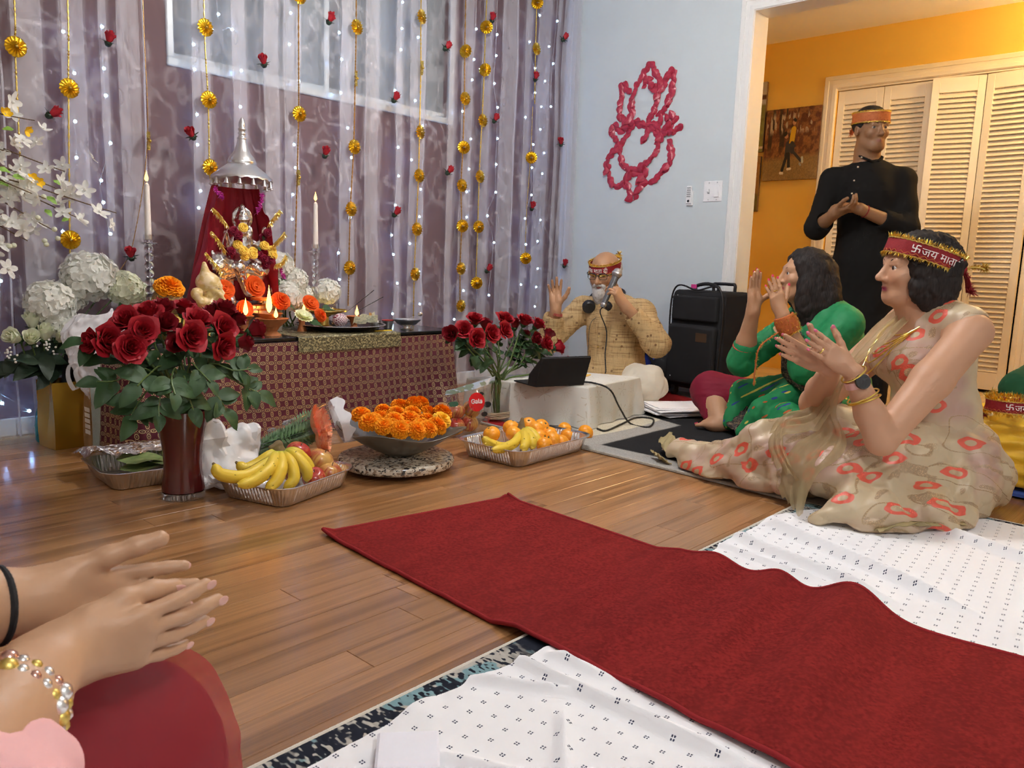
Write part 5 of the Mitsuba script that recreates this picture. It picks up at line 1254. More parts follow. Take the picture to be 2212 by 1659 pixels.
# leaf sprigs hanging over the vase rim
for i, (a, d) in enumerate((((0.881, 2.16, 0.321), (-.5, -.2, -.75)), ((0.925, 2.13, 0.329), (-.2, -.3, -.8)), ((0.998, 2.12, 0.338), (.1, -.3, -.7)), ((1.096, 2.14, 0.319), (.35, -.2, -.8)), ((1.159, 2.16, 0.387), (.85, -.2, .05)), ((0.831, 2.18, 0.381), (-.9, -.1, .05)), ((1.195, 2.16, 0.335), (.7, -.2, -.4)), ((1.023, 2.1, 0.404), (.2, -.5, -.4)), ((0.945, 2.1, 0.384), (-.1, -.5, -.5)), ((0.896, 2.13, 0.397), (-.5, -.3, -.3)))):
    t = thing('rose_sprig', 'leafy rose sprig in the left bouquet, ' + ('hanging low at the left', 'drooping left of the vase rim', 'in front of the vase rim', 'drooping right of the vase rim', 'reaching right over the altar cloth', 'reaching left before the gift bag', 'low at the right over the cloth', 'in the middle right', 'in the middle left', 'left of the middle')[i], 'leaves', 'leaf sprigs of the left bouquet')
    a = np.array(a); st = np.array([VL[0], VL[1], .255])
    mid = (a + st) / 2 + (0, 0, .08); e = a + nrm(d) * .05
    part(t, 'stem', ply(tube(spline([st - (0, 0, .12), st + (a - st) * .12, mid, a, e], 16), .0024, 5), 'm_stem'))
    r = random.Random(i + 5)
    for j in range(5):
        q = a + nrm(d) * .02 * (j // 2); side = 1 if j % 2 else -1
        w = nrm(np.cross(d, [0, -.6, .8]))
        dd = nrm(np.array(nrm(d)) * (1.0 if j == 4 else .55) + (0 if j == 4 else 1) * side * w)
        part(t, 'leaf', LEAF[(i + j) % 3], M4(q, frame(nrm(np.array([r.uniform(-.3, .3), -.8, .55])), dd), r.uniform(.95, 1.25)))

VR = (2.625, 2.462)
t = thing('clear_vase', 'clear glass cylinder vase tied with raffia holding the right bouquet of red roses', 'vase')
part(t, 'body', ply(lathe([(.001, .001), (.058, .001), (.060, .004), (.0615, .185), (.0615, .188), (.0585, .188), (.057, .012), (.001, .010)], 48), 'm_glass', 50), M4((*VR, 0)))
mat('m_raffia', lambda p, n, uv: MX((.22, .15, .08), (.62, .50, .32), N_(p.x * 30, p.y * 30, p.z * 420)), .7)
part(t, 'raffia', ply([tube(np.stack([VR[0] + .065 * np.cos(a), VR[1] + .065 * np.sin(a), z + .003 * np.sin(a * 2 + z * 900)], 1), .003, 6) for a in [np.linspace(0, 2 * np.pi, 60)] for z in (.032, .037, .043, .048, .054)], 'm_raffia'), label='band of raffia')
RR = [((2.282, 2.42, 0.429), (-.8, -.4, .2), 1.0, 1, 'farthest left'), ((2.379, 2.44, 0.443), (-.5, -.5, .5), 1.0, 0, 'second from the left'), ((2.483, 2.48, 0.482), (-.2, -.3, .9), 1.0, 0, 'highest at the left'), ((2.397, 2.38, 0.409), (-.1, -.9, .2), 1.0, 0, 'lowest open one at the left'),
      ((2.478, 2.37, 0.429), (.05, -.85, .3), 1.0, 0, 'fully open in the middle'), ((2.661, 2.46, 0.479), (0, -.5, .7), 1.05, 0, 'at the top middle'), ((2.582, 2.39, 0.436), (.05, -.8, .35), .95, 0, 'under the top middle one'), ((2.8, 2.46, 0.471), (.1, -.4, .9), 1.0, 0, 'at the top, right of the middle'),
      ((2.896, 2.46, 0.45), (.3, -.5, .6), .95, 0, 'at the top right'), ((2.821, 2.41, 0.386), (.1, -.8, .3), .9, 1, 'lower, right of the middle'), ((2.889, 2.4, 0.362), (.3, -.8, .3), 1.05, 0, 'large, at the right'), ((3.01, 2.42, 0.336), (.7, -.5, .2), .95, 0, 'at the right edge'),
      ((2.944, 2.3, 0.271), (.9, -.3, .0), .85, 0, 'alone on a long stem far to the right'), ((2.59, 2.52, 0.455), (-.1, 0, .9), .9, 1, 'at the back, left of the middle'), ((2.815, 2.54, 0.447), (.1, 0, .9), .9, 1, 'at the back, middle'), ((3.024, 2.5, 0.393), (.4, 0, .8), .9, 1, 'at the back right'), ((2.833, 2.48, 0.402), (.1, -.3, .4), .6, 1, 'small bud in the middle right')]
for i, (P, d, sc, dk, lab) in enumerate(RR):
    rose('red rose, ' + lab + ' of the right bouquet', 'red roses of the right bouquet', (VR[0], VR[1], .02, .035), P, d, 200 + i, sc * 1.15, bool(dk), (VR[0] + .02 * (P[0] - VR[0]), VR[1], .19), 7)

# gift bags and the white arrangement at the left
mat('m_bag_gold', (0.46, 0.27, 0.035), 0.32, 0.5, 0.75)
mat('m_bag_aqua', lambda p, n, uv: MX((0.36, 0.47, 0.43), (0.62, 0.71, 0.66), SS(.2, .3, dr.abs(dr.sin((p.x + p.z) * 480)) * dr.abs(dr.sin((p.x - p.z) * 480)))), 0.45, 0.5)
mat('m_bag_wood', lambda p, n, uv: MX((0.22, 0.13, 0.07), (0.42, 0.27, 0.13), FB(p.y * 40, p.z * 9, 3.0)), 0.6)
def paper_bag(t, c, ang, w, d, h, body, side):
    """An open gift bag: four creased panels and a bottom, gussets folded in."""
    T4 = M4((*c, .001), rotz(ang)); th = .0012
    def panel(p0, p1, p2, p3, ins):
        def fn(u, v):
            b = np.outer(1 - u, p0) + np.outer(u, p1); tp = np.outer(1 - u, p3) + np.outer(u, p2)
            P = b * (1 - v)[:, None] + tp * v[:, None]
            nn = nrm(np.cross(np.subtract(p1, p0), np.subtract(p3, p0)))
            return P + np.outer(ins * (1 - np.abs(2 * u - 1)) * v + .003 * np.sin(v * 5 + u * 3), nn)
        return slab(grid(13, 14, fn)[0], th)
    a, b, e, f_ = (-w / 2, -d / 2), (w / 2, -d / 2), (w / 2, d / 2), (-w / 2, d / 2)
    part(t, 'panel', ply(panel((*a, 0), (*b, 0), (*b, h), (*a, h), 0), body, False), T4)
    part(t, 'panel', ply(panel((*e, 0), (*f_, 0), (*f_, h), (*e, h), 0), body, False), T4)
    part(t, 'gusset', ply(panel((*b, 0), (*e, 0), (*e, h), (*b, h), -.018), side, False), T4)
    part(t, 'gusset', ply(panel((*f_, 0), (*a, 0), (*a, h), (*f_, h), -.018), side, False), T4)
    part(t, 'bottom', ply(cbox(-w / 2, w / 2, -d / 2, d / 2, 0, .003, .001), body, False), T4)
    return T4
t = thing('gold_gift_bag', 'shiny gold paper gift bag standing between the teal vase and the aqua bag', 'gift bag')
paper_bag(t, (1.022, 3.165), .10, .135, .13, .245, 'm_bag_gold', 'm_bag_gold')
k = key_for('black_paper'); q = (1.025, 3.18, 0.28)
put(k, ply(slab(grid(6, 14, lambda u, v: np.stack([q[0] + (u - .5) * (.055 - .02 * v) + .03 * v, 3.18 - .02 * np.sin(u * 3) + .0 * v, .10 + .27 * v], 1))[0], .001), 'm_black_soft', True)); labels[k] = {'label': 'black paper sheet sticking up out of the gold gift bag', 'category': 'paper'}
t = thing('aqua_gift_bag', 'pale aqua dotted gift bag with a wood-print side panel', 'gift bag')
T4 = paper_bag(t, (1.145, 3.075), .02, .165, .10, .265, 'm_bag_aqua', 'm_bag_wood')
for j in range(5):
    part(t, 'sticker', ply(cbox(-.0835, -.0828, -.035, .012, .052 + j * .021, .068 + j * .021, .0002), 'm_white_paper', False), T4, label='white label strip')
rb = (1.013, 3.03, 0.273)
t = thing('gift_ribbon', 'sheer white ribbon loop hanging from the aqua gift bag', 'ribbon')
ln = spline([np.array(rb) + o for o in ((.02, .0, .05), (-.02, -.005, .045), (-.030, -.01, .0), (-.012, -.012, -.045), (.004, -.012, -.028), (-.005, -.01, .02), (.022, 0, .045))], 40)
thin('m_ribbon', (.85, .82, .80), .8, .4, .6)
put(t, ply((np.vstack([ln - (.0, .0, 0), ln + (.016, .004, .004)]), np.vstack([np.stack([np.arange(39), np.arange(39) + 40, np.arange(39) + 41], 1), np.stack([np.arange(39), np.arange(39) + 41, np.arange(39) + 1], 1)])), 'm_ribbon', True))
# crumpled white tissue in the aqua bag
thin('m_tissue', (.86, .85, .87), .5, .7)
q = np.array((1.12, 3.07, 0.423))
def tissue(u, v):
    a = (u - .5) * 3.6
    wv = np.interp(v, [0, .25, .5, .8, 1], [.05, .068, .095, .100, .060])
    cr = .030 * (fb(np.stack([u * 9, v * 7, u * 0], 1), 3) - .5) + .02 * np.abs(fb(np.stack([u * 14, v * 11, u * 0 + 4], 1), 2) - .5)
    x = q[0] - .012 + (wv + cr) * np.sin(a) - .025 * (v - .5) + .05 * np.clip(v - .85, 0, 1)
    y = 3.07 - (wv * .42 + cr) * np.cos(a)
    z = .18 + .315 * v + .06 * (u - .3) * np.clip(v - .6, 0, 1) + .03 * np.sin(u * 9) * np.clip(v - .8, 0, 1)
    return np.stack([x, y, z], 1)
k = key_for('tissue_paper'); put(k, ply(slab(grid(60, 60, tissue)[0], .0008), 'm_tissue', 25)); labels[k] = {'label': 'crumpled white tissue paper rising out of the aqua gift bag', 'category': 'tissue paper'}
t = thing('teal_vase', 'narrow teal glass bottle vase behind the gold gift bag', 'vase')
TV = (.985, 3.27)
part(t, 'body', ply(lathe([(.001, .001), (.030, .001), (.034, .01), (.036, .06), (.030, .11), (.014, .16), (.012, .19), (.018, .225), (.016, .225), (.010, .19), (.012, .16), (.001, .05)], 32), mat('m_teal', (.004, .16, .19), .12, .6), 50), M4((*TV, 0)))
t = thing('white_arrangement', 'arrangement of white artificial hydrangeas and roses with dark leaves in the teal vase', 'flowers')
top = np.array((*TV, .21))
for j, (q, sc, kind) in enumerate((((1.152, 3.24, 0.624), 1.5, 0), ((1, 3.2, 0.528), 1.25, 0), ((1.265, 3.2, 0.584), 1.05, 2), ((1.087, 3.26, 0.55), 1.0, 0), ((1.024, 3.2, 0.459), 1.0, 0), ((1.239, 3.28, 0.593), .8, 2), ((1.337, 3.24, 0.564), .7, 2))):
    part(t, 'bloom', (SNOW[j % 2], None, SNOWC[0])[kind], M4(q, frame((.3 * (j % 3 - 1), -.6, 1)), sc))
    part(t, 'stem', ply(tube(spline([top - (0, 0, .15), top, (top + np.array(q)) / 2 + (0, 0, .03), np.array(q)], 12), .003, 5), 'm_stem'))
WROSE = [ply(rose_bloom(.030, .058, 12, s + 40, .45), 'm_petal_cream', True) for s in (1, 2)]
for j, (q, d) in enumerate((((0.864, 3.16, 0.412), (-.7, -.4, .3)), ((0.913, 3.13, 0.41), (-.1, -.7, .5)), ((0.965, 3.15, 0.426), (.1, -.4, .9)), ((1.021, 3.15, 0.412), (.3, -.6, .6)), ((0.931, 3.18, 0.468), (-.2, -.3, 1)))):
    part(t, 'rose', WROSE[j % 2], M4(np.array(q) - nrm(d) * .03, frame(d), 1.15)); part(t, 'calyx', CALYX, M4(np.array(q) - nrm(d) * .03, frame(d), 1.2))
    part(t, 'stem', ply(tube(spline([top - (0, 0, .15), top, (top + np.array(q)) / 2 + (0, 0, .0), np.array(q) - nrm(d) * .03], 12), .003, 5), 'm_stem'))
r = random.Random(4)
DLEAF = ply(leaf_mesh(.12, .062, .3, .15), 'm_green_dark', True)
for j, q in enumerate(((0.863, 3.17, 0.343), (0.898, 3.13, 0.336), (0.954, 3.12, 0.334), (1.006, 3.14, 0.337), (0.889, 3.18, 0.307), (0.939, 3.15, 0.298), (0.996, 3.16, 0.301), (1.058, 3.2, 0.345), (0.926, 3.22, 0.359), (0.996, 3.2, 0.366), (0.859, 3.2, 0.315), (1.04, 3.2, 0.294), (0.966, 3.18, 0.344), (0.921, 3.16, 0.315))):
    d = np.array([r.uniform(-1, .6), r.uniform(-.8, .2), r.uniform(-.3, .3)])
    part(t, 'leaf', DLEAF, M4(np.array(q) - nrm(d) * .04, frame((r.uniform(-.3, .3), -.6, .8), d), r.uniform(.8, 1.15)))
for j, (q, d) in enumerate((((1.236, 3.18, 0.624), (1, -.2, -.2)), ((1.26, 3.15, 0.528), (.8, -.2, .3)), ((1.068, 3.16, 0.529), (.1, -.4, .8)), ((1.059, 3.22, 0.586), (-.3, -.3, .8)))):
    part(t, 'leaf', LEAF[1], M4(np.array(q) - nrm(d) * .04, frame((.1, -.8, .5), d), 1.1))
BUDS = ply(join([ball((r.gauss(0, .012), r.gauss(0, .008), r.gauss(0, .014)), .0042, 1) for _ in range(14)]), 'm_petal_white', True)
for q in ((0.953, 3.1, 0.381), (0.836, 3.12, 0.357)): part(t, 'berry_spray', BUDS, M4(q))

# big branch of white blossoms reaching in from the left
t = thing('blossom_branch', 'spreading branch of white artificial blossoms with a few yellow ones at the left edge', 'branch')
B0 = np.array((.22, 2.98, .80)); lines = []
tips = [((0.905, 2.95, 1.135), .05), ((1.111, 2.85, 0.853), .02), ((0.988, 2.95, 0.983), .06), ((1.036, 2.9, 0.818), .05), ((0.934, 2.9, 0.782), .06), ((0.84, 2.95, 1.025), .03), ((0.851, 2.9, 0.747), .03), ((1.017, 2.92, 0.901), .05), ((0.792, 2.92, 0.642), .0), ((0.786, 2.9, 0.874), 0.03), ((0.886, 2.82, 0.88), .04)]
for j, (q, lift) in enumerate(tips):
    q = np.array(q); m_ = B0 * .45 + q * .55 + np.array((0, 0, .10 + lift))
    ln = spline([B0, B0 * .8 + q * .2 + (0, 0, .08), m_, q], 24); lines.append(ln)
    part(t, 'twig', ply(tube(ln, np.linspace(.006, .0015, 24), 6), 'm_stem_brown'))
part(t, 'trunk', ply(tube(spline([(.26, 3.05, .0), (.23, 3.0, .4), B0], 12), .009, 7), 'm_stem_brown'))
BLOS = [ply([daisy(.029, 5, 1, .30, c, s), tr(ball((0, 0, .003), .004, 1))], 'm_petal_white', True) for c, s in ((.35, 1), (.15, 2), (.6, 3))]
BLOY = ply([daisy(.020, 5, 1, .55, .8, 4)], 'm_petal_yellow', True); BUD = ply(tr(ball((0, 0, 0), .0085, 1)), 'm_petal_cream', True)
SLEAF = ply(leaf_mesh(.030, .020, .2, .2, 3, 5), 'm_green_light', True)
r = random.Random(11)
for li, ln in enumerate(lines):
    for j in range(34):
        f = .22 + .78 * (j + r.random()) / 34
        p = ln[min(23, int(f * 23))] + np.array([r.gauss(0, .034), r.gauss(0, .024) - .02, r.gauss(0, .034)])
        d = (r.uniform(-.8, .8), r.uniform(-1, -.2), r.uniform(-.5, 1))
        c = r.random()
        if c < .80: part(t, 'blossom', BLOS[r.randrange(3)], M4(p, frame(d), r.uniform(.8, 1.2)))
        elif c < .86: part(t, 'yellow_blossom', BLOY, M4(p, frame(d), r.uniform(.8, 1.1)))
        else: part(t, 'leaf', SLEAF, M4(p, frame((0, -.7, .7), (r.uniform(-1, 1), -.3, r.uniform(-1, .5))), r.uniform(.8, 1.3)))
for q in (((0.925, 2.88, 0.788)), (0.934, 2.88, 0.759), (0.9, 2.9, 0.75), (0.905, 2.9, 0.738), (0.811, 2.9, 0.731), (0.798, 2.9, 0.728), (0.889, 2.85, 0.888), (0.859, 2.85, 0.893), (0.869, 2.85, 0.821)):
    part(t, 'bud', BUD, M4(q))
# ------------------------------------------------------------------ trays, fruit, bowl of marigolds, small table
def foil_tray(c, ang, L, W, H, flute=.0034, nfl=46):
    n = 720
    s = np.arange(n) / n
    def rr(l, w, rad):
        # rounded rectangle, n points from the middle of the front side
        hl, hw = l / 2 - rad, w / 2 - rad
        segs = [(2 * hl), rad * np.pi / 2, 2 * hw, rad * np.pi / 2] * 2
        cum = np.concatenate([[0], np.cumsum(segs)]); d = s * cum[-1]
        P = np.zeros((n, 2)); N = np.zeros((n, 2)); st = np.zeros(n, bool)
        cor = [(hl, -hw), (hl, hw), (-hl, hw), (-hl, -hw)]; a0 = [-np.pi / 2, 0, np.pi / 2, np.pi]
        for k in range(8):
            m = (d >= cum[k]) & (d < cum[k + 1] + 1e-12); t = d[m] - cum[k]
            if k % 2 == 0:
                i = k // 2; nn = np.array([np.cos(a0[i]), np.sin(a0[i])]); tt = np.array([-nn[1], nn[0]])
                start = np.array(cor[i - 1]) + nn * rad
                P[m] = start + np.outer(t, tt); N[m] = nn; st[m] = True
            else:
                i = k // 2; a = a0[i] + t / rad
                N[m] = np.stack([np.cos(a), np.sin(a)], 1); P[m] = np.array(cor[i]) + rad * N[m]
        return P, N, st, d
    prof = [(-.004, .001, 0), (0, .004, .4), (.006, H * .25, 1), (.014, H * .6, 1), (.021, H * .93, .8), (.023, H, 0), (.034, H + .001, 0), (.036, H + .005, 0), (.033, H + .006, 0), (.0215, H + .0015, 0), (.0195, H * .93, .8), (.0125, H * .6, 1), (.0045, H * .25, 1), (-.0015, .0055, .4), (-.010, .0025, 0)]
    rows = []
    P, N, st, d = rr(L, W, .034)
    wav = np.where(st, np.sin(d / .0125 * 2 * np.pi), .25 * np.sin(d * 900)) * flute
    for o, z, fl_ in prof:
        rows.append(np.concatenate([P + N * (o + fl_ * wav)[:, None] if np.ndim(o) else P + N * (o + fl_ * wav)[:, None], np.full((n, 1), z)], 1))
    v = np.stack(rows).reshape(-1, 3)
    i, j = np.meshgrid(np.arange(len(prof) - 1), np.arange(n), indexing='ij'); i, j = i.ravel(), j.ravel()
    q = np.stack([i * n + j, i * n + (j + 1) % n, (i + 1) * n + (j + 1) % n, (i + 1) * n + j], 1)
    k = len(v); v = np.vstack([v, [[0, 0, .001], [0, 0, .0025]]]); jj = np.arange(n); e = (len(prof) - 1) * n
    f = np.vstack([q[:, [0, 1, 2]], q[:, [0, 2, 3]], np.stack([jj * 0 + k, (jj + 1) % n, jj], 1), np.stack([jj * 0 + k + 1, e + jj, e + (jj + 1) % n], 1)])
    return (v, f), M4((*c, .0005), rotz(ang))

mat('m_banana', lambda p, n, uv: MX((0.70, 0.50, 0.045), (0.42, 0.47, 0.06), SS(.62, .95, uv.y)) * (1 - .85 * SS(.74, .80, N_(p.x * 70, p.y * 70, p.z * 70)) * SS(.6, .75, N_(p.x * 160, p.y * 160, p.z * 160))), 0.45, 0.4)
mat('m_banana_tip', (0.16, 0.11, 0.05), 0.8)
def banana(pts, r=.0185):
    n = 22; ln = spline(pts, n); f = np.linspace(0, 1, n)
    rad = r * np.interp(f, [0, .03, .10, .3, .6, .78, .90, 1], [.25, .5, .82, 1, 1, .72, .36, .30])
    v, fc = tube(ln, rad, 10)
    uvv = np.concatenate([np.repeat(f, 10), [0, 1]])
    a = np.arange(10) * 2 * np.pi / 10
    k = 1 + .055 * np.cos(5 * a)
    c = np.repeat(ln, 10, 0); v[:n * 10] = c + (v[:n * 10] - c) * np.tile(k, n)[:, None]
    return (v, fc), np.stack([uvv * 0, uvv], 1)
def bunch(label, crown, fingers, group='banana bunches'):
    t = thing('banana_bunch', label, 'bananas', group)
    for pts in fingers:
        m, uv = banana(pts)
        k = part(t, 'banana', ply(m, 'm_banana', True, uv=uv))
        tip = np.array(pts[0]); d = nrm(tip - np.array(pts[1]))
        part(k, 'tip', ply(tube([tip - d * .001, tip + d * .005], [.0052, .0035], 7), 'm_banana_tip'))
    part(t, 'crown', ply(blob([cap(crown[0], crown[1], .014, .011), cap(crown[1], crown[2], .010, .007)] + [cap(np.array(crown[0]), np.array(f[-1]), .010, .007) for f in fingers], .003), 'm_banana_tip', True), label='brown crown')

def apple_mesh(r):
    th = np.linspace(0, np.pi, 20)
    pr = [(max(r * np.sin(q) * (1 + .06 * np.cos(q)), .0006), r * (.92 * np.cos(q) - .22 * np.exp(-(q / .32) ** 2) + .16 * np.exp(-((np.pi - q) / .3) ** 2))) for q in th[::-1]]
    return lathe(pr, 26)
APPLE = apple_mesh(.040)
mat('m_apple', lambda p, n, uv: MX((0.62, 0.36, 0.10), (0.36, 0.030, 0.022), SS(.34, .66, .72 * FB(p.x * 16, p.y * 16, p.z * 16) + .28 * N_(uv.x * 50, uv.y * 3 + p.z * 10, p.x * 6))), 0.25, 0.5)
mat('m_apple_stem', (.10, .06, .03), .8)
AV = APPLE[0]; APUV = np.stack([np.arctan2(AV[:, 1], AV[:, 0]) / 6.283, AV[:, 2] * 10], 1)
def apple(p, s, label, up, group='apples in the banana tray'):
    t = thing('apple', label, 'apple', group)
    part(t, 'flesh', ply(APPLE, 'm_apple', True, uv=APUV), M4(p, frame(up), s))
    part(t, 'stem', ply(tube([(0, 0, .026), (.001, .002, .040)], .0014, 5), 'm_apple_stem'), M4(p, frame(up), s))
def orange_mesh(seed):
    m = displace(ball((0, 0, 0), .0335, 4), lambda p, n: .0007 * (nz(p * 420, seed) - .5) - .004 * np.exp(-((p[:, 2] - .0335) / .006) ** 2) * np.exp(-(np.hypot(p[:, 0], p[:, 1]) / .006) ** 2))
    v, f = m; v[:, 2] *= .90
    return v, f
mat('m_orange', lambda p, n, uv: MX((0.80, 0.27, 0.010), (0.90, 0.38, 0.020), FB(p.x * 25, p.y * 25, p.z * 25)), 0.38, 0.5)
ORANGE = ply(orange_mesh(1), 'm_orange', True); NAVEL = ply(lathe([(.0005, .0285), (.003, .0293), (.0042, .0285)], 8), 'm_green_dark')

# tray 1: bananas and apples
c1, a1 = (1.305, 2.115), .297
m, T4 = foil_tray(c1, a1, .295, .235, .060)
k = key_for('foil_tray'); put(k, ply(m, 'm_foil', 30), T4); labels[k] = {'label': 'aluminium foil tray holding the larger banana bunch and apples', 'category': 'tray', 'group': 'foil trays on the floor'}
cr = np.array((1.281, 2.12, 0.14))
def bn(*pp): return [np.array(p) for p in pp]
bunch('larger banana bunch in the front foil tray with apples', (cr + (0, 0, -.006), cr + (.0, 0, .012), cr + (-.028, 0, .006)), [
    bn((1.025, 2.03, 0.149), (1.041, 2.02, 0.12), (1.111, 2.015, 0.104), (1.191, 2.04, 0.124), cr + (-.006, 0, -.012)),
    bn((1.069, 1.985, 0.091), (1.115, 1.985, 0.093), (1.178, 2, 0.117), (1.226, 2.05, 0.137), cr + (0, -.004, -.012)),
    bn((1.157, 1.985, 0.063), (1.188, 1.985, 0.08), (1.217, 2, 0.113), (1.245, 2.05, 0.134), cr + (.004, -.004, -.012)),
    bn((1.226, 2, 0.047), (1.257, 2, 0.071), (1.264, 2.02, 0.109), (1.27, 2.06, 0.128), cr + (.010, 0, -.012)),
    bn((1.321, 2.03, 0.046), (1.325, 2.03, 0.077), (1.312, 2.05, 0.109), (1.299, 2.08, 0.13), cr + (.016, 0, -.012)),
    bn((1.137, 2.11, 0.119), (1.158, 2.1, 0.1), (1.203, 2.1, 0.11), (1.242, 2.1, 0.132), cr + (-.010, .006, -.012)),
    bn((1.364, 2.08, 0.042), (1.364, 2.08, 0.075), (1.344, 2.09, 0.107), (1.318, 2.1, 0.13), cr + (.018, .008, -.012))])
apple((1.375, 2.16, 0.103), 1.0, 'red apple leaning on the banana crown', (.3, -.3, 1)); apple((1.439, 2.13, 0.073), 1.05, 'yellow and red apple on top at the right of the tray', (.5, -.3, 1))
apple((1.447, 2.09, 0.038), 1.0, 'striped red apple lying at the right end of the tray', (.1, -.4, 1)); apple((1.368, 2.06, 0.042), .92, 'red apple half hidden beside the last banana', (-.3, -.5, 1)); apple((1.36, 2.17, .048), 1.0, 'red apple at the back of the tray under the others', (0, 0, 1))
# tray 2: bananas and oranges
c2, a2 = (2.275, 1.972), .055
m, T4 = foil_tray(c2, a2, .415, .265, .062)
k = key_for('foil_tray'); put(k, ply(m, 'm_foil', 30), T4); labels[k] = {'label': 'aluminium foil tray holding oranges and the smaller banana bunch', 'category': 'tray', 'group': 'foil trays on the floor'}
cr = np.array((2.265, 1.99, 0.097))
bunch('smaller banana bunch among the oranges', (cr + (0, 0, -.006), cr + (0, 0, .012), cr + (.004, 0, .036)), [
    bn((2.038, 1.98, 0.095), (2.068, 1.97, 0.068), (2.132, 1.965, 0.046), (2.207, 1.97, 0.048), cr + (-.006, 0, -.014)),
    bn((1.995, 1.89, 0.069), (2.053, 1.89, 0.067), (2.151, 1.92, 0.07), (2.221, 1.96, 0.081), cr + (-.004, -.004, -.014)),
    bn((2.138, 1.875, 0.051), (2.164, 1.88, 0.063), (2.208, 1.92, 0.08), (2.242, 1.96, 0.089), cr + (.002, -.006, -.014)),
    bn((2.214, 1.89, 0.04), (2.217, 1.89, 0.066), (2.241, 1.93, 0.083), (2.253, 1.96, 0.093), cr + (.006, -.004, -.014)),
    bn((2.287, 1.92, 0.031), (2.28, 1.92, 0.061), (2.286, 1.95, 0.081), (2.275, 1.97, 0.092), cr + (.010, 0, -.014))])
r = random.Random(5)
ORS = [((2.261, 2.04, 0.091), 'left of the banana crown, upper'), ((2.234, 2, 0.076), 'left of the banana crown, lower'), ((2.378, 2.05, 0.086), 'highest, right behind the banana crown'), ((2.366, 2, 0.077), 'right of the banana crown'), ((2.472, 2.06, 0.065), 'second highest at the back'), ((2.341, 1.96, 0.055), 'in front right of the banana crown'),
       ((2.425, 1.98, 0.053), 'in the middle of the tray'), ((2.383, 1.93, 0.045), 'front middle, upper'), ((2.29, 1.89, 0.043), 'lowest at the front rim beside the bananas'), ((2.578, 2.02, 0.044), 'back, right of the middle'), ((2.515, 1.95, 0.037), 'front, right of the middle'), ((2.659, 1.97, 0.032), 'farthest right, resting on the rim'), ((2.161, 2.05, 0.077), 'farthest left, behind the banana'), ((2.43, 1.92, 0.029), 'low at the front right')]
for i, (p, lab) in enumerate(ORS):
    t = thing('orange', 'orange in the foil tray, ' + lab, 'orange', 'oranges in the foil tray')
    F = frame((r.uniform(-.6, .6), r.uniform(-1, .2), r.uniform(.1, 1)))
    part(t, 'peel', ORANGE, M4(p, F)); part(t, 'navel', NAVEL, M4(p, F))
# tray 0: foil-covered tray with green leaves at the left
c0, a0 = (1.105, 2.545), -.09
m, T4 = foil_tray(c0, a0, .36, .25, .055)
k = key_for('foil_tray'); put(k, ply(m, 'm_foil', 30), T4); labels[k] = {'label': 'aluminium foil tray of green leaves behind the red vase', 'category': 'tray', 'group': 'foil trays on the floor'}
def cover(u, v):
    x = -.225 + .45 * u; y = .02 + .15 * v
    z = .070 + .012 * fb(np.stack([u * 30, v * 14, u * 0], 1), 3) + .010 * np.sin(v * 3) + .03 * np.exp(-((u - .06) / .10) ** 2) * (1 - v) - .020 * np.clip(u * -12 + .6, 0, 1)
    return np.stack([x, y - .012 * np.sin(u * 40) * (1 - v), z], 1)
k = key_for('foil_cover'); put(k, ply(slab(grid(120, 50, cover)[0], .0006), mat('m_foil_bright', (.88, .87, .87), .16, .5, 1.0), False), T4); labels[k] = {'label': 'crinkled sheet of foil peeled back over the tray of green leaves', 'category': 'foil'}
mat('m_betel', lambda p, n, uv: MX((0.10, 0.17, 0.045), (0.26, 0.34, 0.13), FB(p.x * 40, p.y * 90, p.z * 40)), 0.4)
BET = ply(leaf_mesh(.19, .12, .12, .08, 6, 9), 'm_betel', True)
for j, (x, y, an) in enumerate(((-.15, -.07, .2), (-.03, -.05, -.1), (.05, -.06, .1), (-.13, .01, .4), (.0, .02, .3), (-.06, -.085, .05), (-.14, -.02, -.2), (.02, -.01, -.3))):
    k = key_for('betel_leaf'); put(k, BET, T4 @ M4((x, y, .052 + .003 * j), rotz(an))); labels[k] = {'label': 'large green leaf stacked in the foil tray behind the red vase', 'category': 'leaf', 'group': 'leaves in the foil tray'}

# granite turntable with the glass bowl of marigolds
def granite(p, n, uv):
    a = FB(p.x * 90, p.y * 90, p.z * 90, octaves=3); b = N_(p.x * 200, p.y * 130, p.z * 130)
    c = MX((0.52, 0.45, 0.34), (0.66, 0.62, 0.54), b)
    c = MX(c, (0.24, 0.17, 0.11), SS(.52, .60, a))
    return MX(c, (0.025, 0.022, 0.02), SS(.58, .64, FB(p.x * 120 + 9, p.y * 120, p.z * 120, octaves=3)))
mat('m_granite', granite, 0.12, 0.5, clearcoat=.5)
GC = (1.742, 2.112)
t = thing('granite_turntable', 'round speckled granite turntable under the bowl of marigolds', 'turntable')
part(t, 'slab', ply(lathe([(.001, .018), (.190, .018), (.199, .022), (.203, .030), (.203, .040), (.199, .047), (.190, .050), (.001, .050)], 80), 'm_granite', 40), M4((*GC, 0)))
part(t, 'foot', ply(lathe([(.001, .0005), (.11, .0005), (.11, .018), (.001, .018)], 40), 'm_black'), M4((*GC, 0)))
mat('m_bowl_glass', (0.13, 0.115, 0.09), 0.12, 0.6, 0.35)
t = thing('flower_bowl', 'wide wavy square smoked bowl heaped with orange marigolds', 'bowl')
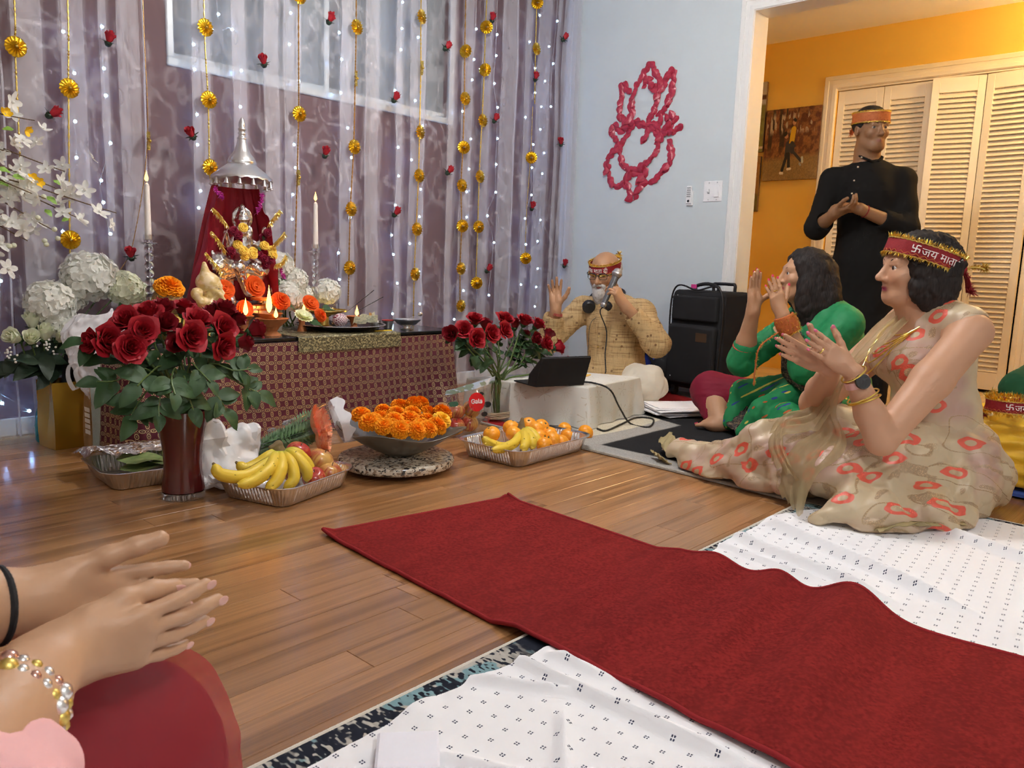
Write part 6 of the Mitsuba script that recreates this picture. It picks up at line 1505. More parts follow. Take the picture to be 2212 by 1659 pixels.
def bowl_fn(u, v, off=0.0):
    a = u * 2 * np.pi
    sq = 1 + .10 * np.cos(4 * (a - .55)) * v ** 2
    rad = np.interp(v, [0, .12, .3, .6, .85, 1], [.045, .060, .095, .150, .190, .212]) * sq - off
    z = .053 + np.interp(v, [0, .12, .3, .6, .85, 1], [0, .006, .022, .054, .080, .094]) + .014 * np.cos(4 * (a - .55)) * v ** 2 + off * .6
    return np.stack([GC[0] + .02 + rad * np.cos(a), GC[1] + rad * np.sin(a), z], 1)
part(t, 'body', ply(slab(grid(96, 20, bowl_fn, True)[0], -.004), 'm_bowl_glass', True))
part(t, 'foot', ply(tr(cbox(-.045, .045, -.045, .045, .0502, .056, .003), (GC[0] + .02, GC[1], 0), rotz(.55)), 'm_bowl_glass'))
MARI = [ply(pom(.030, 8, 24, .010, .0065, .75, s, .5), 'm_marigold', False) for s in (1, 2, 3)]
mat('m_marigold_yellow', (.85, .50, .02), .6)
MARY = ply(pom(.030, 7, 18, .012, .006, .7, 5, .1), 'm_marigold_yellow', False)
r = random.Random(9)
MP_ = [(-.125, -.06, .135), (-.09, -.10, .128), (-.04, -.125, .125), (.01, -.13, .125), (.06, -.12, .125), (.11, -.09, .13), (.15, -.05, .137), (-.14, .0, .14), (-.08, -.045, .15), (-.03, -.07, .148), (.03, -.075, .147), (.08, -.05, .15), (.125, -.005, .15), (-.10, .03, .155), (-.04, -.01, .165), (.02, -.02, .165), (.07, .02, .175), (.02, .05, .175), (-.05, .06, .165), (.10, .05, .19), (.06, .08, .185), (-.11, .085, .15), (.0, .10, .17), (.14, .06, .16)]
MLAB = ['front left rim', 'front, second from left', 'front, third from left', 'front middle', 'front, right of the middle', 'front right, with yellow petals', 'right end of the bowl', 'left end of the bowl', 'second row left', 'second row, left of the middle', 'second row, right of the middle', 'second row right', 'right of the heap top', 'left shoulder of the heap', 'middle left of the heap', 'middle of the heap', 'below the highest head', 'behind the middle', 'back left', 'highest on the heap', 'next to the highest', 'far back left', 'far back middle', 'far back right']
for i, ((x, y, z), lab) in enumerate(zip(MP_, MLAB)):
    k = key_for('marigold'); d = (x * 4 + r.uniform(-.3, .3), y * 3 - .25 + r.uniform(-.3, .3), 1.0)
    put(k, MARY if i in (5,) else MARI[i % 3], M4((GC[0] + .02 + x, GC[1] + y, z + .010 + .6 * max(0, math.hypot(x, y) - .09)), frame(d), r.uniform(1.0, 1.2))); labels[k] = {'label': 'orange marigold head in the bowl, ' + lab, 'category': 'flower', 'group': 'marigolds in the bowl'}

# cellophane cone of orange gerberas
t = thing('cellophane_bouquet', 'orange flowers and ferns wrapped in a clear cellophane cone lying behind the bananas', 'bouquet')
A, B = np.array((1.261, 2.36, 0.073)), np.array((1.571, 2.22, 0.176)); A[2] = max(A[2], .045)
ax = nrm(B - A); Lc = np.linalg.norm(B - A); Fc = frame(ax, (0, -1, 0))
rad_end = .092
def cone(u, v):
    a = u * 2 * np.pi
    rr_ = (.018 + (rad_end - .018) * v ** .9) * (1 + .06 * np.sin(5 * a + 3 * v))
    loc = np.stack([rr_ * np.cos(a), rr_ * np.sin(a) * .8, Lc * v * 1.02 + .010 * np.sin(a * 7) * v ** 6], 1)
    return A + loc @ Fc.T
part(t, 'cellophane', ply(grid(64, 24, cone, True)[0], 'm_glass_thin', True), label='clear wrapping')
thin('m_white_print', (.88, .88, .9), .4, .5)
def border(u, v):
    a = u * 2 * np.pi; vv = .97 + .10 * v
    rr_ = (.018 + (rad_end - .018) * vv ** .9) * (1 + .06 * np.sin(5 * a + 3)) + .0012
    loc = np.stack([rr_ * np.cos(a), rr_ * np.sin(a) * .8, Lc * (vv + .022 * np.sin(a * 9) * v) + .004], 1)
    return A + loc @ Fc.T
part(t, 'border', ply(slab(grid(140, 6, border, True)[0], .0006), 'm_white_print', True), label='wavy white printed border')
r = random.Random(21)
FL = ply(extrude(unary_union([Point(.0062 * math.cos(q), .0062 * math.sin(q)).buffer(.0036) for q in np.arange(6) * 1.0472]).difference(Point(0, 0).buffer(.0022)), .0004), 'm_white_print', False)
for j in range(16):
    a = r.uniform(2.2, 4.6); v = r.uniform(.25, .9)
    p = cone(np.array([a / (2 * np.pi)]), np.array([v]))[0]
    c = A + ax * Lc * v; nn = nrm(p - c)
    part(t, 'printed_flower', FL, M4(p + nn * .001, frame(nn, ax), r.choice((.6, .9, 1.5))))
GER = ply([daisy(.078, 26, 2, .20, .55, 8)], mat('m_gerbera', lambda p, n, uv: MX((.78, .15, .035), (.85, .42, .22), N_(p.x * 300, p.y * 300, p.z * 60)), .6), True)
part(t, 'gerbera', GER, M4(A + ax * Lc * .74 + np.array((0, 0, .012)), frame(nrm(ax + np.array((0, -.5, .1)))), .86)); part(t, 'gerbera', GER, M4(A + ax * Lc * .72 + np.array((.01, -.02, -.03)), frame(nrm(ax + np.array((.2, -.6, -.2)))), .74))
def fern(L, n=13):
    ms = [tube(spline([(0, 0, 0), (L * .5, 0, .01), (L, 0, -.01)], 10), .0011, 4)]
    for j in range(n):
        f = (j + .8) / n; w = L * .26 * math.sin(math.pi * min(1, f * .85 + .12)) ** .8
        for sgn in (1, -1):
            ms.append(tr(leaf_mesh(w, .012, .15, .1, 3, 4), (L * f, 0, .008 * math.sin(f * 3)), rotz(sgn * .95)))
    return join(ms)
FERN = ply(fern(.17), mat('m_fern', lambda p, n, uv: MX((.030, .085, .028), (.10, .20, .07), FB(p.x * 60, p.y * 60, p.z * 60)), .5), True)
for j in range(11):
    o = (r.uniform(-.035, .035), r.uniform(-.06, -.005), r.uniform(-.03, .035))
    part(t, 'fern', FERN, M4(A + ax * Lc * r.uniform(.12, .42) + np.array(o) * .6, frame(nrm(np.array((r.uniform(-.2, .2), -.9, .4))), nrm(ax + np.array((0, r.uniform(-.15, .1), r.uniform(-.25, .28))))), r.uniform(.75, 1.1)))
for j in range(6):
    part(t, 'stem', ply(tube([A - ax * .06 + np.array((0, r.uniform(-.01, .01), r.uniform(0, .012))), A + ax * Lc * .6 + np.array((0, r.uniform(-.03, .02), r.uniform(-.02, .03)))], .0022, 5), 'm_green_dark'))
# white plastic bag behind the red vase
bagc = np.array((1.205, 2.27, 0.098))
def bag_blob():
    m = blob([ell((1.20, 2.30, .085), (.115, .06, .09), k=.03), ell((1.14, 2.28, .15), (.05, .04, .10), k=.03), ell((1.27, 2.30, .13), (.05, .04, .06), k=.03), ell((1.20, 2.27, .04), (.12, .06, .05), k=.03)], .015, clip=[((0, 0, .003), (0, 0, -1))])
    return displace(m, lambda p, n: .030 * (np.abs(nz(p * 11, 3) - .5) * 2 - .4) + .022 * (np.abs(nz(p * 24, 5) - .5) * 2 - .4))
k = thing('plastic_bag', 'crumpled white plastic bag between the red vase and the bananas', 'bag')
bb = bag_blob(); bb[0][:, 2] = np.maximum(bb[0][:, 2], .003)
part(k, 'body', ply(bb, mat('m_bag_white', (.76, .76, .77), .4, .5), 28))
# bag of apples with a round red label
t = thing('apple_bag', 'clear plastic bag of apples with a round red label behind the marigold bowl', 'bag')
bq = np.array((2.281, 2.36, 0.024)); 
def bag_front(u, v):
    w = .165 * (1 - .12 * v) ; x = bq[0] + .02 + (2 * u - 1) * w + .05 * v; z = .006 + .235 * v * (1 - .16 * (1 - u))
    y = 2.36 - .055 * np.sin(np.pi * u) ** .6 * np.sin(np.pi * np.clip(v * .9 + .08, 0, 1)) ** .7 + .010 * (fb(np.stack([u * 8, v * 7, u * 0], 1), 3) - .5)
    return np.stack([x, y, z], 1)
def bag_back(u, v):
    P = bag_front(u, v); P[:, 1] = 2 * 2.36 + .012 - P[:, 1]; return P
part(t, 'film', ply(grid(40, 30, bag_front)[0], 'm_glass_thin', True)); part(t, 'film', ply(grid(40, 30, bag_back)[0], 'm_glass_thin', True))
top = slab(grid(40, 6, lambda u, v: bag_front(u, .90 + .10 * v) + np.array([0, -.002, 0]))[0], .0005)
part(t, 'header', ply(top, mat('m_bag_blue', lambda p, n, uv: MX((.30, .36, .45), (.12, .16, .12), SS(.5, .6, FB(p.x * 30, p.z * 60, 2.0))), .3, .5), True), label='printed blue grey header')
def on_bag(u, v): return bag_front(np.array([u]), np.array([v]))[0]
lc = on_bag(.50, .66) + (0, -.0035, 0); FX = frame((-.25, -1, .12), (1, -.25, 0))
part(t, 'label', ply(extrude(Point(0, 0).buffer(.040), .0006), mat('m_label_red', (.62, .012, .018), .3), False), M4(lc, FX), label='round red label')
g = meshkit.text_mesh('Gala', .019, .0006, True); gv = np.array(g.vertices); gv[:, 0] -= (gv[:, 0].max() + gv[:, 0].min()) / 2
part(t, 'lettering', ply((gv, np.array(g.faces)), 'm_plastic_white', False), M4(lc + FX[:, 2] * .0010 - FX[:, 1] * .006, FX), label='white lettering reading Gala')
part(t, 'sticker', ply(extrude(LineString([(-.012, 0), (.012, 0)]).buffer(.010), .0005), mat('m_sticker_green', (.03, .10, .06), .4), False), M4(on_bag(.13, .70) + (0, -.003, 0), FX))
for j, (u, v) in enumerate(((.75, .55), (.70, .38), (.62, .78))):
    part(t, 'print', ply(extrude(Point(0, 0).buffer(.016 - .003 * j), .0005), 'm_black', False), M4(on_bag(u, v) + (0, -.003, 0), FX @ np.diag([1.2, .8, 1])))
for j, (x, y, z) in enumerate(((-.10, 0, .043), (-.02, -.01, .043), (.07, 0, .043), (.0, .012, .105), (-.07, .01, .110), (.09, .01, .10))):
    apple((bq[0] + x, 2.366 + y, z + .002), .98, ('apple in the clear bag, lower left', 'apple in the clear bag, lower middle', 'apple in the clear bag, lower right', 'apple in the clear bag, upper middle', 'apple in the clear bag, upper left', 'apple in the clear bag, upper right')[j], (.2 * (j - 2), -.4, 1), 'apples in the clear bag')

# low table with a white snowflake cloth
def snow(p, n, uv):
    s = .105
    ix, iy = dr.floor(uv.x / s), dr.floor(uv.y / s)
    ox, oy = .35 + .3 * CR(ix, iy, 1), .35 + .3 * CR(ix, iy, 2)
    dx, dy = uv.x / s - ix - ox, uv.y / s - iy - oy
    r_ = dr.sqrt(dx * dx + dy * dy); th = dr.atan2(dy, dx) + 6.28 * CR(ix, iy, 3)
    k6 = dr.select(CR(ix, iy, 4) > .5, 6.0, 12.0)
    ray_ = SS(.045, .015, dr.abs(dr.sin(th * k6 / 2)) * r_) * SS(.36, .30, r_) * SS(.04, .07, r_)
    barb = SS(.035, .01, dr.abs(dr.abs(dr.sin(th * 3)) * r_ - (r_ - .20) * .6)) * SS(.36, .30, r_) * SS(.18, .21, r_)
    f = dr.maximum(ray_, dr.select(k6 < 7, barb, 0.0)) * (.35 + .35 * N_(uv.x * 300, uv.y * 300, 0))
    return MX((0.62, 0.615, 0.56), (0.40, 0.34, 0.24), f)
mat('m_snow_cloth', snow, 0.6, 0.3)
TH = .197
TPOLY = np.array([(2.815, 2.085), (3.31, 2.135), (3.17, 2.50), (2.56, 2.60)])
t = thing('low_table', 'low box table under a white snowflake cloth in front of the old man', 'table')
tb = trimesh.convex.convex_hull(np.vstack([np.c_[TPOLY, [.0136] * 4], np.c_[TPOLY, [TH] * 4]])); part(t, 'box', ply((np.array(tb.vertices), np.array(tb.faces)), 'm_white_cloth', False))
TSEG = np.linalg.norm(np.roll(TPOLY, -1, 0) - TPOLY, axis=1); TCUM = np.concatenate([[0], np.cumsum(TSEG)])
def skirt_uv(u):
    s_ = u * TCUM[-1]; i = np.clip(np.searchsorted(TCUM, s_, side='right') - 1, 0, 3); f = (s_ - TCUM[i]) / TSEG[i]
    P = TPOLY[i] * (1 - f)[:, None] + np.roll(TPOLY, -1, 0)[i] * f[:, None]
    return s_, i, f, P
def skirt(u, v):
    s_, i, f, P = skirt_uv(u); c = TPOLY.mean(0)
    d = np.roll(TPOLY, -1, 0) - TPOLY; nn = np.stack([d[:, 1], -d[:, 0]], 1) / TSEG[:, None]
    N0 = nn[i]; w = np.clip(.5 - f / .16, 0, .5)[:, None] * np.ones(2); w1 = np.clip(.5 - (1 - f) / .16, 0, .5)[:, None] * np.ones(2)
    N = N0 * (1 - w - w1) + np.roll(nn, 1, 0)[i] * w + np.roll(nn, -1, 0)[i] * w1
    top = np.clip(v / .28, 0, 1); down = np.clip((v - .28) / .72, 0, 1)
    cor = np.minimum(f, 1 - f) < .12
    fl_ = down * (.012 + np.where(i == 1, .14, 0) * np.sin(np.pi * f) ** .5 + .045 * np.clip(1 - np.minimum(f, 1 - f) / .12, 0, 1) + .008 * np.sin(s_ * 40)) + .004
    Q = c + (P - c) * (top ** .5)[:, None] + N * (fl_ * (top > .97))[:, None]
    z = np.where(v < .28, TH + .003, TH + .003 - (TH - .0125) * down) - .003 * (top > .98) * (down < .06)
    return np.concatenate([Q, z[:, None]], 1)
m, uv = grid(240, 44, skirt, True)
s_, i_, f_, _ = skirt_uv(uv[:, 0])
flat = np.where((uv[:, 1] < .28)[:, None], m[0][:, :2], np.stack([s_ + 7, m[0][:, 2]], 1))
part(t, 'cloth', ply(m, 'm_snow_cloth', True, uv=flat), label='white cloth printed with beige snowflakes')
# tablet on its stand, cable, envelope, papers
t = thing('tablet', 'black tablet in a folded case standing on the low table', 'tablet')
q = np.array((*(2.727, 2.201, 0.2)[:2], TH + .0045)); FT = M4(q, rotz(-.30))
part(t, 'screen', ply(tr(cbox(-.13, .13, -.004, .004, 0, .165, .003), (0, .02, .002), rotx(.62)), 'm_black_gloss', False), FT)
part(t, 'case', ply((lambda P: (P, trimesh.convex.convex_hull(P).faces))(np.array(trimesh.convex.convex_hull(np.array([[x, y, z] for x in (-.13, .13) for y, z in ((-.035, 0), (.03, 0), (.02, .05), (-.075, .135), (-.082, .13))])).vertices)), 'm_black_soft', False), FT)
part(t, 'keyboard', ply(cbox(-.13, .13, -.035, .15, 0, .006, .002), 'm_black_soft', False), FT)
mat('m_cable', (.008, .008, .008), .5)
k = key_for('power_cable'); ln = spline([(2.877, 2.186, 0.206), (2.894, 2.106, 0.206), (2.825, 1.972, 0.2), (2.951, 2.003, 0.103), (3.044, 1.999, 0.017), (3.049, 1.902, 0.017), (3.23, 1.996, 0.017), (3.195, 2.066, 0.017), (3.013, 2.023, 0.017), (2.821, 1.977, 0.017), (2.821, 2.027, 0.017)], 90)
put(k, ply(tube(ln, .0042, 7), 'm_cable')); labels[k] = {'label': 'black power cable running from the tablet over the rug in a loop', 'category': 'cable'}
k = key_for('envelope'); put(k, ply(tr(cbox(-.045, .045, -.03, .03, 0, .004, .001), (*(3.08, 2.319, 0.2)[:2], TH + .0045), rotz(.3)), mat('m_envelope', (.80, .50, .12), .6), False)); labels[k] = {'label': 'small yellow envelope lying on the snowflake cloth', 'category': 'envelope'}
k = key_for('open_book'); put(k, ply(tr(cbox(-.06, .06, -.04, .04, 0, .012, .001), (*(3.118, 2.413, 0.2)[:2], TH + .0045), rotz(-.2)), 'm_white_paper', False)); labels[k] = {'label': 'white booklet on the low table beside the tablet', 'category': 'booklet'}
r = random.Random(2); z = .0145
for j in range(9):
    k = key_for('paper_stack'); an = -.55 + r.uniform(-.14, .14)
    m = grid(8, 6, lambda u, v: np.stack([(u - .5) * .29, (v - .5) * .22, .003 * np.sin(u * 4 + j)], 1))[0]
    put(k, ply(slab((m[0], m[1]), -.0035), 'm_white_paper', False), M4((3.46 + r.uniform(-.03, .03), 2.02 + r.uniform(-.03, .03), z + .0035), rotz(an))); z += .0045
    labels[k] = {'label': 'white sheaf of papers, ' + ('lowest', 'second from the bottom', 'third from the bottom', 'fourth from the bottom', 'middle', 'fourth from the top', 'third from the top', 'second from the top', 'topmost')[j] + ' of the pile on the rug', 'category': 'papers', 'group': 'papers on the rug'}
# phone-like white card at the bottom edge of the sheet
k = key_for('white_card'); c = np.array((0.658, 0.765, 0.03)); put(k, ply(tr(cbox(-.045, .045, -.075, .075, 0, .006, .004), c, rotz(-.72)), mat('m_card', (.78, .78, .84), .3), False)); labels[k] = {'label': 'white rounded card lying on the printed sheet at the bottom edge', 'category': 'card'}

# suitcase and bag by the grey wall
t = thing('suitcase', 'black upright fabric suitcase standing by the doorway casing', 'suitcase')
SC = M4((4.075, 2.185, .014), rotz(-.22))
def rbox(x0, x1, y0, y1, z0, z1, r_):
    m = trimesh.convex.convex_hull(np.vstack([np.array(trimesh.creation.icosphere(2, radius=r_).vertices) + (x, y, z) for x in (x0 + r_, x1 - r_) for y in (y0 + r_, y1 - r_) for z in (z0 + r_, z1 - r_)]))
    return np.array(m.vertices), np.array(m.faces)
part(t, 'shell', ply(rbox(-.12, .12, -.19, .19, .05, .61, .03), 'm_black_soft', 40), SC)
part(t, 'front_pocket', ply(rbox(-.165, -.11, -.17, .17, .08, .42, .025), 'm_black_soft', 40), SC); part(t, 'upper_pocket', ply(rbox(-.145, -.11, -.165, .165, .44, .58, .014), 'm_black_soft', 40), SC)
part(t, 'side_pocket', ply(rbox(-.09, .09, .185, .215, .08, .47, .014), 'm_black_soft', 40), SC)
part(t, 'piping', ply(tube(spline([(-.122, -.175, .07), (-.122, -.18, .59), (-.122, 0, .612), (-.122, .18, .59), (-.122, .175, .07)], 60), .005, 6), 'm_black'), SC)
part(t, 'handle', ply(tube(spline([(-.02, .10, .605), (-.02, .10, .632), (-.02, .02, .648), (-.02, -.06, .632), (-.02, -.06, .605)], 24), .010, 8), 'm_black_soft'), SC); part(t, 'pull_handle', ply(tube(spline([(.05, .03, .60), (.05, .03, .645), (.05, -.0, .65), (.05, -.09, .65), (.05, -.12, .645), (.05, -.12, .60)], 30), .009, 8), 'm_black'), SC)
part(t, 'tag', ply(cbox(-.036, -.031, .085, .125, .618, .642, .001), mat('m_pink', (.65, .05, .25), .5), False), SC, label='pink luggage tag')
part(t, 'badge', ply(cbox(-.1675, -.1655, -.13, -.05, .33, .38, .001), mat('m_leather', (.05, .025, .012), .5), False), SC); 
for y in (-.15, .15):
    for x in (-.09, .09):
        part(t, 'wheel', ply(tr(lathe([(.001, -.012), (.022, -.012), (.026, -.006), (.026, .006), (.022, .012), (.001, .012)], 20), (x, y, .0265), rotx(math.pi / 2)), 'm_black'), SC); part(t, 'foot', ply(cbox(x - .02, x + .02, y - .016, y + .016, .030, .062, .003), 'm_black', False), SC)
for y, z in ((.12, .58), (.12, .12)): part(t, 'stud', ply(ball((-.146 if z > .4 else -.166, y, z), .0035, 1), 'm_silver'), SC)
t = thing('blue_bag', 'blue and black backpack lying between the old man and the suitcase', 'backpack')
bq = np.array((4.293, 2.66, 0.114))
mat('m_blue', (.010, .030, .26), .6); 
bodym = blob([ell((4.08, 2.53, .16), (.09, .13, .15), rotx(.3), .03), ell((4.07, 2.53, .24), (.07, .09, .10), k=.03), ell((4.07, 2.45, .10), (.08, .08, .085), k=.03)], .008, clip=[((0, 0, .016), (0, 0, -1))])
bv, bf = displace(bodym, lambda p, n: .010 * (fb(p * 12, 2) - .5))
part(t, 'body', ply((bv, bf), 'm_blue', True)); part(t, 'pocket', ply(displace(blob([ell((4.04, 2.45, .14), (.08, .085, .10), k=.02), ell((4.04, 2.50, .08), (.09, .13, .062), k=.02)], .008, clip=[((0, 0, .0155), (0, 0, -1))]), lambda p, n: .008 * (fb(p * 14, 2) - .5)), 'm_black_soft', True))
part(t, 'strap', ply(tube(spline([(3.99, 2.56, .29), (3.965, 2.48, .20), (3.955, 2.41, .12), (3.97, 2.37, .03)], 24), .012, 6, flat=.35), 'm_black_soft')); part(t, 'patch', ply(tr(rbox(-.03, .03, -.006, .006, -.055, .055, .006), (4.0, 2.57, .24), rotz(1.1) @ rotx(.3)), 'm_black'))

# lotus of red foil petals on the grey wall, remote control, light switch, canvas prints
t = thing('lotus_decoration', 'lotus outline made of glossy crimson petals stuck on the grey wall', 'wall decoration')
mat('m_crimson', lambda p, n, uv: MX((.30, .014, .035), (.52, .040, .080), FB(p.x * 70, p.y * 70, p.z * 70)), .35, .5)
PET = ply(leaf_mesh(.056, .046, .05, -.55, 6, 6), 'm_crimson', True)
LW_ = lambda a, b: (2.79 - (a - 550) * .0000 - (a - 550) / 4.741 * .00310, 1.973 - (b - 120) / 4.741 * .00268)
STR = [[(550, 110), (480, 210), (400, 340), (375, 440), (365, 540), (375, 650), (330, 700)], [(550, 110), (610, 230), (660, 340), (660, 440), (640, 540), (610, 630), (560, 700)], [(470, 380), (510, 310), (570, 340), (630, 420)],
       [(245, 280), (245, 380), (240, 480), (235, 580), (260, 650), (330, 710), (430, 720)], [(250, 290), (310, 360), (350, 420)], [(820, 220), (745, 300), (700, 390), (660, 400)], [(820, 230), (800, 340), (795, 460), (770, 560), (700, 640), (600, 680)],
       [(160, 720), (230, 770), (300, 780), (350, 790), (430, 740), (520, 760), (610, 760), (660, 790)], [(160, 720), (160, 800), (200, 880), (240, 960), (270, 1050), (290, 1130), (330, 1200), (420, 1230), (510, 1200), (590, 1150), (650, 1070), (690, 980), (720, 910), (660, 850), (620, 780)],
       [(350, 800), (310, 870), (290, 940)], [(570, 790), (550, 860), (530, 920)], [(270, 940), (200, 1010), (130, 1080), (115, 1170), (130, 1270), (180, 1360), (250, 1400), (330, 1360)], [(780, 940), (830, 1040), (830, 1130), (800, 1210), (740, 1290), (660, 1350), (580, 1380)],
       [(720, 850), (770, 800), (760, 710)], [(720, 850), (830, 870), (900, 830)], [(720, 850), (840, 770), (830, 720)], [(740, 880), (700, 930)], [(680, 800), (690, 740)], [(330, 1340), (410, 1260), (480, 1290), (530, 1370), (500, 1430), (440, 1530), (400, 1450), (350, 1380), (370, 1320)], [(560, 1200), (560, 1290), (520, 1340)], [(440, 1260), (500, 1240), (560, 1180)]]
r = random.Random(6)
for st in STR:
    P = np.array([LW_(*q) for q in st]); L = np.sum(np.linalg.norm(np.diff(P, axis=0), axis=1)); n = max(2, int(L / .021))
    ln = spline(P, n + 1)
    for j in range(n):
        d = ln[j + 1] - ln[j]; an = math.atan2(d[1], -d[0]) + r.uniform(-.25, .25)
        x = np.array([0, -math.cos(an), math.sin(an)])
        p = np.array([XR - .010 - r.random() * .010, ln[j][0], ln[j][1]])
        part(t, 'petal', PET, M4(p, frame(nrm(np.array([-1, r.uniform(-.3, .3), r.uniform(-.3, .3)])), x), r.uniform(.9, 1.2)))
t = thing('remote_control', 'small white remote control in a wall holder left of the light switch', 'remote control')
q = (4.24, 2.456, 1.17)
part(t, 'holder', ply(cbox(XR - .016, XR - .0005, q[1] - .021, q[1] + .021, q[2] - .055, q[2] + .03, .003), 'm_plastic_white', False)); part(t, 'body', ply(cbox(XR - .026, XR - .0165, q[1] - .018, q[1] + .018, q[2] - .045, q[2] + .058, .003), 'm_plastic_white', False))
for j in range(5): part(t, 'button', ply(cbox(XR - .0285, XR - .026, q[1] - .013, q[1] + .013, q[2] + .042 - j * .0125, q[2] + .050 - j * .0125, .001), 'm_plastic_grey', False))
part(t, 'badge', ply(tr(lathe([(.0005, 0), (.007, 0), (.007, .002), (.0005, .002)], 16), (XR - .026, q[1], q[2] - .03), roty(-math.pi / 2)), 'm_black'))
t = thing('light_switch', 'white double light switch plate beside the doorway', 'light switch'); q = np.array((4.24, 2.311, 1.193))
part(t, 'plate', ply(cbox(XR - .006, XR - .0003, q[1] - .060, q[1] + .060, q[2] - .059, q[2] + .059, .003), 'm_plastic_white', False))
part(t, 'rocker', ply(tr(cbox(-.004, .004, -.016, .016, -.034, .034, .001), (XR - .008, q[1] - .026, q[2]), roty(.06)), 'm_plastic_white', False)); part(t, 'toggle', ply(tr(cbox(-.008, .008, -.005, .005, -.010, .010, .001), (XR - .010, q[1] + .026, q[2] + .003), roty(.5)), 'm_plastic_white', False))
part(t, 'toggle_frame', ply(cbox(XR - .0072, XR - .006, q[1] + .019, q[1] + .033, q[2] - .014, q[2] + .014, .0005), 'm_plastic_grey', False))
for dy in (-.026, .026):
    for dz in (-.048, .048): part(t, 'screw', ply(tr(lathe([(.0005, 0), (.003, 0), (.0026, .001), (.0005, .001)], 10), (XR - .006, q[1] + dy, q[2] + dz), roty(-math.pi / 2)), 'm_plastic_grey'))
# printed canvases: flat photographs of people in autumn woods
def ink(a, b, w):   # distance mask of a thick line in canvas coordinates
    def f(x, y):
        dx, dy = b[0] - a[0], b[1] - a[1]
        t_ = dr.clip(((x - a[0]) * dx + (y - a[1]) * dy) / (dx * dx + dy * dy), 0, 1)
        return SS(w, w * .75, dr.sqrt(dr.square(x - a[0] - t_ * dx) + dr.square(y - a[1] - t_ * dy)))
    return f
def forest(p, n, uv):
    x, y = uv.x, uv.y
    g = FB(x * 16, y * 16, 1.0)
    c = MX((.10, .025, .012), (.22, .09, .03), SS(.35, .65, g))
    c = MX(c, (.035, .018, .010), SS(.5, .6, N_(x * 26, y * 2, 3.0)) * SS(.35, .5, y) * SS(.62, .50, x))
    c = MX(c, (.40, .34, .26), SS(.68, .74, N_(x * 40, y * 9, 5.0)) * SS(.62, .72, y) * SS(.98, .86, y))
    c = MX(c, (.24, .15, .055), SS(.40, .30, y + .06 * g - .05 * (x - .5)))
    c = c * (.75 + .5 * N_(x * 60, y * 60, 2.0))
    for a, b, w, col in (((.45, .50), (.44, .36), .052, (.025, .028, .035)), ((.44, .36), (.37, .14), .030, (.010, .010, .012)), ((.47, .36), (.49, .16), .030, (.010, .010, .012)), ((.53, .70), (.51, .52), .052, (.60, .36, .02)), ((.52, .50), (.53, .40), .045, (.020, .022, .03)),
                         ((.56, .38), (.70, .26), .024, (.020, .022, .03)), ((.46, .49), (.57, .47), .022, (.025, .028, .035)), ((.53, .80), (.535, .79), .034, (.42, .22, .12)), ((.55, .825), (.535, .835), .026, (.01, .008, .006)), ((.40, .62), (.405, .61), .036, (.42, .22, .12)), ((.375, .64), (.39, .65), .034, (.01, .008, .006)),
                         ((.34, .10), (.38, .095), .022, (.72, .66, .52)), ((.47, .15), (.52, .155), .020, (.72, .66, .52)), ((.72, .30), (.73, .24), .022, (.45, .50, .46)), ((.68, .22), (.70, .20), .018, (.3, .32, .3))):
        c = MX(c, col, ink(a, b, w)(x, y))
    return c
def meadow(p, n, uv):
    x, y = uv.x, uv.y
    c = MX((.12, .11, .03), (.22, .22, .06), FB(x * 9, y * 22, 2.0)); c = MX(c, (.45, .42, .38), SS(.66, .70, y)); c = MX(c, (.10, .04, .02), SS(.74, .76, y) * SS(.83, .80, y)); c = MX(c, (.008, .008, .01), ink((.42, .62), (.30, .35), .10)(x, y))
    return MX(c, (.5, .46, .36), SS(.085, .07, y) * SS(.04, .05, y))
def leaves(p, n, uv):
    x, y = uv.x, uv.y
    c = MX((.24, .09, .02), (.32, .20, .06), FB(x * 20, y * 30, 4.0)); c = MX(c, (.14, .11, .03), SS(.40, .25, y)); return MX(MX(c, (.45, .22, .14), ink((.70, .60), (.72, .58), .09)(x, y)), (.40, .18, .12), ink((.80, .50), (.8, .48), .07)(x, y))
for (y0, y1, z0, z1, fn, lab) in ((2.403, 2.828, 1.446, 1.973, forest, 'canvas print of two people in autumn woods on the yellow wall'), (2.842, 3.25, 1.668, 2.190, meadow, 'upper canvas print half hidden by the doorway'), (2.850, 3.25, 1.216, 1.637, leaves, 'lower canvas print of autumn leaves half hidden by the doorway')):
    t = thing('canvas_print', lab, 'picture', 'canvas prints on the yellow wall')
    part(t, 'stretcher', ply(cbox(XF - .030, XF - .001, y0, y1, z0, z1, .003), mat('m_canvas_edge_' + fn.__name__, (.16, .09, .04), .8), False))
    v = np.array([[XF - .0306, y1, z0], [XF - .0306, y0, z0], [XF - .0306, y0, z1], [XF - .0306, y1, z1]])
    part(t, 'picture', ply((v, np.array([[0, 2, 1], [0, 3, 2]])), mat('m_print_' + fn.__name__, fn, .6), False, uv=np.array([[0, 0], [1, 0], [1, 1], [0, 1.0]])))
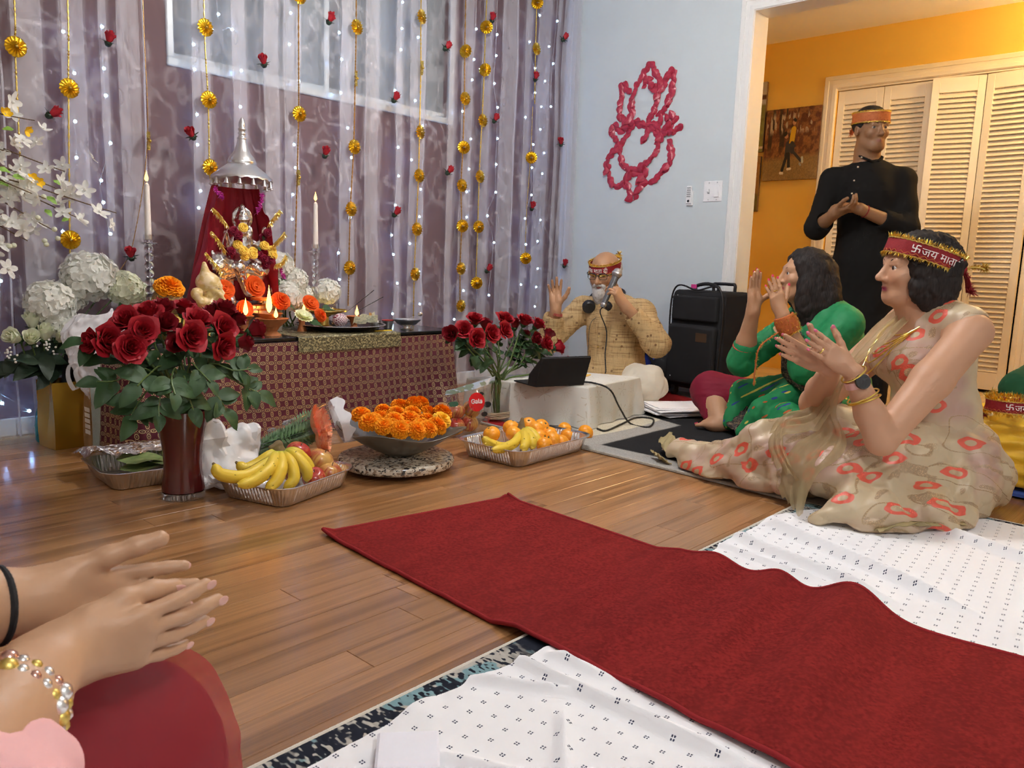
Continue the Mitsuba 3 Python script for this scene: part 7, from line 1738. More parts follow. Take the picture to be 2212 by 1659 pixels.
# ------------------------------------------------------------------ old man with the microphone
t = thing('person', 'old white bearded man in tan checked kurta, seated by the grey wall, hand raised', 'person')
C = vec(3.548, 2.555, .700); B = basis((-.97, -.22, -.20)); SKM = (.44, .235, .125)
hp, L = head_prims(C, B, 1.0, 1.2)
sh_r, sh_l = vec(3.555, 2.695, .500), vec(3.600, 2.335, .500)
el_r, wr_r = vec(3.300, 2.725, .325), vec(3.268, 2.660, .500); el_l, wr_l = vec(3.545, 2.195, .345), vec(3.412, 2.305, .535)
h1, tip1, _ = hand_prims(wr_r + vec(0, 0, .012), (-.06, .06, 1), (-.8, -.55, 0), True, (.15, .18, .25, .3), .45, 1.0, .16)
h2, tip2, _ = hand_prims(wr_l + vec(-.012, .012, .010), (-.42, .28, .80), (.0, .9, -.25), False, (1.05, 1.1, 1.15, 1.2), .2, 1.05, .04, .6)
body = hp + h1 + h2 + [cap(vec(3.585, 2.525, .56), vec(3.59, 2.52, .45), .055, .12, .05), cap(vec(3.60, 2.50, .42), vec(3.60, 2.48, .16), .125, .135, .05)] + chain([sh_r, el_r, wr_r], [.048, .040, .027], .02) + chain([sh_l, el_l, wr_l], [.048, .040, .027], .02) + [cap(vec(3.59, 2.53, .52), sh_r, .06, .045, .04), cap(vec(3.59, 2.50, .52), sh_l, .06, .045, .04)] \
    + chain([vec(3.56, 2.55, .12), vec(3.30, 2.66, .14), vec(3.34, 2.42, .08)], [.085, .06, .045], .03) + chain([vec(3.58, 2.42, .12), vec(3.50, 2.215, .125), vec(3.33, 2.36, .07)], [.085, .062, .045], .03)
m = smooth(blob(body, .0042), 2)
part(t, 'body', ply(m, 'm_skin', True, color=lips_color(m[0], C, B, 1.0, SKM, (.36, .12, .09))))
eyes(t, L, B, 1.0, (0, 1, -.35))
mat('m_beard', lambda p, n, uv: MX((.34, .31, .28), (.66, .64, .61), N_(p.x * 260, p.y * 260, p.z * 60)), .8, .2)
bd = [cap(L(-.056, .020, -.045), L(0, .070, -.108), .020, .030, .02), cap(L(.056, .020, -.045), L(0, .070, -.108), .020, .030, .02), cap(L(0, .076, -.098), L(0, .076, -.140), .034, .022, .02), cap(L(-.026, .078, -.052), L(0, .092, -.046), .0075, .008, .006), cap(L(.026, .078, -.052), L(0, .092, -.046), .0075, .008, .006), cap(L(-.026, .077, -.054), L(-.030, .066, -.085), .010), cap(L(.026, .077, -.054), L(.030, .066, -.085), .010), cut(cap(L(-.016, .090, -.062), L(.016, .090, -.062), .0058, k=.004))]
part(t, 'beard', ply(displace(blob(bd, .003), lambda p, n: .0035 * (fb(p * np.array([150, 150, 40]), 2) - .5) * 2), 'm_beard', True))
hr = [ell(L(0, -.040, .030), (.083, .078, .072), B, .01), cut(ell(L(0, .010, .090), (.10, .10, .045), B, .02)), cut(ell(L(0, .075, .0), (.10, .07, .12), B, .02)), ell(L(-.074, -.025, .012), (.012, .030, .035), B, .01), ell(L(.074, -.025, .012), (.012, .030, .035), B, .01)]
part(t, 'hair', ply(displace(blob(hr, .003), lambda p, n: .004 * (fb(p * np.array([120, 120, 50]), 2) - .4)), 'm_beard', True), label='white fringe of hair round a bald crown')
def tweed(p, n, uv):
    a = N_(p.x * 30 + p.y * 30, p.z * 260, 1.0); b = N_((p.x - p.y) * 230, p.z * 26, 2.0); c_ = N_(p.x * 50, p.y * 50, p.z * 300)
    k = SS(.50, .85, a) * .55 + SS(.55, .9, b) * .45 + .25 * SS(.6, .9, c_)
    c = MX((.52, .36, .175), (.25, .145, .055), k)
    d1, _, _2 = VO((p.x * .5 - p.y) * 11, p.z * 11)
    return MX(c, (.14, .07, .03), SS(.075, .06, d1) * .8)
mat('m_kurta', tweed, .75, .25, sheen=.3)
cuff_r = el_r * .30 + wr_r * .70; cuff_l = el_l * .28 + wr_l * .72
ku = [cap(vec(3.585, 2.525, .515), vec(3.60, 2.50, .44), .085, .150, .06), cap(vec(3.60, 2.50, .42), vec(3.595, 2.47, .13), .150, .165, .05), cap(vec(3.59, 2.53, .515), sh_r, .070, .068, .05), cap(vec(3.59, 2.50, .515), sh_l, .070, .068, .05), cap(vec(3.52, 2.48, .16), vec(3.44, 2.50, .14), .12, .07, .05)] + chain([sh_r, el_r, cuff_r], [.068, .066, .056], .03) + chain([sh_l, el_l, cuff_l], [.068, .068, .054], .03)
for e_, c_ in ((el_r, cuff_r), (el_l, cuff_l)):
    ku.append(cut(cap(c_ + nrm(c_ - e_) * .045, c_ + nrm(c_ - e_) * .12, .047, .07, .004)))
ku.append(cut(cap(L(0, -.03, -.10), L(0, -.02, -.01), .062, .085, .006)))
part(t, 'kurta', ply(drape(ku, .0055, .014, (15, 15, 9), 1), 'm_kurta', True), label='tan checked kurta')
for j in range(4):
    z = .475 - j * .055; c = vec(3.455 + .01 * j * 0, 2.50, z)
    part(t, 'button', ply(ball(vec(3.447 - (.0, .0, .003, .008)[j], 2.495, z), .0045, 1), 'm_gold_soft'))
pj_ = chain([vec(3.58, 2.55, .12), vec(3.30, 2.67, .15), vec(3.34, 2.42, .08)], [.11, .085, .06], .04) + chain([vec(3.60, 2.40, .12), vec(3.495, 2.205, .135), vec(3.32, 2.36, .08)], [.115, .092, .062], .04) + [ell(vec(3.62, 2.47, .09), (.17, .19, .09), k=.04)]
part(t, 'pyjama', ply(drape(pj_, .006, .022, (11, 11, 9), 2, [((0, 0, .0128), (0, 0, -1))]), mat('m_offwhite', (.70, .64, .52), .8, .2), True), label='off white pyjama')
part(t, 'wrist_thread', ply([tube(np.stack([wr_r + .028 * (math.cos(q) * vec(1, 0, 0) + math.sin(q) * vec(0, 1, .2)) + vec(.004, -.008, dz - .028) for q in np.linspace(0, 2 * np.pi, 30)]), .0016, 5) for dz in (0, .005, .010)], mat('m_thread_red', (.40, .06, .05), .7)), label='red and white thread on the wrist')
headband('red headband with gold tinsel and printed words on the old man with the microphone', C, B, 1.0, .083, .104, .016, .046, -.2, 'm_band_red', .62, True, .016, 31)
t = thing('eyeglasses', 'dark framed eyeglasses on the nose of the old man', 'glasses')
for sx in (-1, 1):
    q = np.linspace(0, 2 * np.pi, 41); rx, rz = .024, .0165
    ex = np.sign(np.cos(q)) * np.abs(np.cos(q)) ** .7 * rx; ez = np.sign(np.sin(q)) * np.abs(np.sin(q)) ** .7 * rz
    ring_ = np.array([L(sx * .032 + x, .0985 - .25 * abs(sx * .032 + x) * .4, .001 + z) for x, z in zip(ex, ez)])
    part(t, 'rim', ply(tube(ring_, np.where(np.sin(q) > .2, .0026, .0014), 6), 'm_black'))
    part(t, 'lens', ply((np.vstack([ring_[:-1], ring_.mean(0)[None]]), np.array([[i, (i + 1) % 40, 40] for i in range(40)])), 'm_glass_thin', True))
    part(t, 'temple', ply(tube(spline([L(sx * .056, .093, .010), L(sx * .080, .05, .012), L(sx * .084, -.01, .010)], 12), .0018, 6), 'm_black'))
part(t, 'bridge', ply(tube(spline([L(-.009, .099, .006), L(0, .103, .009), L(.009, .099, .006)], 8), .0018, 6), 'm_black'))
t = thing('headphones', 'black headphones hanging round the neck of the old man', 'headphones')
part(t, 'band', ply(tube(spline([L(-.07, .075, -.160), L(-.092, -.02, -.135), L(-.07, -.095, -.115), L(0, -.118, -.108), L(.07, -.095, -.115), L(.092, -.02, -.135), L(.07, .075, -.160)], 40), .0095, 8), 'm_black'))
for sx in (-1, 1):
    part(t, 'ear_cup', ply(tr(lathe([(.001, -.016), (.030, -.016), (.036, -.008), (.036, .008), (.030, .016), (.001, .018)], 28), L(sx * .052, .105, -.165), B @ rotz(sx * .5) @ rotx(1.3)), 'm_black'))
    part(t, 'cushion', ply(tr(lathe([(.001, .016), (.022, .020), (.033, .020), (.036, .012), (.033, .010)], 28), L(sx * .052, .105, -.165), B @ rotz(sx * .5) @ rotx(1.3)), 'm_black_soft'))
t = thing('microphone', 'silver headed handheld microphone in the left fist of the old man', 'microphone')
mc0, mc1 = vec(*(3.325, 2.392, 0.538)), vec(*(3.387, 2.363, 0.696)); md = nrm(mc1 - mc0); MF = frame(md)
ml = np.linalg.norm(mc1 - mc0)
part(t, 'handle', ply(tr(lathe([(.001, -.01), (.0135, -.01), (.0135, .0), (.0140, .02), (.018, ml - .02), (.021, ml), (.001, ml)], 24), mc0, MF), mat('m_mic_grey', (.16, .16, .165), .3, .5, .6)))
part(t, 'grille', ply(tr(lathe([(.001, -.012), (.022, -.010), (.026, .004), (.026, .012), (.020, .028), (.010, .035), (.001, .037)], 28), mc1, MF), mat('m_grille', (.55, .55, .54), .35, .5, .9, bump=lambda p, n, uv: .0012 * dr.abs(dr.sin(p.x * 1500) * dr.sin(p.z * 1500))), True))
part(t, 'ring', ply(tr(lathe([(.0262, .002), (.0285, .004), (.0285, .010), (.0262, .012)], 28), mc1, MF), 'm_silver'))
part(t, 'ring', ply(tr(lathe([(.0138, .0), (.0152, .002), (.0152, .010), (.0140, .012)], 24), mc0, MF), 'm_silver_bright'))
k = key_for('microphone_cable'); put(k, ply(tube(spline([mc0 - md * .008, mc0 - md * .03 + (-.005, 0, -.01), vec(3.405, 2.42, .40), vec(3.39, 2.41, .28), vec(3.375, 2.39, .20), vec(3.33, 2.36, .19)], 50), .0032, 7), 'm_cable')); labels[k] = {'label': 'black cable hanging from the microphone down the kurta', 'category': 'cable'}
k = key_for('headphone_cable'); put(k, ply(tube(spline([L(-.05, .09, -.20), vec(3.43, 2.54, .44), vec(3.40, 2.53, .30), vec(3.36, 2.50, .22), vec(3.33, 2.52, .215), vec(3.30, 2.47, .205), vec(3.22, 2.42, .203)], 50), .0015, 5), 'm_cable')); labels[k] = {'label': 'thin black headphone cable curling in front of the kurta', 'category': 'cable'}

# ------------------------------------------------------------------ woman in the gold dress
t = thing('person', 'woman in gold floral dress with a dark bob seated sideways on the rug, clapping', 'person')
C = vec(2.690, .752, .752); B = basis((-.674, .735, .04), (-.10, .03, 1)); SKW = (.50, .275, .165)
hp, L = head_prims(C, B, 1.0, .55, .92)
U, Wd = vec(.738, .674, 0), vec(-.674, .738, 0)       # away from the camera; to the left of the picture
ch = vec(2.745, .695, .50)                              # chest
sh_n, sh_f = vec(2.640, .560, .575), vec(2.84, .80, .575)
el_n, wr_n = vec(2.372, .700, .262), vec(2.310, .775, .452); el_f, wr_f = vec(2.64, 1.00, .30), vec(2.372, .862, .452)
h1, tips1, at1 = hand_prims(wr_n + vec(-.006, .012, .014), (-.42, .58, .50), (.72, .62, -.15), False, (.08, .06, .08, .14), .30, .95, .06, .1)
h2, tips2, at2 = hand_prims(wr_f + vec(-.03, .02, .012), (-.52, .62, .36), (-.60, -.72, .10), True, (.10, .08, .10, .14), .45, .95, .07, .1)
body = hp + h1 + h2 + [cap(C + B @ vec(0, -.03, -.10), vec(2.735, .695, .60), .052, .065, .04), cap(ch + (0, 0, .07), ch - (0, 0, .02), .09, .105, .05), cap(ch, vec(2.79, .655, .16), .100, .120, .06), cap(vec(2.73, .69, .60), sh_n, .05, .050, .05), cap(vec(2.74, .70, .60), sh_f, .05, .050, .05),
        ell(ch + Wd * .085 + U * -.06 + (0, 0, -.03), (.06, .06, .055), k=.04), ell(ch + Wd * .085 + U * .07 + (0, 0, -.03), (.06, .06, .055), k=.04), ell(vec(2.80, .66, .13), (.13, .13, .10), k=.05)] \
    + chain([sh_n, sh_n * .55 + el_n * .45, el_n], [.056, .056, .043], .02) + chain([el_n, el_n * .6 + wr_n * .4, wr_n], [.044, .043, .027], .012) + chain([sh_f, el_f], [.062, .050], .03) + chain([el_f, el_f * .6 + wr_f * .4, wr_f], [.050, .046, .029], .02) \
    + chain([vec(2.78, .75, .12), vec(2.56, 1.00, .13), vec(2.58, .78, .08)], [.085, .055, .045], .03) + chain([vec(2.78, .60, .12), vec(2.52, .70, .10), vec(2.60, .85, .07)], [.085, .055, .04], .03)
m = smooth(blob(body, .0042), 2)
part(t, 'body', ply(m, 'm_skin', True, color=lips_color(m[0], C, B, 1.0, SKW, (.30, .03, .085))))
eyes(t, L, B, 1.0); nails(t, tips1 + tips2, mat('m_nail_pink', (.60, .12, .20), .25))
hairs = [ell(L(0, -.020, .042), (.088, .098, .086), B, .02), cut(ell(L(0, .105, -.02), (.075, .075, .105), B, .02)), ell(L(-.068, -.030, -.035), (.036, .060, .085), B, .03), ell(L(.068, -.030, -.035), (.036, .060, .085), B, .03), ell(L(0, -.085, -.030), (.085, .055, .095), B, .03), ell(L(-.045, -.075, -.105), (.055, .05, .045), B, .03), ell(L(.045, -.075, -.105), (.055, .05, .045), B, .03), ell(L(-.072, .012, -.045), (.018, .030, .050), B, .02), ell(L(0, -.085, .035), (.08, .055, .07), B, .03)]
hm = displace(blob(hairs, .0038), lambda p, n: .018 * (np.abs(fb(p * np.array([30, 30, 20]), 3, 5) - .5) * 2 - .25) + .004 * (fb(p * np.array([170, 170, 40]), 2) - .5))
part(t, 'hair', ply(hm, 'm_hair_black', True), label='dark wavy bob')
headband('red headband with gold tinsel and printed words on the woman in the gold dress', C, basis((-.674, .735, .30), (-.10, .05, 1)), 1.04, .094, .113, .026, .046, 0, 'm_band_red', np.pi * .80, True, .018, 41, -.012)
def brocade(p, n, uv):
    x = p.x * .738 * .6 - p.x * .674 * .5 + p.y * .85; y = p.z * 1.0 + p.x * .55 + p.y * .30
    S_ = 9.5
    d, d2, r = VO(x * S_, y * S_)
    k = .6 + .5 * CR(dr.floor(r * 997), 1, 2)
    base = MX((.50, .40, .255), (.40, .235, .20), SS(.50, .78, FB(p.x * 6, p.y * 6, p.z * 6)) * .8)
    vine = SS(.026, .010, dr.abs(N_(x * 15 + 1.2 * N_(x * 9, y * 9, 5), y * 15, 3.0) - .5)); spark = SS(.62, .8, N_(p.x * 700, p.y * 700, p.z * 700))
    c = MX(base, (.30, .20, .10), vine * .9)
    leaf_ = SS(.72, .77, N_(x * 38, y * 38, 7.0)) * SS(.25, .35, N_(x * 8, y * 8, 2.0)); c = MX(c, (.30, .20, .11), leaf_ * .8)
    petal = SS(.235, .205, d * (.82 + .36 * N_(x * 75, y * 75, 4.0))) * SS(.45, .5, k)
    c = MX(c, (.66, .105, .065), petal); c = MX(c, (.46, .33, .20), SS(.115, .095, d) * SS(.45, .5, k)); return c * (1 + .9 * spark * dr.maximum(vine, leaf_))
mat('m_brocade', brocade, .42, .5, sheen=.5)
bod = [cap(ch + (0, 0, .075), ch, .100, .122, .05), cap(ch, vec(2.775, .665, .30), .122, .118, .05), cap(vec(2.775, .665, .30), vec(2.79, .66, .18), .118, .150, .05), ell(ch + Wd * .085 - U * .060 + (0, 0, -.035), (.072, .072, .070), k=.03), ell(ch + Wd * .085 + U * .065 + (0, 0, -.035), (.072, .072, .070), k=.03), cap(vec(2.725, .680, .612), sh_n + (.015, .015, .022), .060, .058, .04), cap(vec(2.75, .71, .612), sh_f, .060, .058, .04),
       cut(cap(sh_n + (-.005, -.03, -.015), sh_n + (el_n - sh_n) * .5 - U * .02, .066, .075, .008)), cut(cap(C + B @ vec(0, .02, -.10), C + B @ vec(0, .045, -.17), .060, .078, .01))]
part(t, 'bodice', ply(drape(bod, .0055, .007, (20, 20, 12), 4), 'm_brocade', True), label='sleeveless gold brocade bodice')
# skirt: billowing folds from the waist over crossed legs to hems on the floor
F_ = lambda *a: vec(*a)
sk = [ell(F_(2.815, .675, .13), (.165, .155, .135), k=.06), cap(F_(2.79, .66, .22), F_(2.79, .66, .16), .140, .155, .05)]
for pts, rs in (([F_(2.80, .78, .17), F_(2.64, .96, .19), F_(2.50, 1.10, .14), F_(2.50, 1.20, .07)], [.13, .105, .09, .05]), ([F_(2.78, .60, .16), F_(2.58, .72, .17), F_(2.42, .82, .13)], [.14, .12, .10]), ([F_(2.86, .54, .10), F_(2.70, .56, .10), F_(2.52, .66, .09)], [.11, .10, .08]),
                ([F_(2.62, .88, .12), F_(2.50, .98, .10), F_(2.42, 1.00, .06)], [.11, .09, .05]), ([F_(2.55, .70, .10), F_(2.42, .70, .085), F_(2.30, .74, .055), F_(2.24, .80, .03)], [.09, .075, .055, .03]), ([F_(2.60, .58, .07), F_(2.44, .58, .055), F_(2.34, .62, .035)], [.075, .055, .035]), ([F_(2.50, .66, .06), F_(2.34, .66, .045), F_(2.26, .70, .03)], [.07, .05, .03]),
                ([F_(2.50, 1.12, .09), F_(2.52, 1.26, .07), F_(2.56, 1.40, .055), F_(2.60, 1.50, .04)], [.07, .058, .048, .03]), ([F_(2.46, 1.10, .05), F_(2.46, 1.24, .035), F_(2.50, 1.38, .03)], [.05, .035, .028]), ([F_(2.62, 1.36, .045), F_(2.66, 1.50, .04), F_(2.66, 1.58, .03)], [.045, .035, .02]),
                ([F_(2.72, .56, .05), F_(2.56, .52, .04), F_(2.46, .50, .028)], [.06, .04, .025]), ([F_(2.88, .60, .08), F_(2.90, .70, .09)], [.09, .10])):
    sk += chain(pts, rs, .045)
def pleat(p, n):
    a = np.arctan2(p[:, 1] - .70, p[:, 0] - 2.86); r_ = np.hypot(p[:, 1] - .70, p[:, 0] - 2.86)
    return .030 * (np.abs(fb(p * np.array([10, 10, 9]), 3, 6) - .5) * 2 - .30) * np.clip(r_ / .2, .3, 1) + .009 * np.sin(a * 26 + 9 * nz(p * 7)) * np.clip((r_ - .15) / .3, 0, 1) + .002 * (fb(p * 50, 2) - .5)
sm = blob(sk, .0058, [((0, 0, .019), (0, 0, -1))]); sm = displace(sm, pleat); sm[0][:, 2] = np.maximum(sm[0][:, 2], .0175)
part(t, 'skirt', ply(sm, 'm_brocade', True), label='billowing gold brocade skirt with coral flowers')
mat('m_lining', (.34, .27, .13), .6)
for pts, wd in (([F_(2.60, 1.49, .05), F_(2.64, 1.56, .07), F_(2.69, 1.60, .075)], [vec(.05, -.03, .03)] * 3), ([F_(2.26, .66, .025), F_(2.32, .60, .045), F_(2.42, .545, .035), F_(2.50, .50, .03)], [vec(-.03, -.035, .018)] * 4), ([F_(2.50, 1.48, .03), F_(2.56, 1.56, .03)], [vec(-.02, .04, .03)] * 2)):
    part(t, 'hem', ply(slab(ribbon(pts, wd, 24, 6, .006, 2), .003), 'm_lining', True), label='turned olive lining of the hem')
thin('m_net', lambda p, n, uv: MX((.55, .44, .25), (.40, .31, .17), FB(p.x * 20, p.y * 20, p.z * 20)), .7, .5, .62)
dup_ = [sh_f + (-.06, -.05, .075), vec(2.60, .80, .56), vec(2.50, .86, .44), vec(2.46, .89, .33), vec(2.43, .86, .24), vec(2.35, .90, .17), vec(2.33, .93, .10), vec(2.27, .90, .035)]
part(t, 'dupatta', ply(ribbon(dup_, [vec(.10, .06, .02), vec(.12, .10, .02), vec(.12, .08, -.02), vec(.11, .09, 0), vec(.10, .12, .02), vec(.10, .14, .02), vec(.13, .16, 0), vec(.15, .12, .0)], 90, 22, .008), 'm_net', True), label='sheer gold net dupatta')
dup2 = [vec(2.46, .89, .34), vec(2.50, .95, .27), vec(2.46, 1.02, .25), vec(2.40, 1.02, .19), vec(2.34, .96, .12)]
part(t, 'dupatta', ply(ribbon(dup2, [vec(.08, .06, .03), vec(.10, .05, .06), vec(.12, .05, .05), vec(.10, .10, .02), vec(.10, .14, .02)], 50, 16, .008, 4), 'm_net', True))
t = thing('necklace', 'layered gold chain necklace on the woman in the gold dress', 'necklace')
nb = C + B @ vec(0, -.03, -.155)
for j, (dz, fw, sd) in enumerate(((.0, .075, .085), (-.035, .115, .088), (-.065, .135, .088), (-.095, .145, .086), (-.14, .155, .084))):
    q = np.linspace(0, np.pi, 40)
    ln = np.array([nb + B @ vec(sd * math.cos(a), -.02 + fw * math.sin(a), .012 + (dz - .012) * math.sin(a) ** 2 - .05 * math.sin(a)) for a in q])
    part(t, 'chain', ply([tube(ln, .0022 + .0010 * np.sin(np.arange(40) * 2.2), 6)], 'm_gold'))
part(t, 'clasp', ply(cbox(-.008, .008, -.002, .002, -.014, .014, .001), 'm_gold'), M4(nb + B @ vec(-.086, -.010, .012), B))
t = thing('watch', 'black round watch with a pink strap on the wrist of the woman in gold', 'watch')
fa = nrm(wr_n - el_n); wc = wr_n - fa * .028
part(t, 'strap', ply(tr(lathe([(.0325, -.010), (.0345, -.010), (.0345, .010), (.0325, .010)], 32), wc, frame(fa)), mat('m_strap_pink', (.62, .36, .32), .5)))
part(t, 'case', ply(tr(lathe([(.001, 0), (.021, 0), (.022, .003), (.021, .009), (.001, .0095)], 32), wc - U * .030 + vec(0, 0, .006), frame(-U + vec(0, 0, .25))), 'm_black_gloss', 30))
for j in range(3):
    t = thing('bangle', ('upper', 'middle', 'lower')[j] + ' gold bangle on the wrist beside the black watch', 'bangle', 'bangles on the woman in gold')
    bc_ = (wr_n - fa * (.002 - .0 * j)) if j == 0 else (wr_n - fa * (.060 + .012 * j)); ax_ = nrm(fa + vec(.15 * (j - 1), .1, .12 * (j - 1)))
    q = np.linspace(0, 2 * np.pi, 40); FF = frame(ax_); rb_ = .037 if j == 0 else .045
    put(t, ply(tube(np.array([bc_ + FF @ vec(rb_ * math.cos(a), rb_ * math.sin(a), 0) for a in q]), .0026, 7), 'm_gold'))
t = thing('ring', 'gold ring on the finger of the woman in gold', 'ring'); q = np.linspace(0, 2 * np.pi, 24)
fdn = nrm((-.42, .58, .50)); put(t, ply(tube(np.array([at1(.098, -.008, 0) + frame(fdn) @ vec(.0095 * math.cos(a), .0095 * math.sin(a), 0) for a in q]), .0018, 6), 'm_gold'))

# ------------------------------------------------------------------ woman in green
t = thing('person', 'long haired woman in green tunic and maroon leggings clapping before her face', 'person')
C = vec(3.36, 1.375, .725); B = basis((-.62, .74, .05)); SKG = (.46, .25, .14)
hp, L = head_prims(C, B, .97, .8, .92)
U, Wd = vec(.77, .64, 0), vec(-.64, .77, 0)
ch = vec(3.42, 1.275, .46); sh_n, sh_f = vec(3.345, 1.17, .535), vec(3.47, 1.41, .535)
el_n, wr_n = vec(3.190, 1.265, .345), vec(3.122, 1.345, .560); el_f, wr_f = vec(3.195, 1.545, .345), vec(3.122, 1.478, .575)
h1, tips1, _ = hand_prims(wr_n + vec(-.004, .01, .012), (-.18, .28, .95), (.55, .80, .15), False, (.15, .12, .14, .2), .35, .95, .08, .1)
h2, tips2, _ = hand_prims(wr_f + vec(0, 0, .012), (-.02, .02, 1), (-.30, -.85, .05), True, (.05, .05, .08, .1), .7, .97, .05, .1)
body = hp + h1 + h2 + [cap(C + B @ vec(0, -.03, -.10), vec(3.41, 1.29, .57), .048, .06, .04), cap(ch + (0, 0, .06), ch, .10, .12, .05), cap(ch, vec(3.47, 1.22, .15), .12, .15, .06), cap(vec(3.41, 1.28, .56), sh_n, .055, .052, .04), cap(vec(3.42, 1.30, .56), sh_f, .055, .052, .04)] \
    + chain([sh_n, el_n], [.052, .042], .03) + chain([el_n, el_n * .6 + wr_n * .4, wr_n], [.042, .040, .026], .02) + chain([sh_f, el_f], [.052, .042], .03) + chain([el_f, el_f * .6 + wr_f * .4, wr_f], [.042, .040, .026], .02) \
    + chain([vec(3.46, 1.35, .12), vec(3.385, 1.78, .165), vec(3.255, 1.66, .06)], [.10, .075, .045], .03) + chain([vec(3.44, 1.15, .12), vec(3.16, 1.16, .12), vec(3.22, 1.45, .06)], [.10, .07, .045], .03)
ft = vec(3.232, 1.640, .045); fdir = nrm(vec(-.05, .35, 0))
body += [cap(vec(3.26, 1.62, .055), ft + vec(0, .03, -.006), .036, .028, .02), ell(ft + vec(-.005, .045, -.004), (.036, .05, .024), k=.02)] + [cap(ft + vec(-.028 + .014 * j, .075 - .005 * abs(j - 1), -.008), ft + vec(-.036 + .016 * j, .105 - .008 * abs(j - .5), -.012), .0105 - .0008 * j, .009 - .0006 * j, .004) for j in range(5)]
m = smooth(blob(body, .0045), 2)
part(t, 'body', ply(m, 'm_skin', True, color=lips_color(m[0], C, B, .97, SKG, (.36, .06, .07))))
eyes(t, L, B, .97); nails(t, tips1 + tips2, mat('m_nail_red', (.62, .03, .09), .25))
for j in range(5): part(t, 'toenail', ply(ball(ft + vec(-.037 + .016 * j, .112 - .008 * abs(j - .5), -.006), .0048 - .0004 * j, 1), 'm_nail_red'))
hairs = [ell(L(0, -.020, .040), (.090, .102, .086), B, .02), cut(ell(L(.0, .105, -.02), (.072, .07, .105), B, .02)), ell(L(-.070, -.035, -.06), (.042, .070, .11), B, .03), ell(L(.070, -.035, -.06), (.042, .070, .11), B, .03), ell(L(0, -.10, -.06), (.095, .060, .13), B, .03), cap(L(-.05, -.09, -.10), L(-.075, -.10, -.22), .065, .045, .04), cap(L(.03, -.11, -.10), L(.02, -.14, -.25), .065, .045, .04), ell(L(-.07, .005, -.09), (.024, .036, .085), B, .03), cap(L(-.065, -.01, -.15), L(-.075, -.02, -.235), .035, .018, .03)]
hm = displace(blob(hairs, .0045), lambda p, n: .013 * (np.abs(fb(p * np.array([30, 30, 13]), 3, 8) - .5) * 2 - .3) + .004 * (fb(p * np.array([150, 150, 30]), 2) - .5))
part(t, 'hair', ply(hm, 'm_hair_black', True), label='long wavy black hair')
mat('m_green_cloth', lambda p, n, uv: MX((.010, .165, .055), (.018, .235, .085), FB(p.x * 30, p.y * 30, p.z * 30)), .6, .3, sheen=.3)
def bandhani(p, n, uv):
    a, b = (p.x * .8 + p.y * .6) * 36, (p.z + p.y * .5 - p.x * .3) * 36
    d, _, r = VO(a, b); c = MX((.010, .150, .050), (.016, .21, .07), FB(p.x * 20, p.y * 20, p.z * 20))
    dot = dr.select(r < .35, mi.Color3f(.62, .50, .10), dr.select(r < .6, mi.Color3f(.02, .04, .20), dr.select(r < .75, mi.Color3f(.40, .10, .03), c)))
    return MX(c, dot, SS(.21, .16, d))
mat('m_bandhani', bandhani, .65, .25)
tn = [cap(ch + (0, 0, .07), ch, .105, .138, .05), cap(ch, vec(3.47, 1.22, .14), .138, .165, .06), cap(vec(3.41, 1.28, .57), sh_n, .062, .066, .04), cap(vec(3.42, 1.30, .57), sh_f, .062, .066, .04), ell(ch + Wd * .08 + (0, 0, -.02), (.09, .09, .075), k=.05)] + chain([sh_n, el_n, el_n * .72 + wr_n * .28], [.066, .060, .052], .03) + chain([sh_f, el_f, el_f * .72 + wr_f * .28], [.066, .060, .052], .03)
for e_, w_ in ((el_n, wr_n), (el_f, wr_f)):
    c_ = e_ * .62 + w_ * .38; tn.append(cut(cap(c_ + nrm(w_ - e_) * .045, c_ + nrm(w_ - e_) * .10, .045, .06, .004)))
tn.append(cut(cap(C + B @ vec(0, 0, -.10), C + B @ vec(0, .05, -.19), .058, .07, .01)))
part(t, 'tunic', ply(drape(tn, .0055, .009, (17, 17, 10), 9), 'm_green_cloth', True), label='bright green tunic')
mat('m_red_hem', (.42, .05, .02), .6)
for e_, w_ in ((el_n, wr_n), (el_f, wr_f)):
    c_ = e_ * .70 + w_ * .30; FF = frame(nrm(w_ - e_)); part(t, 'cuff', ply(tube(np.array([c_ + FF @ vec(.050 * math.cos(a), .050 * math.sin(a), 0) for a in np.linspace(0, 2 * np.pi, 30)]), .0035, 6), 'm_red_hem'))
lg = chain([vec(3.46, 1.36, .12), vec(3.39, 1.785, .165), vec(3.285, 1.70, .065)], [.115, .092, .052], .03) + chain([vec(3.44, 1.15, .12), vec(3.15, 1.15, .12), vec(3.22, 1.42, .06)], [.11, .085, .055], .03)
part(t, 'leggings', ply(drape(lg, .0055, .006, (14, 14, 30), 10, [((0, 0, .0135), (0, 0, -1))]), mat('m_maroon', (.165, .006, .022), .7, .25), True), label='maroon leggings')
fl1 = [cap(vec(3.40, 1.42, .21), vec(3.31, 1.58, .20), .085, .055, .04), cap(vec(3.31, 1.58, .19), vec(3.24, 1.60, .06), .055, .035, .03), cap(vec(3.34, 1.35, .20), vec(3.17, 1.42, .14), .085, .060, .04), cap(vec(3.17, 1.42, .13), vec(3.12, 1.48, .05), .06, .03, .03), cap(vec(3.36, 1.15, .20), vec(3.10, 1.17, .17), .10, .07, .04), cap(vec(3.14, 1.30, .14), vec(3.06, 1.36, .04), .07, .025, .03)]
part(t, 'tunic_skirt', ply(drape(fl1, .0055, .010, (16, 16, 10), 11, [((0, 0, .0135), (0, 0, -1))]), 'm_bandhani', True), label='green dotted tunic skirt spread over the lap')
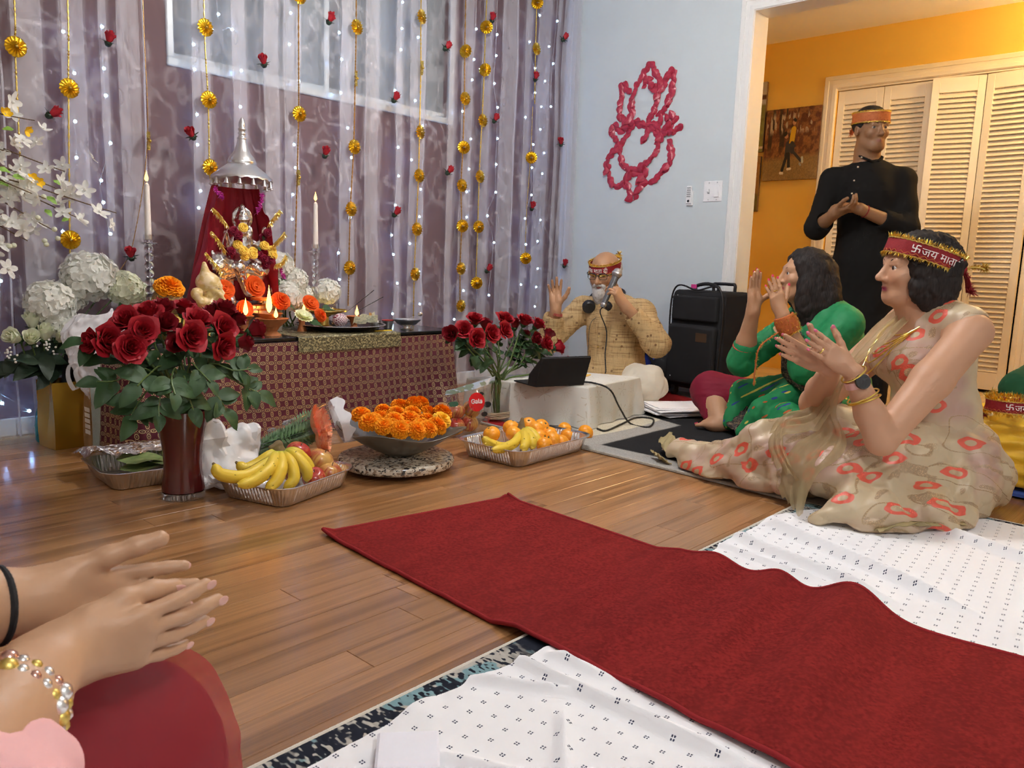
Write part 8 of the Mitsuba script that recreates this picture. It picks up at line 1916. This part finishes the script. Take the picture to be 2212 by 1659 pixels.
mat('m_lace_dark', lambda p, n, uv: MX((.010, .006, .006), (.17, .11, .055), SS(.06, .02, dr.abs(N_(p.x * 90, p.y * 90, p.z * 90) - .5))), .5)
part(t, 'border', ply(slab(ribbon([vec(3.24, 1.575, .10), vec(3.20, 1.52, .085), vec(3.15, 1.46, .06), vec(3.14, 1.42, .035)], [vec(-.07, .05, -.08)] * 4, 40, 12, .004), .003), 'm_lace_dark', True), label='black lace border')
part(t, 'dupatta', ply(slab(ribbon([sh_f + (-.03, -.06, .075), vec(3.27, 1.36, .46), vec(3.24, 1.34, .36), vec(3.25, 1.32, .27), vec(3.20, 1.22, .235), vec(3.10, 1.08, .22)], [vec(.04, .08, .0), vec(.06, .10, .02), vec(.05, .12, 0), vec(.08, .12, .03), vec(.10, .06, .05), vec(.10, .02, .06)], 60, 14, .007), .002), 'm_lace_dark', True), label='black and bronze dupatta')
t = thing('wrist_band', 'gold and red tinsel band with hanging tail on the wrist before the green tunic', 'wrist band')
fa = nrm(wr_n - el_n); FF = frame(fa)
rings_ = [[wr_n - fa * (.012 + .020 * j) + FF @ vec(.040 * math.cos(a), .040 * math.sin(a), 0) for a in np.linspace(0, 2 * np.pi, 24)] for j in range(4)]
part(t, 'band', ply(tr(lathe([(.034, -.075), (.044, -.07), (.046, -.02), (.040, .0), (.034, .002)], 32), wr_n, FF), 'm_band_orange'))
part(t, 'tinsel', ply([tinsel_mesh(q, .017, 60, 60 + j) for j, q in enumerate(rings_)], 'm_tinsel', False))
tl = spline([wr_n - fa * .07 + vec(-.03, .03, 0), wr_n + vec(-.055, .065, -.13), wr_n + vec(-.06, .075, -.22), wr_n + vec(-.062, .075, -.29)], 30)
part(t, 'tail', ply([tube(tl, .010, 6, flat=.25)], 'm_band_orange')); part(t, 'tinsel', ply(tinsel_mesh(list(tl), .014, 60, 71), 'm_tinsel', False))
t = thing('ring', 'gold ring on the hand of the woman in green', 'ring')
rq = wr_n + vec(-.004, .01, .012) + nrm((-.18, .28, .95)) * .093; put(t, ply(tube(np.array([rq + frame((-.18, .28, .95)) @ vec(.010 * math.cos(a), .010 * math.sin(a), 0) for a in np.linspace(0, 2 * np.pi, 24)]), .0018, 6), 'm_gold'))

# ------------------------------------------------------------------ young man standing in the doorway
t = thing('person', 'young man in a long black shirt standing beyond the doorway with clasped hands', 'person')
C = vec(4.435, 1.520, 1.495); B = basis((-.62, -.72, .0), (-.03, .03, 1)); SKB = (.25, .125, .06)
hp, L = head_prims(C, B, 1.0, .8, .88)
fw = nrm(vec(-.80, -.55, 0)); rt = vec(.738, -.674, 0) * -1           # he faces the camera, turned to his left
sh_r, sh_l = vec(4.40, 1.69, 1.245), vec(4.525, 1.365, 1.245)
el_r, wr_r = vec(4.325, 1.720, .985), vec(4.225, 1.590, 1.055); el_l, wr_l = vec(4.455, 1.300, .985), vec(4.255, 1.480, 1.075)
h1, tip1, _ = hand_prims(wr_r + vec(-.006, -.012, .003), (-.25, -.85, .22), (.15, .15, .9), True, (.7, .8, .85, .9), .3, 1.0, .05, .4)
h2, tip2, _ = hand_prims(wr_l + vec(-.012, .012, .006), (-.35, .80, .15), (.25, .15, -.9), False, (.8, .85, .9, .95), .3, 1.0, .05, .4)
hip = vec(4.50, 1.49, .80)
body = hp + h1 + h2 + [cap(C + B @ vec(0, -.03, -.10), vec(4.47, 1.53, 1.28), .054, .07, .04), cap(vec(4.475, 1.525, 1.20), hip, .125, .130, .05), cap(vec(4.47, 1.53, 1.27), sh_r, .06, .055, .04), cap(vec(4.47, 1.53, 1.27), sh_l, .06, .055, .04)] + chain([sh_r, el_r], [.05, .042], .03) + chain([el_r, wr_r], [.042, .028], .02) + chain([sh_l, el_l], [.05, .042], .03) + chain([el_l, wr_l], [.042, .028], .02)
for sx, o in ((1, vec(-.05, .085, 0)), (-1, vec(.05, -.085, 0))):
    an = vec(4.50, 1.49, .06) + o * 1.1
    body += chain([hip + o, hip + o + vec(0, 0, -.40), an], [.085, .055, .036], .03) + [cap(an + vec(.02, .01, -.03), an + fw * .14 + vec(0, 0, -.035), .030, .024, .02)]
m = smooth(blob(body, .0048), 2)
part(t, 'body', ply(m, 'm_skin', True, color=lips_color(m[0], C, B, 1.0, SKB, (.24, .085, .06))))
eyes(t, L, B, 1.0, (.35, 1, 0), True, .0045)
hairs = [ell(L(0, -.022, .048), (.084, .100, .082), B, .02), cut(ell(L(0, .085, -.03), (.10, .075, .115), B, .02)), cut(ell(L(0, -.03, -.10), (.12, .12, .09), B, .02))]
part(t, 'hair', ply(displace(blob(hairs, .004), lambda p, n: .005 * (fb(p * 70, 2) - .4)), 'm_hair_black', True), label='short black hair')
sh = [cap(vec(4.475, 1.525, 1.255), vec(4.48, 1.52, 1.18), .105, .150, .05), cap(vec(4.48, 1.52, 1.18), hip, .152, .165, .05), cap(hip, vec(4.50, 1.49, .46), .168, .18, .05), cap(vec(4.47, 1.53, 1.262), sh_r, .066, .058, .05), cap(vec(4.47, 1.53, 1.262), sh_l, .066, .058, .05)] + chain([sh_r, el_r, el_r * .62 + wr_r * .38], [.062, .060, .052], .03) + chain([sh_l, el_l, el_l * .58 + wr_l * .42], [.062, .060, .052], .03) + [cut(cap(el_r * .42 + wr_r * .58, wr_r, .050, .07, .004)), cut(cap(el_l * .36 + wr_l * .64, wr_l, .050, .07, .004)), cut(cap(L(0, .0, -.09), L(0, .02, -.02), .056, .085, .005))]
part(t, 'shirt', ply(drape(sh, .006, .009, (14, 14, 8), 14), mat('m_black_cloth', (.0075, .007, .0067), .85, .12), True), label='long black shirt with rolled sleeves')
part(t, 'collar', ply([tube(spline([L(-.012, .052, -.165), L(-.055, .01, -.135), L(0, -.095, -.115), L(.055, .01, -.135), L(.012, .052, -.165)], 30), .011, 6, flat=.5)], 'm_black_cloth'))
trs = []
for o in (vec(-.05, .085, 0), vec(.05, -.085, 0)): trs += chain([hip + o, hip + o + vec(0, 0, -.40), vec(4.50, 1.49, .06) + o * 1.1], [.095, .075, .055], .03)
part(t, 'trousers', ply(drape(trs, .008, .008, (14, 14, 8), 15), 'm_black_cloth', True))
for j, (x, y) in enumerate(((1861,340), (1853,360), (1845,390), (1841,418))):
    q = ((4.253, 1.494, 1.334), (4.246, 1.505, 1.286), (4.245, 1.517, 1.219), (4.244, 1.522, 1.154))[j]; v_ = np.array(q); d_ = nrm(v_ - CAM)
    part(t, 'button', ply(ball(v_, .005, 1), 'm_silver'))
part(t, 'wrist_thread', ply(tube(np.array([wr_l + (el_l - wr_l) * .12 + frame(nrm(el_l - wr_l)) @ vec(.0315 * math.cos(a), .0315 * math.sin(a), 0) for a in np.linspace(0, 2 * np.pi, 30)]), .0022, 5), 'm_band_red'))
headband('orange red headband with gold edge on the young man in black', C, B, 1.0, .087, .106, .036, .052, -.1, 'm_band_orange', None, True, .010, 51)

# ------------------------------------------------------------------ person at the right edge in yellow
t = thing('person', 'person in yellow skirt and dark green top on the quilt, right edge', 'person')
SKR = (.42, .23, .13); C = vec(3.74, .24, .74); B = basis((-.75, .62, -.2)); hp, L = head_prims(C, B)
ch = vec(3.72, .24, .42)
body = hp + [cap(C + B @ vec(0, -.03, -.1), ch + (0, 0, .10), .05, .06, .04), cap(ch + (0, 0, .05), vec(3.74, .24, .12), .12, .15, .05)] + chain([ch + vec(-.02, .15, .08), vec(3.44, .54, .33), vec(3.30, .42, .29)], [.052, .042, .027], .02) + chain([ch + vec(.02, -.17, .08), vec(3.44, .20, .30), vec(3.32, .34, .29)], [.052, .042, .027], .02) + chain([vec(3.60, .46, .14), vec(3.22, .56, .18), vec(3.30, .30, .09)], [.11, .08, .05], .03) + chain([vec(3.60, .30, .14), vec(3.26, .12, .18), vec(3.36, .36, .09)], [.11, .08, .05], .03)
h1, tip1, _ = hand_prims(vec(3.30, .42, .29), (-.7, -.5, -.1), (0, 0, -1), True, (.5, .5, .5, .6)); h2, tip2, _ = hand_prims(vec(3.32, .34, .29), (-.8, .3, -.1), (0, 0, -1), False, (.5, .5, .5, .6))
m = smooth(blob(body + h1 + h2, .006), 2); part(t, 'body', ply(m, 'm_skin', True, color=lips_color(m[0], C, B, 1, SKR, (.36, .1, .09))))
eyes(t, L, B, 1.0)
part(t, 'hair', ply(displace(blob([ell(L(0, -.02, .042), (.088, .098, .086), B, .02), cut(ell(L(0, .105, -.02), (.075, .075, .105), B, .02)), cap(L(0, -.09, -.02), L(0, -.12, -.2), .07, .03, .03)], .006), lambda p, n: .006 * (fb(p * 40, 2) - .5)), 'm_hair_black', True))
part(t, 'blouse', ply(drape([cap(ch + (0, 0, .07), ch, .11, .145, .05), cap(ch, vec(3.74, .24, .14), .145, .165, .05)] + chain([ch + vec(-.02, .15, .08), vec(3.445, .545, .335), vec(3.39, .49, .315)], [.068, .066, .055], .03) + chain([ch + vec(.02, -.17, .08), vec(3.44, .20, .30)], [.066, .058], .03) + [cap(ch + (0, 0, .10), ch + vec(-.02, .15, .08), .06, .066, .04), cut(cap(L(0, 0, -.09), L(0, .05, -.16), .058, .07, .01))], .006, .007, (15, 15, 15), 17), mat('m_dark_green', (.008, .050, .020), .9, .2, sheen=.5), True), label='dark green top')
mat('m_yellow_cloth', lambda p, n, uv: MX(MX((.66, .36, .015), (.78, .50, .03), FB(p.x * 9, p.y * 9, p.z * 30)), (.70, .56, .30), SS(.72, .80, N_(p.x * 26, p.y * 26, p.z * 26))), .5, .4, sheen=.4)
yl = chain([vec(3.60, .46, .14), vec(3.24, .55, .17), vec(3.24, .30, .10)], [.15, .125, .09], .05) + chain([vec(3.60, .30, .14), vec(3.26, .14, .17), vec(3.34, .36, .10)], [.15, .125, .09], .05) + [ell(vec(3.40, .34, .12), (.26, .27, .12), k=.05), ell(vec(3.22, .44, .07), (.12, .20, .07), k=.05)]
ym = displace(blob(yl, .007, [((0, 0, .034), (0, 0, -1))]), lambda p, n: .013 * (np.abs(fb(p * np.array([7, 7, 17]), 3, 18) - .5) * 2 - .3) + .005 * np.sin(p[:, 2] * 130 + 6 * nz(p * 6)))
ym[0][:, 2] = np.maximum(ym[0][:, 2], .033)
part(t, 'skirt', ply(ym, 'm_yellow_cloth', True), label='shiny yellow skirt')
hb = vec(*(2.993, 0.504, 0.332)); 
headband('red headband with gold tinsel lying on the yellow lap at the right edge', hb + vec(.035, .0, -.01), basis((-.75, -.66, 0), (-.1, -.1, 1)), 1.0, .074, .060, -.02, .040, 0, 'm_band_red', 1.1, True, .022, 91, 0)

# ------------------------------------------------------------------ foreground: hands of the person seated beside the camera
t = thing('person', 'person in maroon sheer sari at the lower left edge, clapping hands in view', 'person')
SKF = (.43, .25, .145)
wa, ea = vec(*(0.214, 0.771, 0.404)), vec(*(0.084, 0.78, 0.421))        # far hand (upper in the picture) and its elbow
wb, eb = vec(*(0.207, 0.694, 0.38)), vec(*(0.089, 0.559, 0.381))        # near hand
fa_, fb2 = nrm(vec(*(0.359, 0.749, 0.374)) - wa), nrm(vec(*(0.326, 0.682, 0.378)) - wb)
h1, tips1, atA = hand_prims(wa, fa_, -CAM_F + .30 * CAM_U, False, (.10, .10, .14, .18), .05, .90, .10, .05)
h2, tips2, atB = hand_prims(wb, fb2, CAM_F + .25 * CAM_U, True, (.16, .16, .20, .22), -.15, .90, .14, .4)
sh_a, sh_b = vec(-.30, .56, .62), vec(-.22, .22, .62); KN = vec(*(0.29, 0.792, 0.202))
tor = [cap(vec(-.33, .40, .66), vec(-.36, .40, .20), .13, .16, .05), cap(vec(-.33, .40, .78), vec(-.33, .40, .68), .05, .06, .03), cap(vec(-.33, .40, .66), sh_a, .07, .055, .04), cap(vec(-.33, .40, .66), sh_b, .07, .055, .04)]
Bf = basis((.98, .05, -.1)); Cf = vec(-.29, .40, .90); hpf, Lf = head_prims(Cf, Bf)
body = hpf + tor + h1 + h2 + chain([sh_a, ea], [.055, .044], .03) + chain([ea, ea * .5 + wa * .5, wa], [.043, .038, .027], .02) + chain([sh_b, vec(-.02, .36, .34), eb], [.055, .05, .044], .03) + chain([eb, eb * .45 + wb * .55, wb], [.044, .038, .027], .02) + chain([vec(-.33, .52, .13), KN, vec(.24, .78, .06)], [.10, .065, .045], .03) + chain([vec(-.33, .28, .13), vec(.05, .30, .20), vec(-.12, .40, .06)], [.10, .075, .05], .03)
m = smooth(blob(body, .0034), 2)
part(t, 'body', ply(m, 'm_skin', True, color=lips_color(m[0], Cf, Bf, 1, SKF, (.36, .1, .09))))
eyes(t, Lf, Bf, 1.0)
nails(t, tips1 + tips2, mat('m_nail_skin', (.58, .33, .27), .3))
part(t, 'hair', ply(displace(blob([ell(Lf(0, -.02, .042), (.088, .098, .086), Bf, .02), cut(ell(Lf(0, .105, -.02), (.075, .075, .105), Bf, .02)), cap(Lf(0, -.09, -.02), Lf(0, -.12, -.25), .07, .03, .03)], .006), lambda p, n: .006 * (fb(p * 40, 2) - .5)), 'm_hair_black', True))
sari = chain([vec(-.33, .54, .15), KN, vec(.24, .78, .08)], [.16, .088, .10], .05) + chain([vec(-.33, .28, .14), vec(.05, .30, .21), vec(-.12, .40, .08)], [.16, .10, .08], .05) + [cap(vec(-.33, .40, .66), vec(-.35, .40, .20), .14, .18, .05), cap(vec(-.33, .40, .67), sh_b, .08, .065, .04), cap(vec(-.33, .40, .67), sh_a, .08, .065, .04), cap(KN - (0, 0, .06), vec(.24, .76, .03), .095, .12, .05)]
part(t, 'petticoat', ply(drape(sari, .006, .008, (12, 12, 12), 20, [((0, 0, .002), (0, 0, -1))]), mat('m_sari_under', lambda p, n, uv: MX((.085, .004, .008), (.16, .012, .018), FB(p.x * 9, p.y * 9, p.z * 9)), .6, .3, sheen=.5), True), label='dark maroon cloth')
thin('m_sari_sheer', (.46, .055, .07), .8, .4, .42)
ov = chain([vec(-.33, .54, .17), KN, vec(.22, .76, .10)], [.17, .104, .11], .05) + [cap(KN - (0, 0, .05), vec(.25, .76, .03), .106, .13, .05), cap(KN - (.08, .02, .06), vec(.08, .66, .03), .10, .14, .05)]
part(t, 'sari', ply(drape(ov, .006, .020, (9, 9, 7), 22, [((0, 0, .003), (0, 0, -1))]), 'm_sari_sheer', True), label='sheer maroon sari layer')
part(t, 'kameez', ply(drape([cap(vec(*(0.141, 0.581, 0.356)), vec(*(0.094, 0.539, 0.351)), .045, .09, .03)], .006, .008, (14, 14, 14), 23), mat('m_pink_cloth', (.66, .36, .36), .7, .3), True), label='pale pink cloth')
t = thing('hair_tie', 'black hair tie round the upper wrist at the left edge', 'hair tie'); d_ = nrm(wa - ea); cc = wa - d_ * .026
put(t, ply(tube(np.array([cc + frame(d_ + vec(0, .15, .0)) @ vec(.0325 * math.cos(a), .0325 * math.sin(a), 0) for a in np.linspace(0, 2 * np.pi, 40)]), .0034, 8), 'm_black_soft'))
t = thing('bead_bracelet', 'bracelet of gold rose and crystal beads on the near wrist at the left edge', 'bracelet'); d_ = nrm(wb - eb); cc = wb - d_ * .085; FF = frame(d_ + vec(.1, .1, .1))
for row in range(2):
    for j in range(26):
        a = j * 2 * math.pi / 26 + row * .12; p = cc + d_ * .011 * row + FF @ vec(.0400 * math.cos(a), .0400 * math.sin(a), 0)
        part(t, 'bead', ply(ball(p, .0052 if (j + row) % 5 else .0075, 1), ('m_gold_soft', 'm_silver_bright', 'm_rose_gold', 'm_silver')[(j * 7 + row) % 4]))
mat('m_rose_gold', (.72, .42, .34), .2, .5, 1.0)
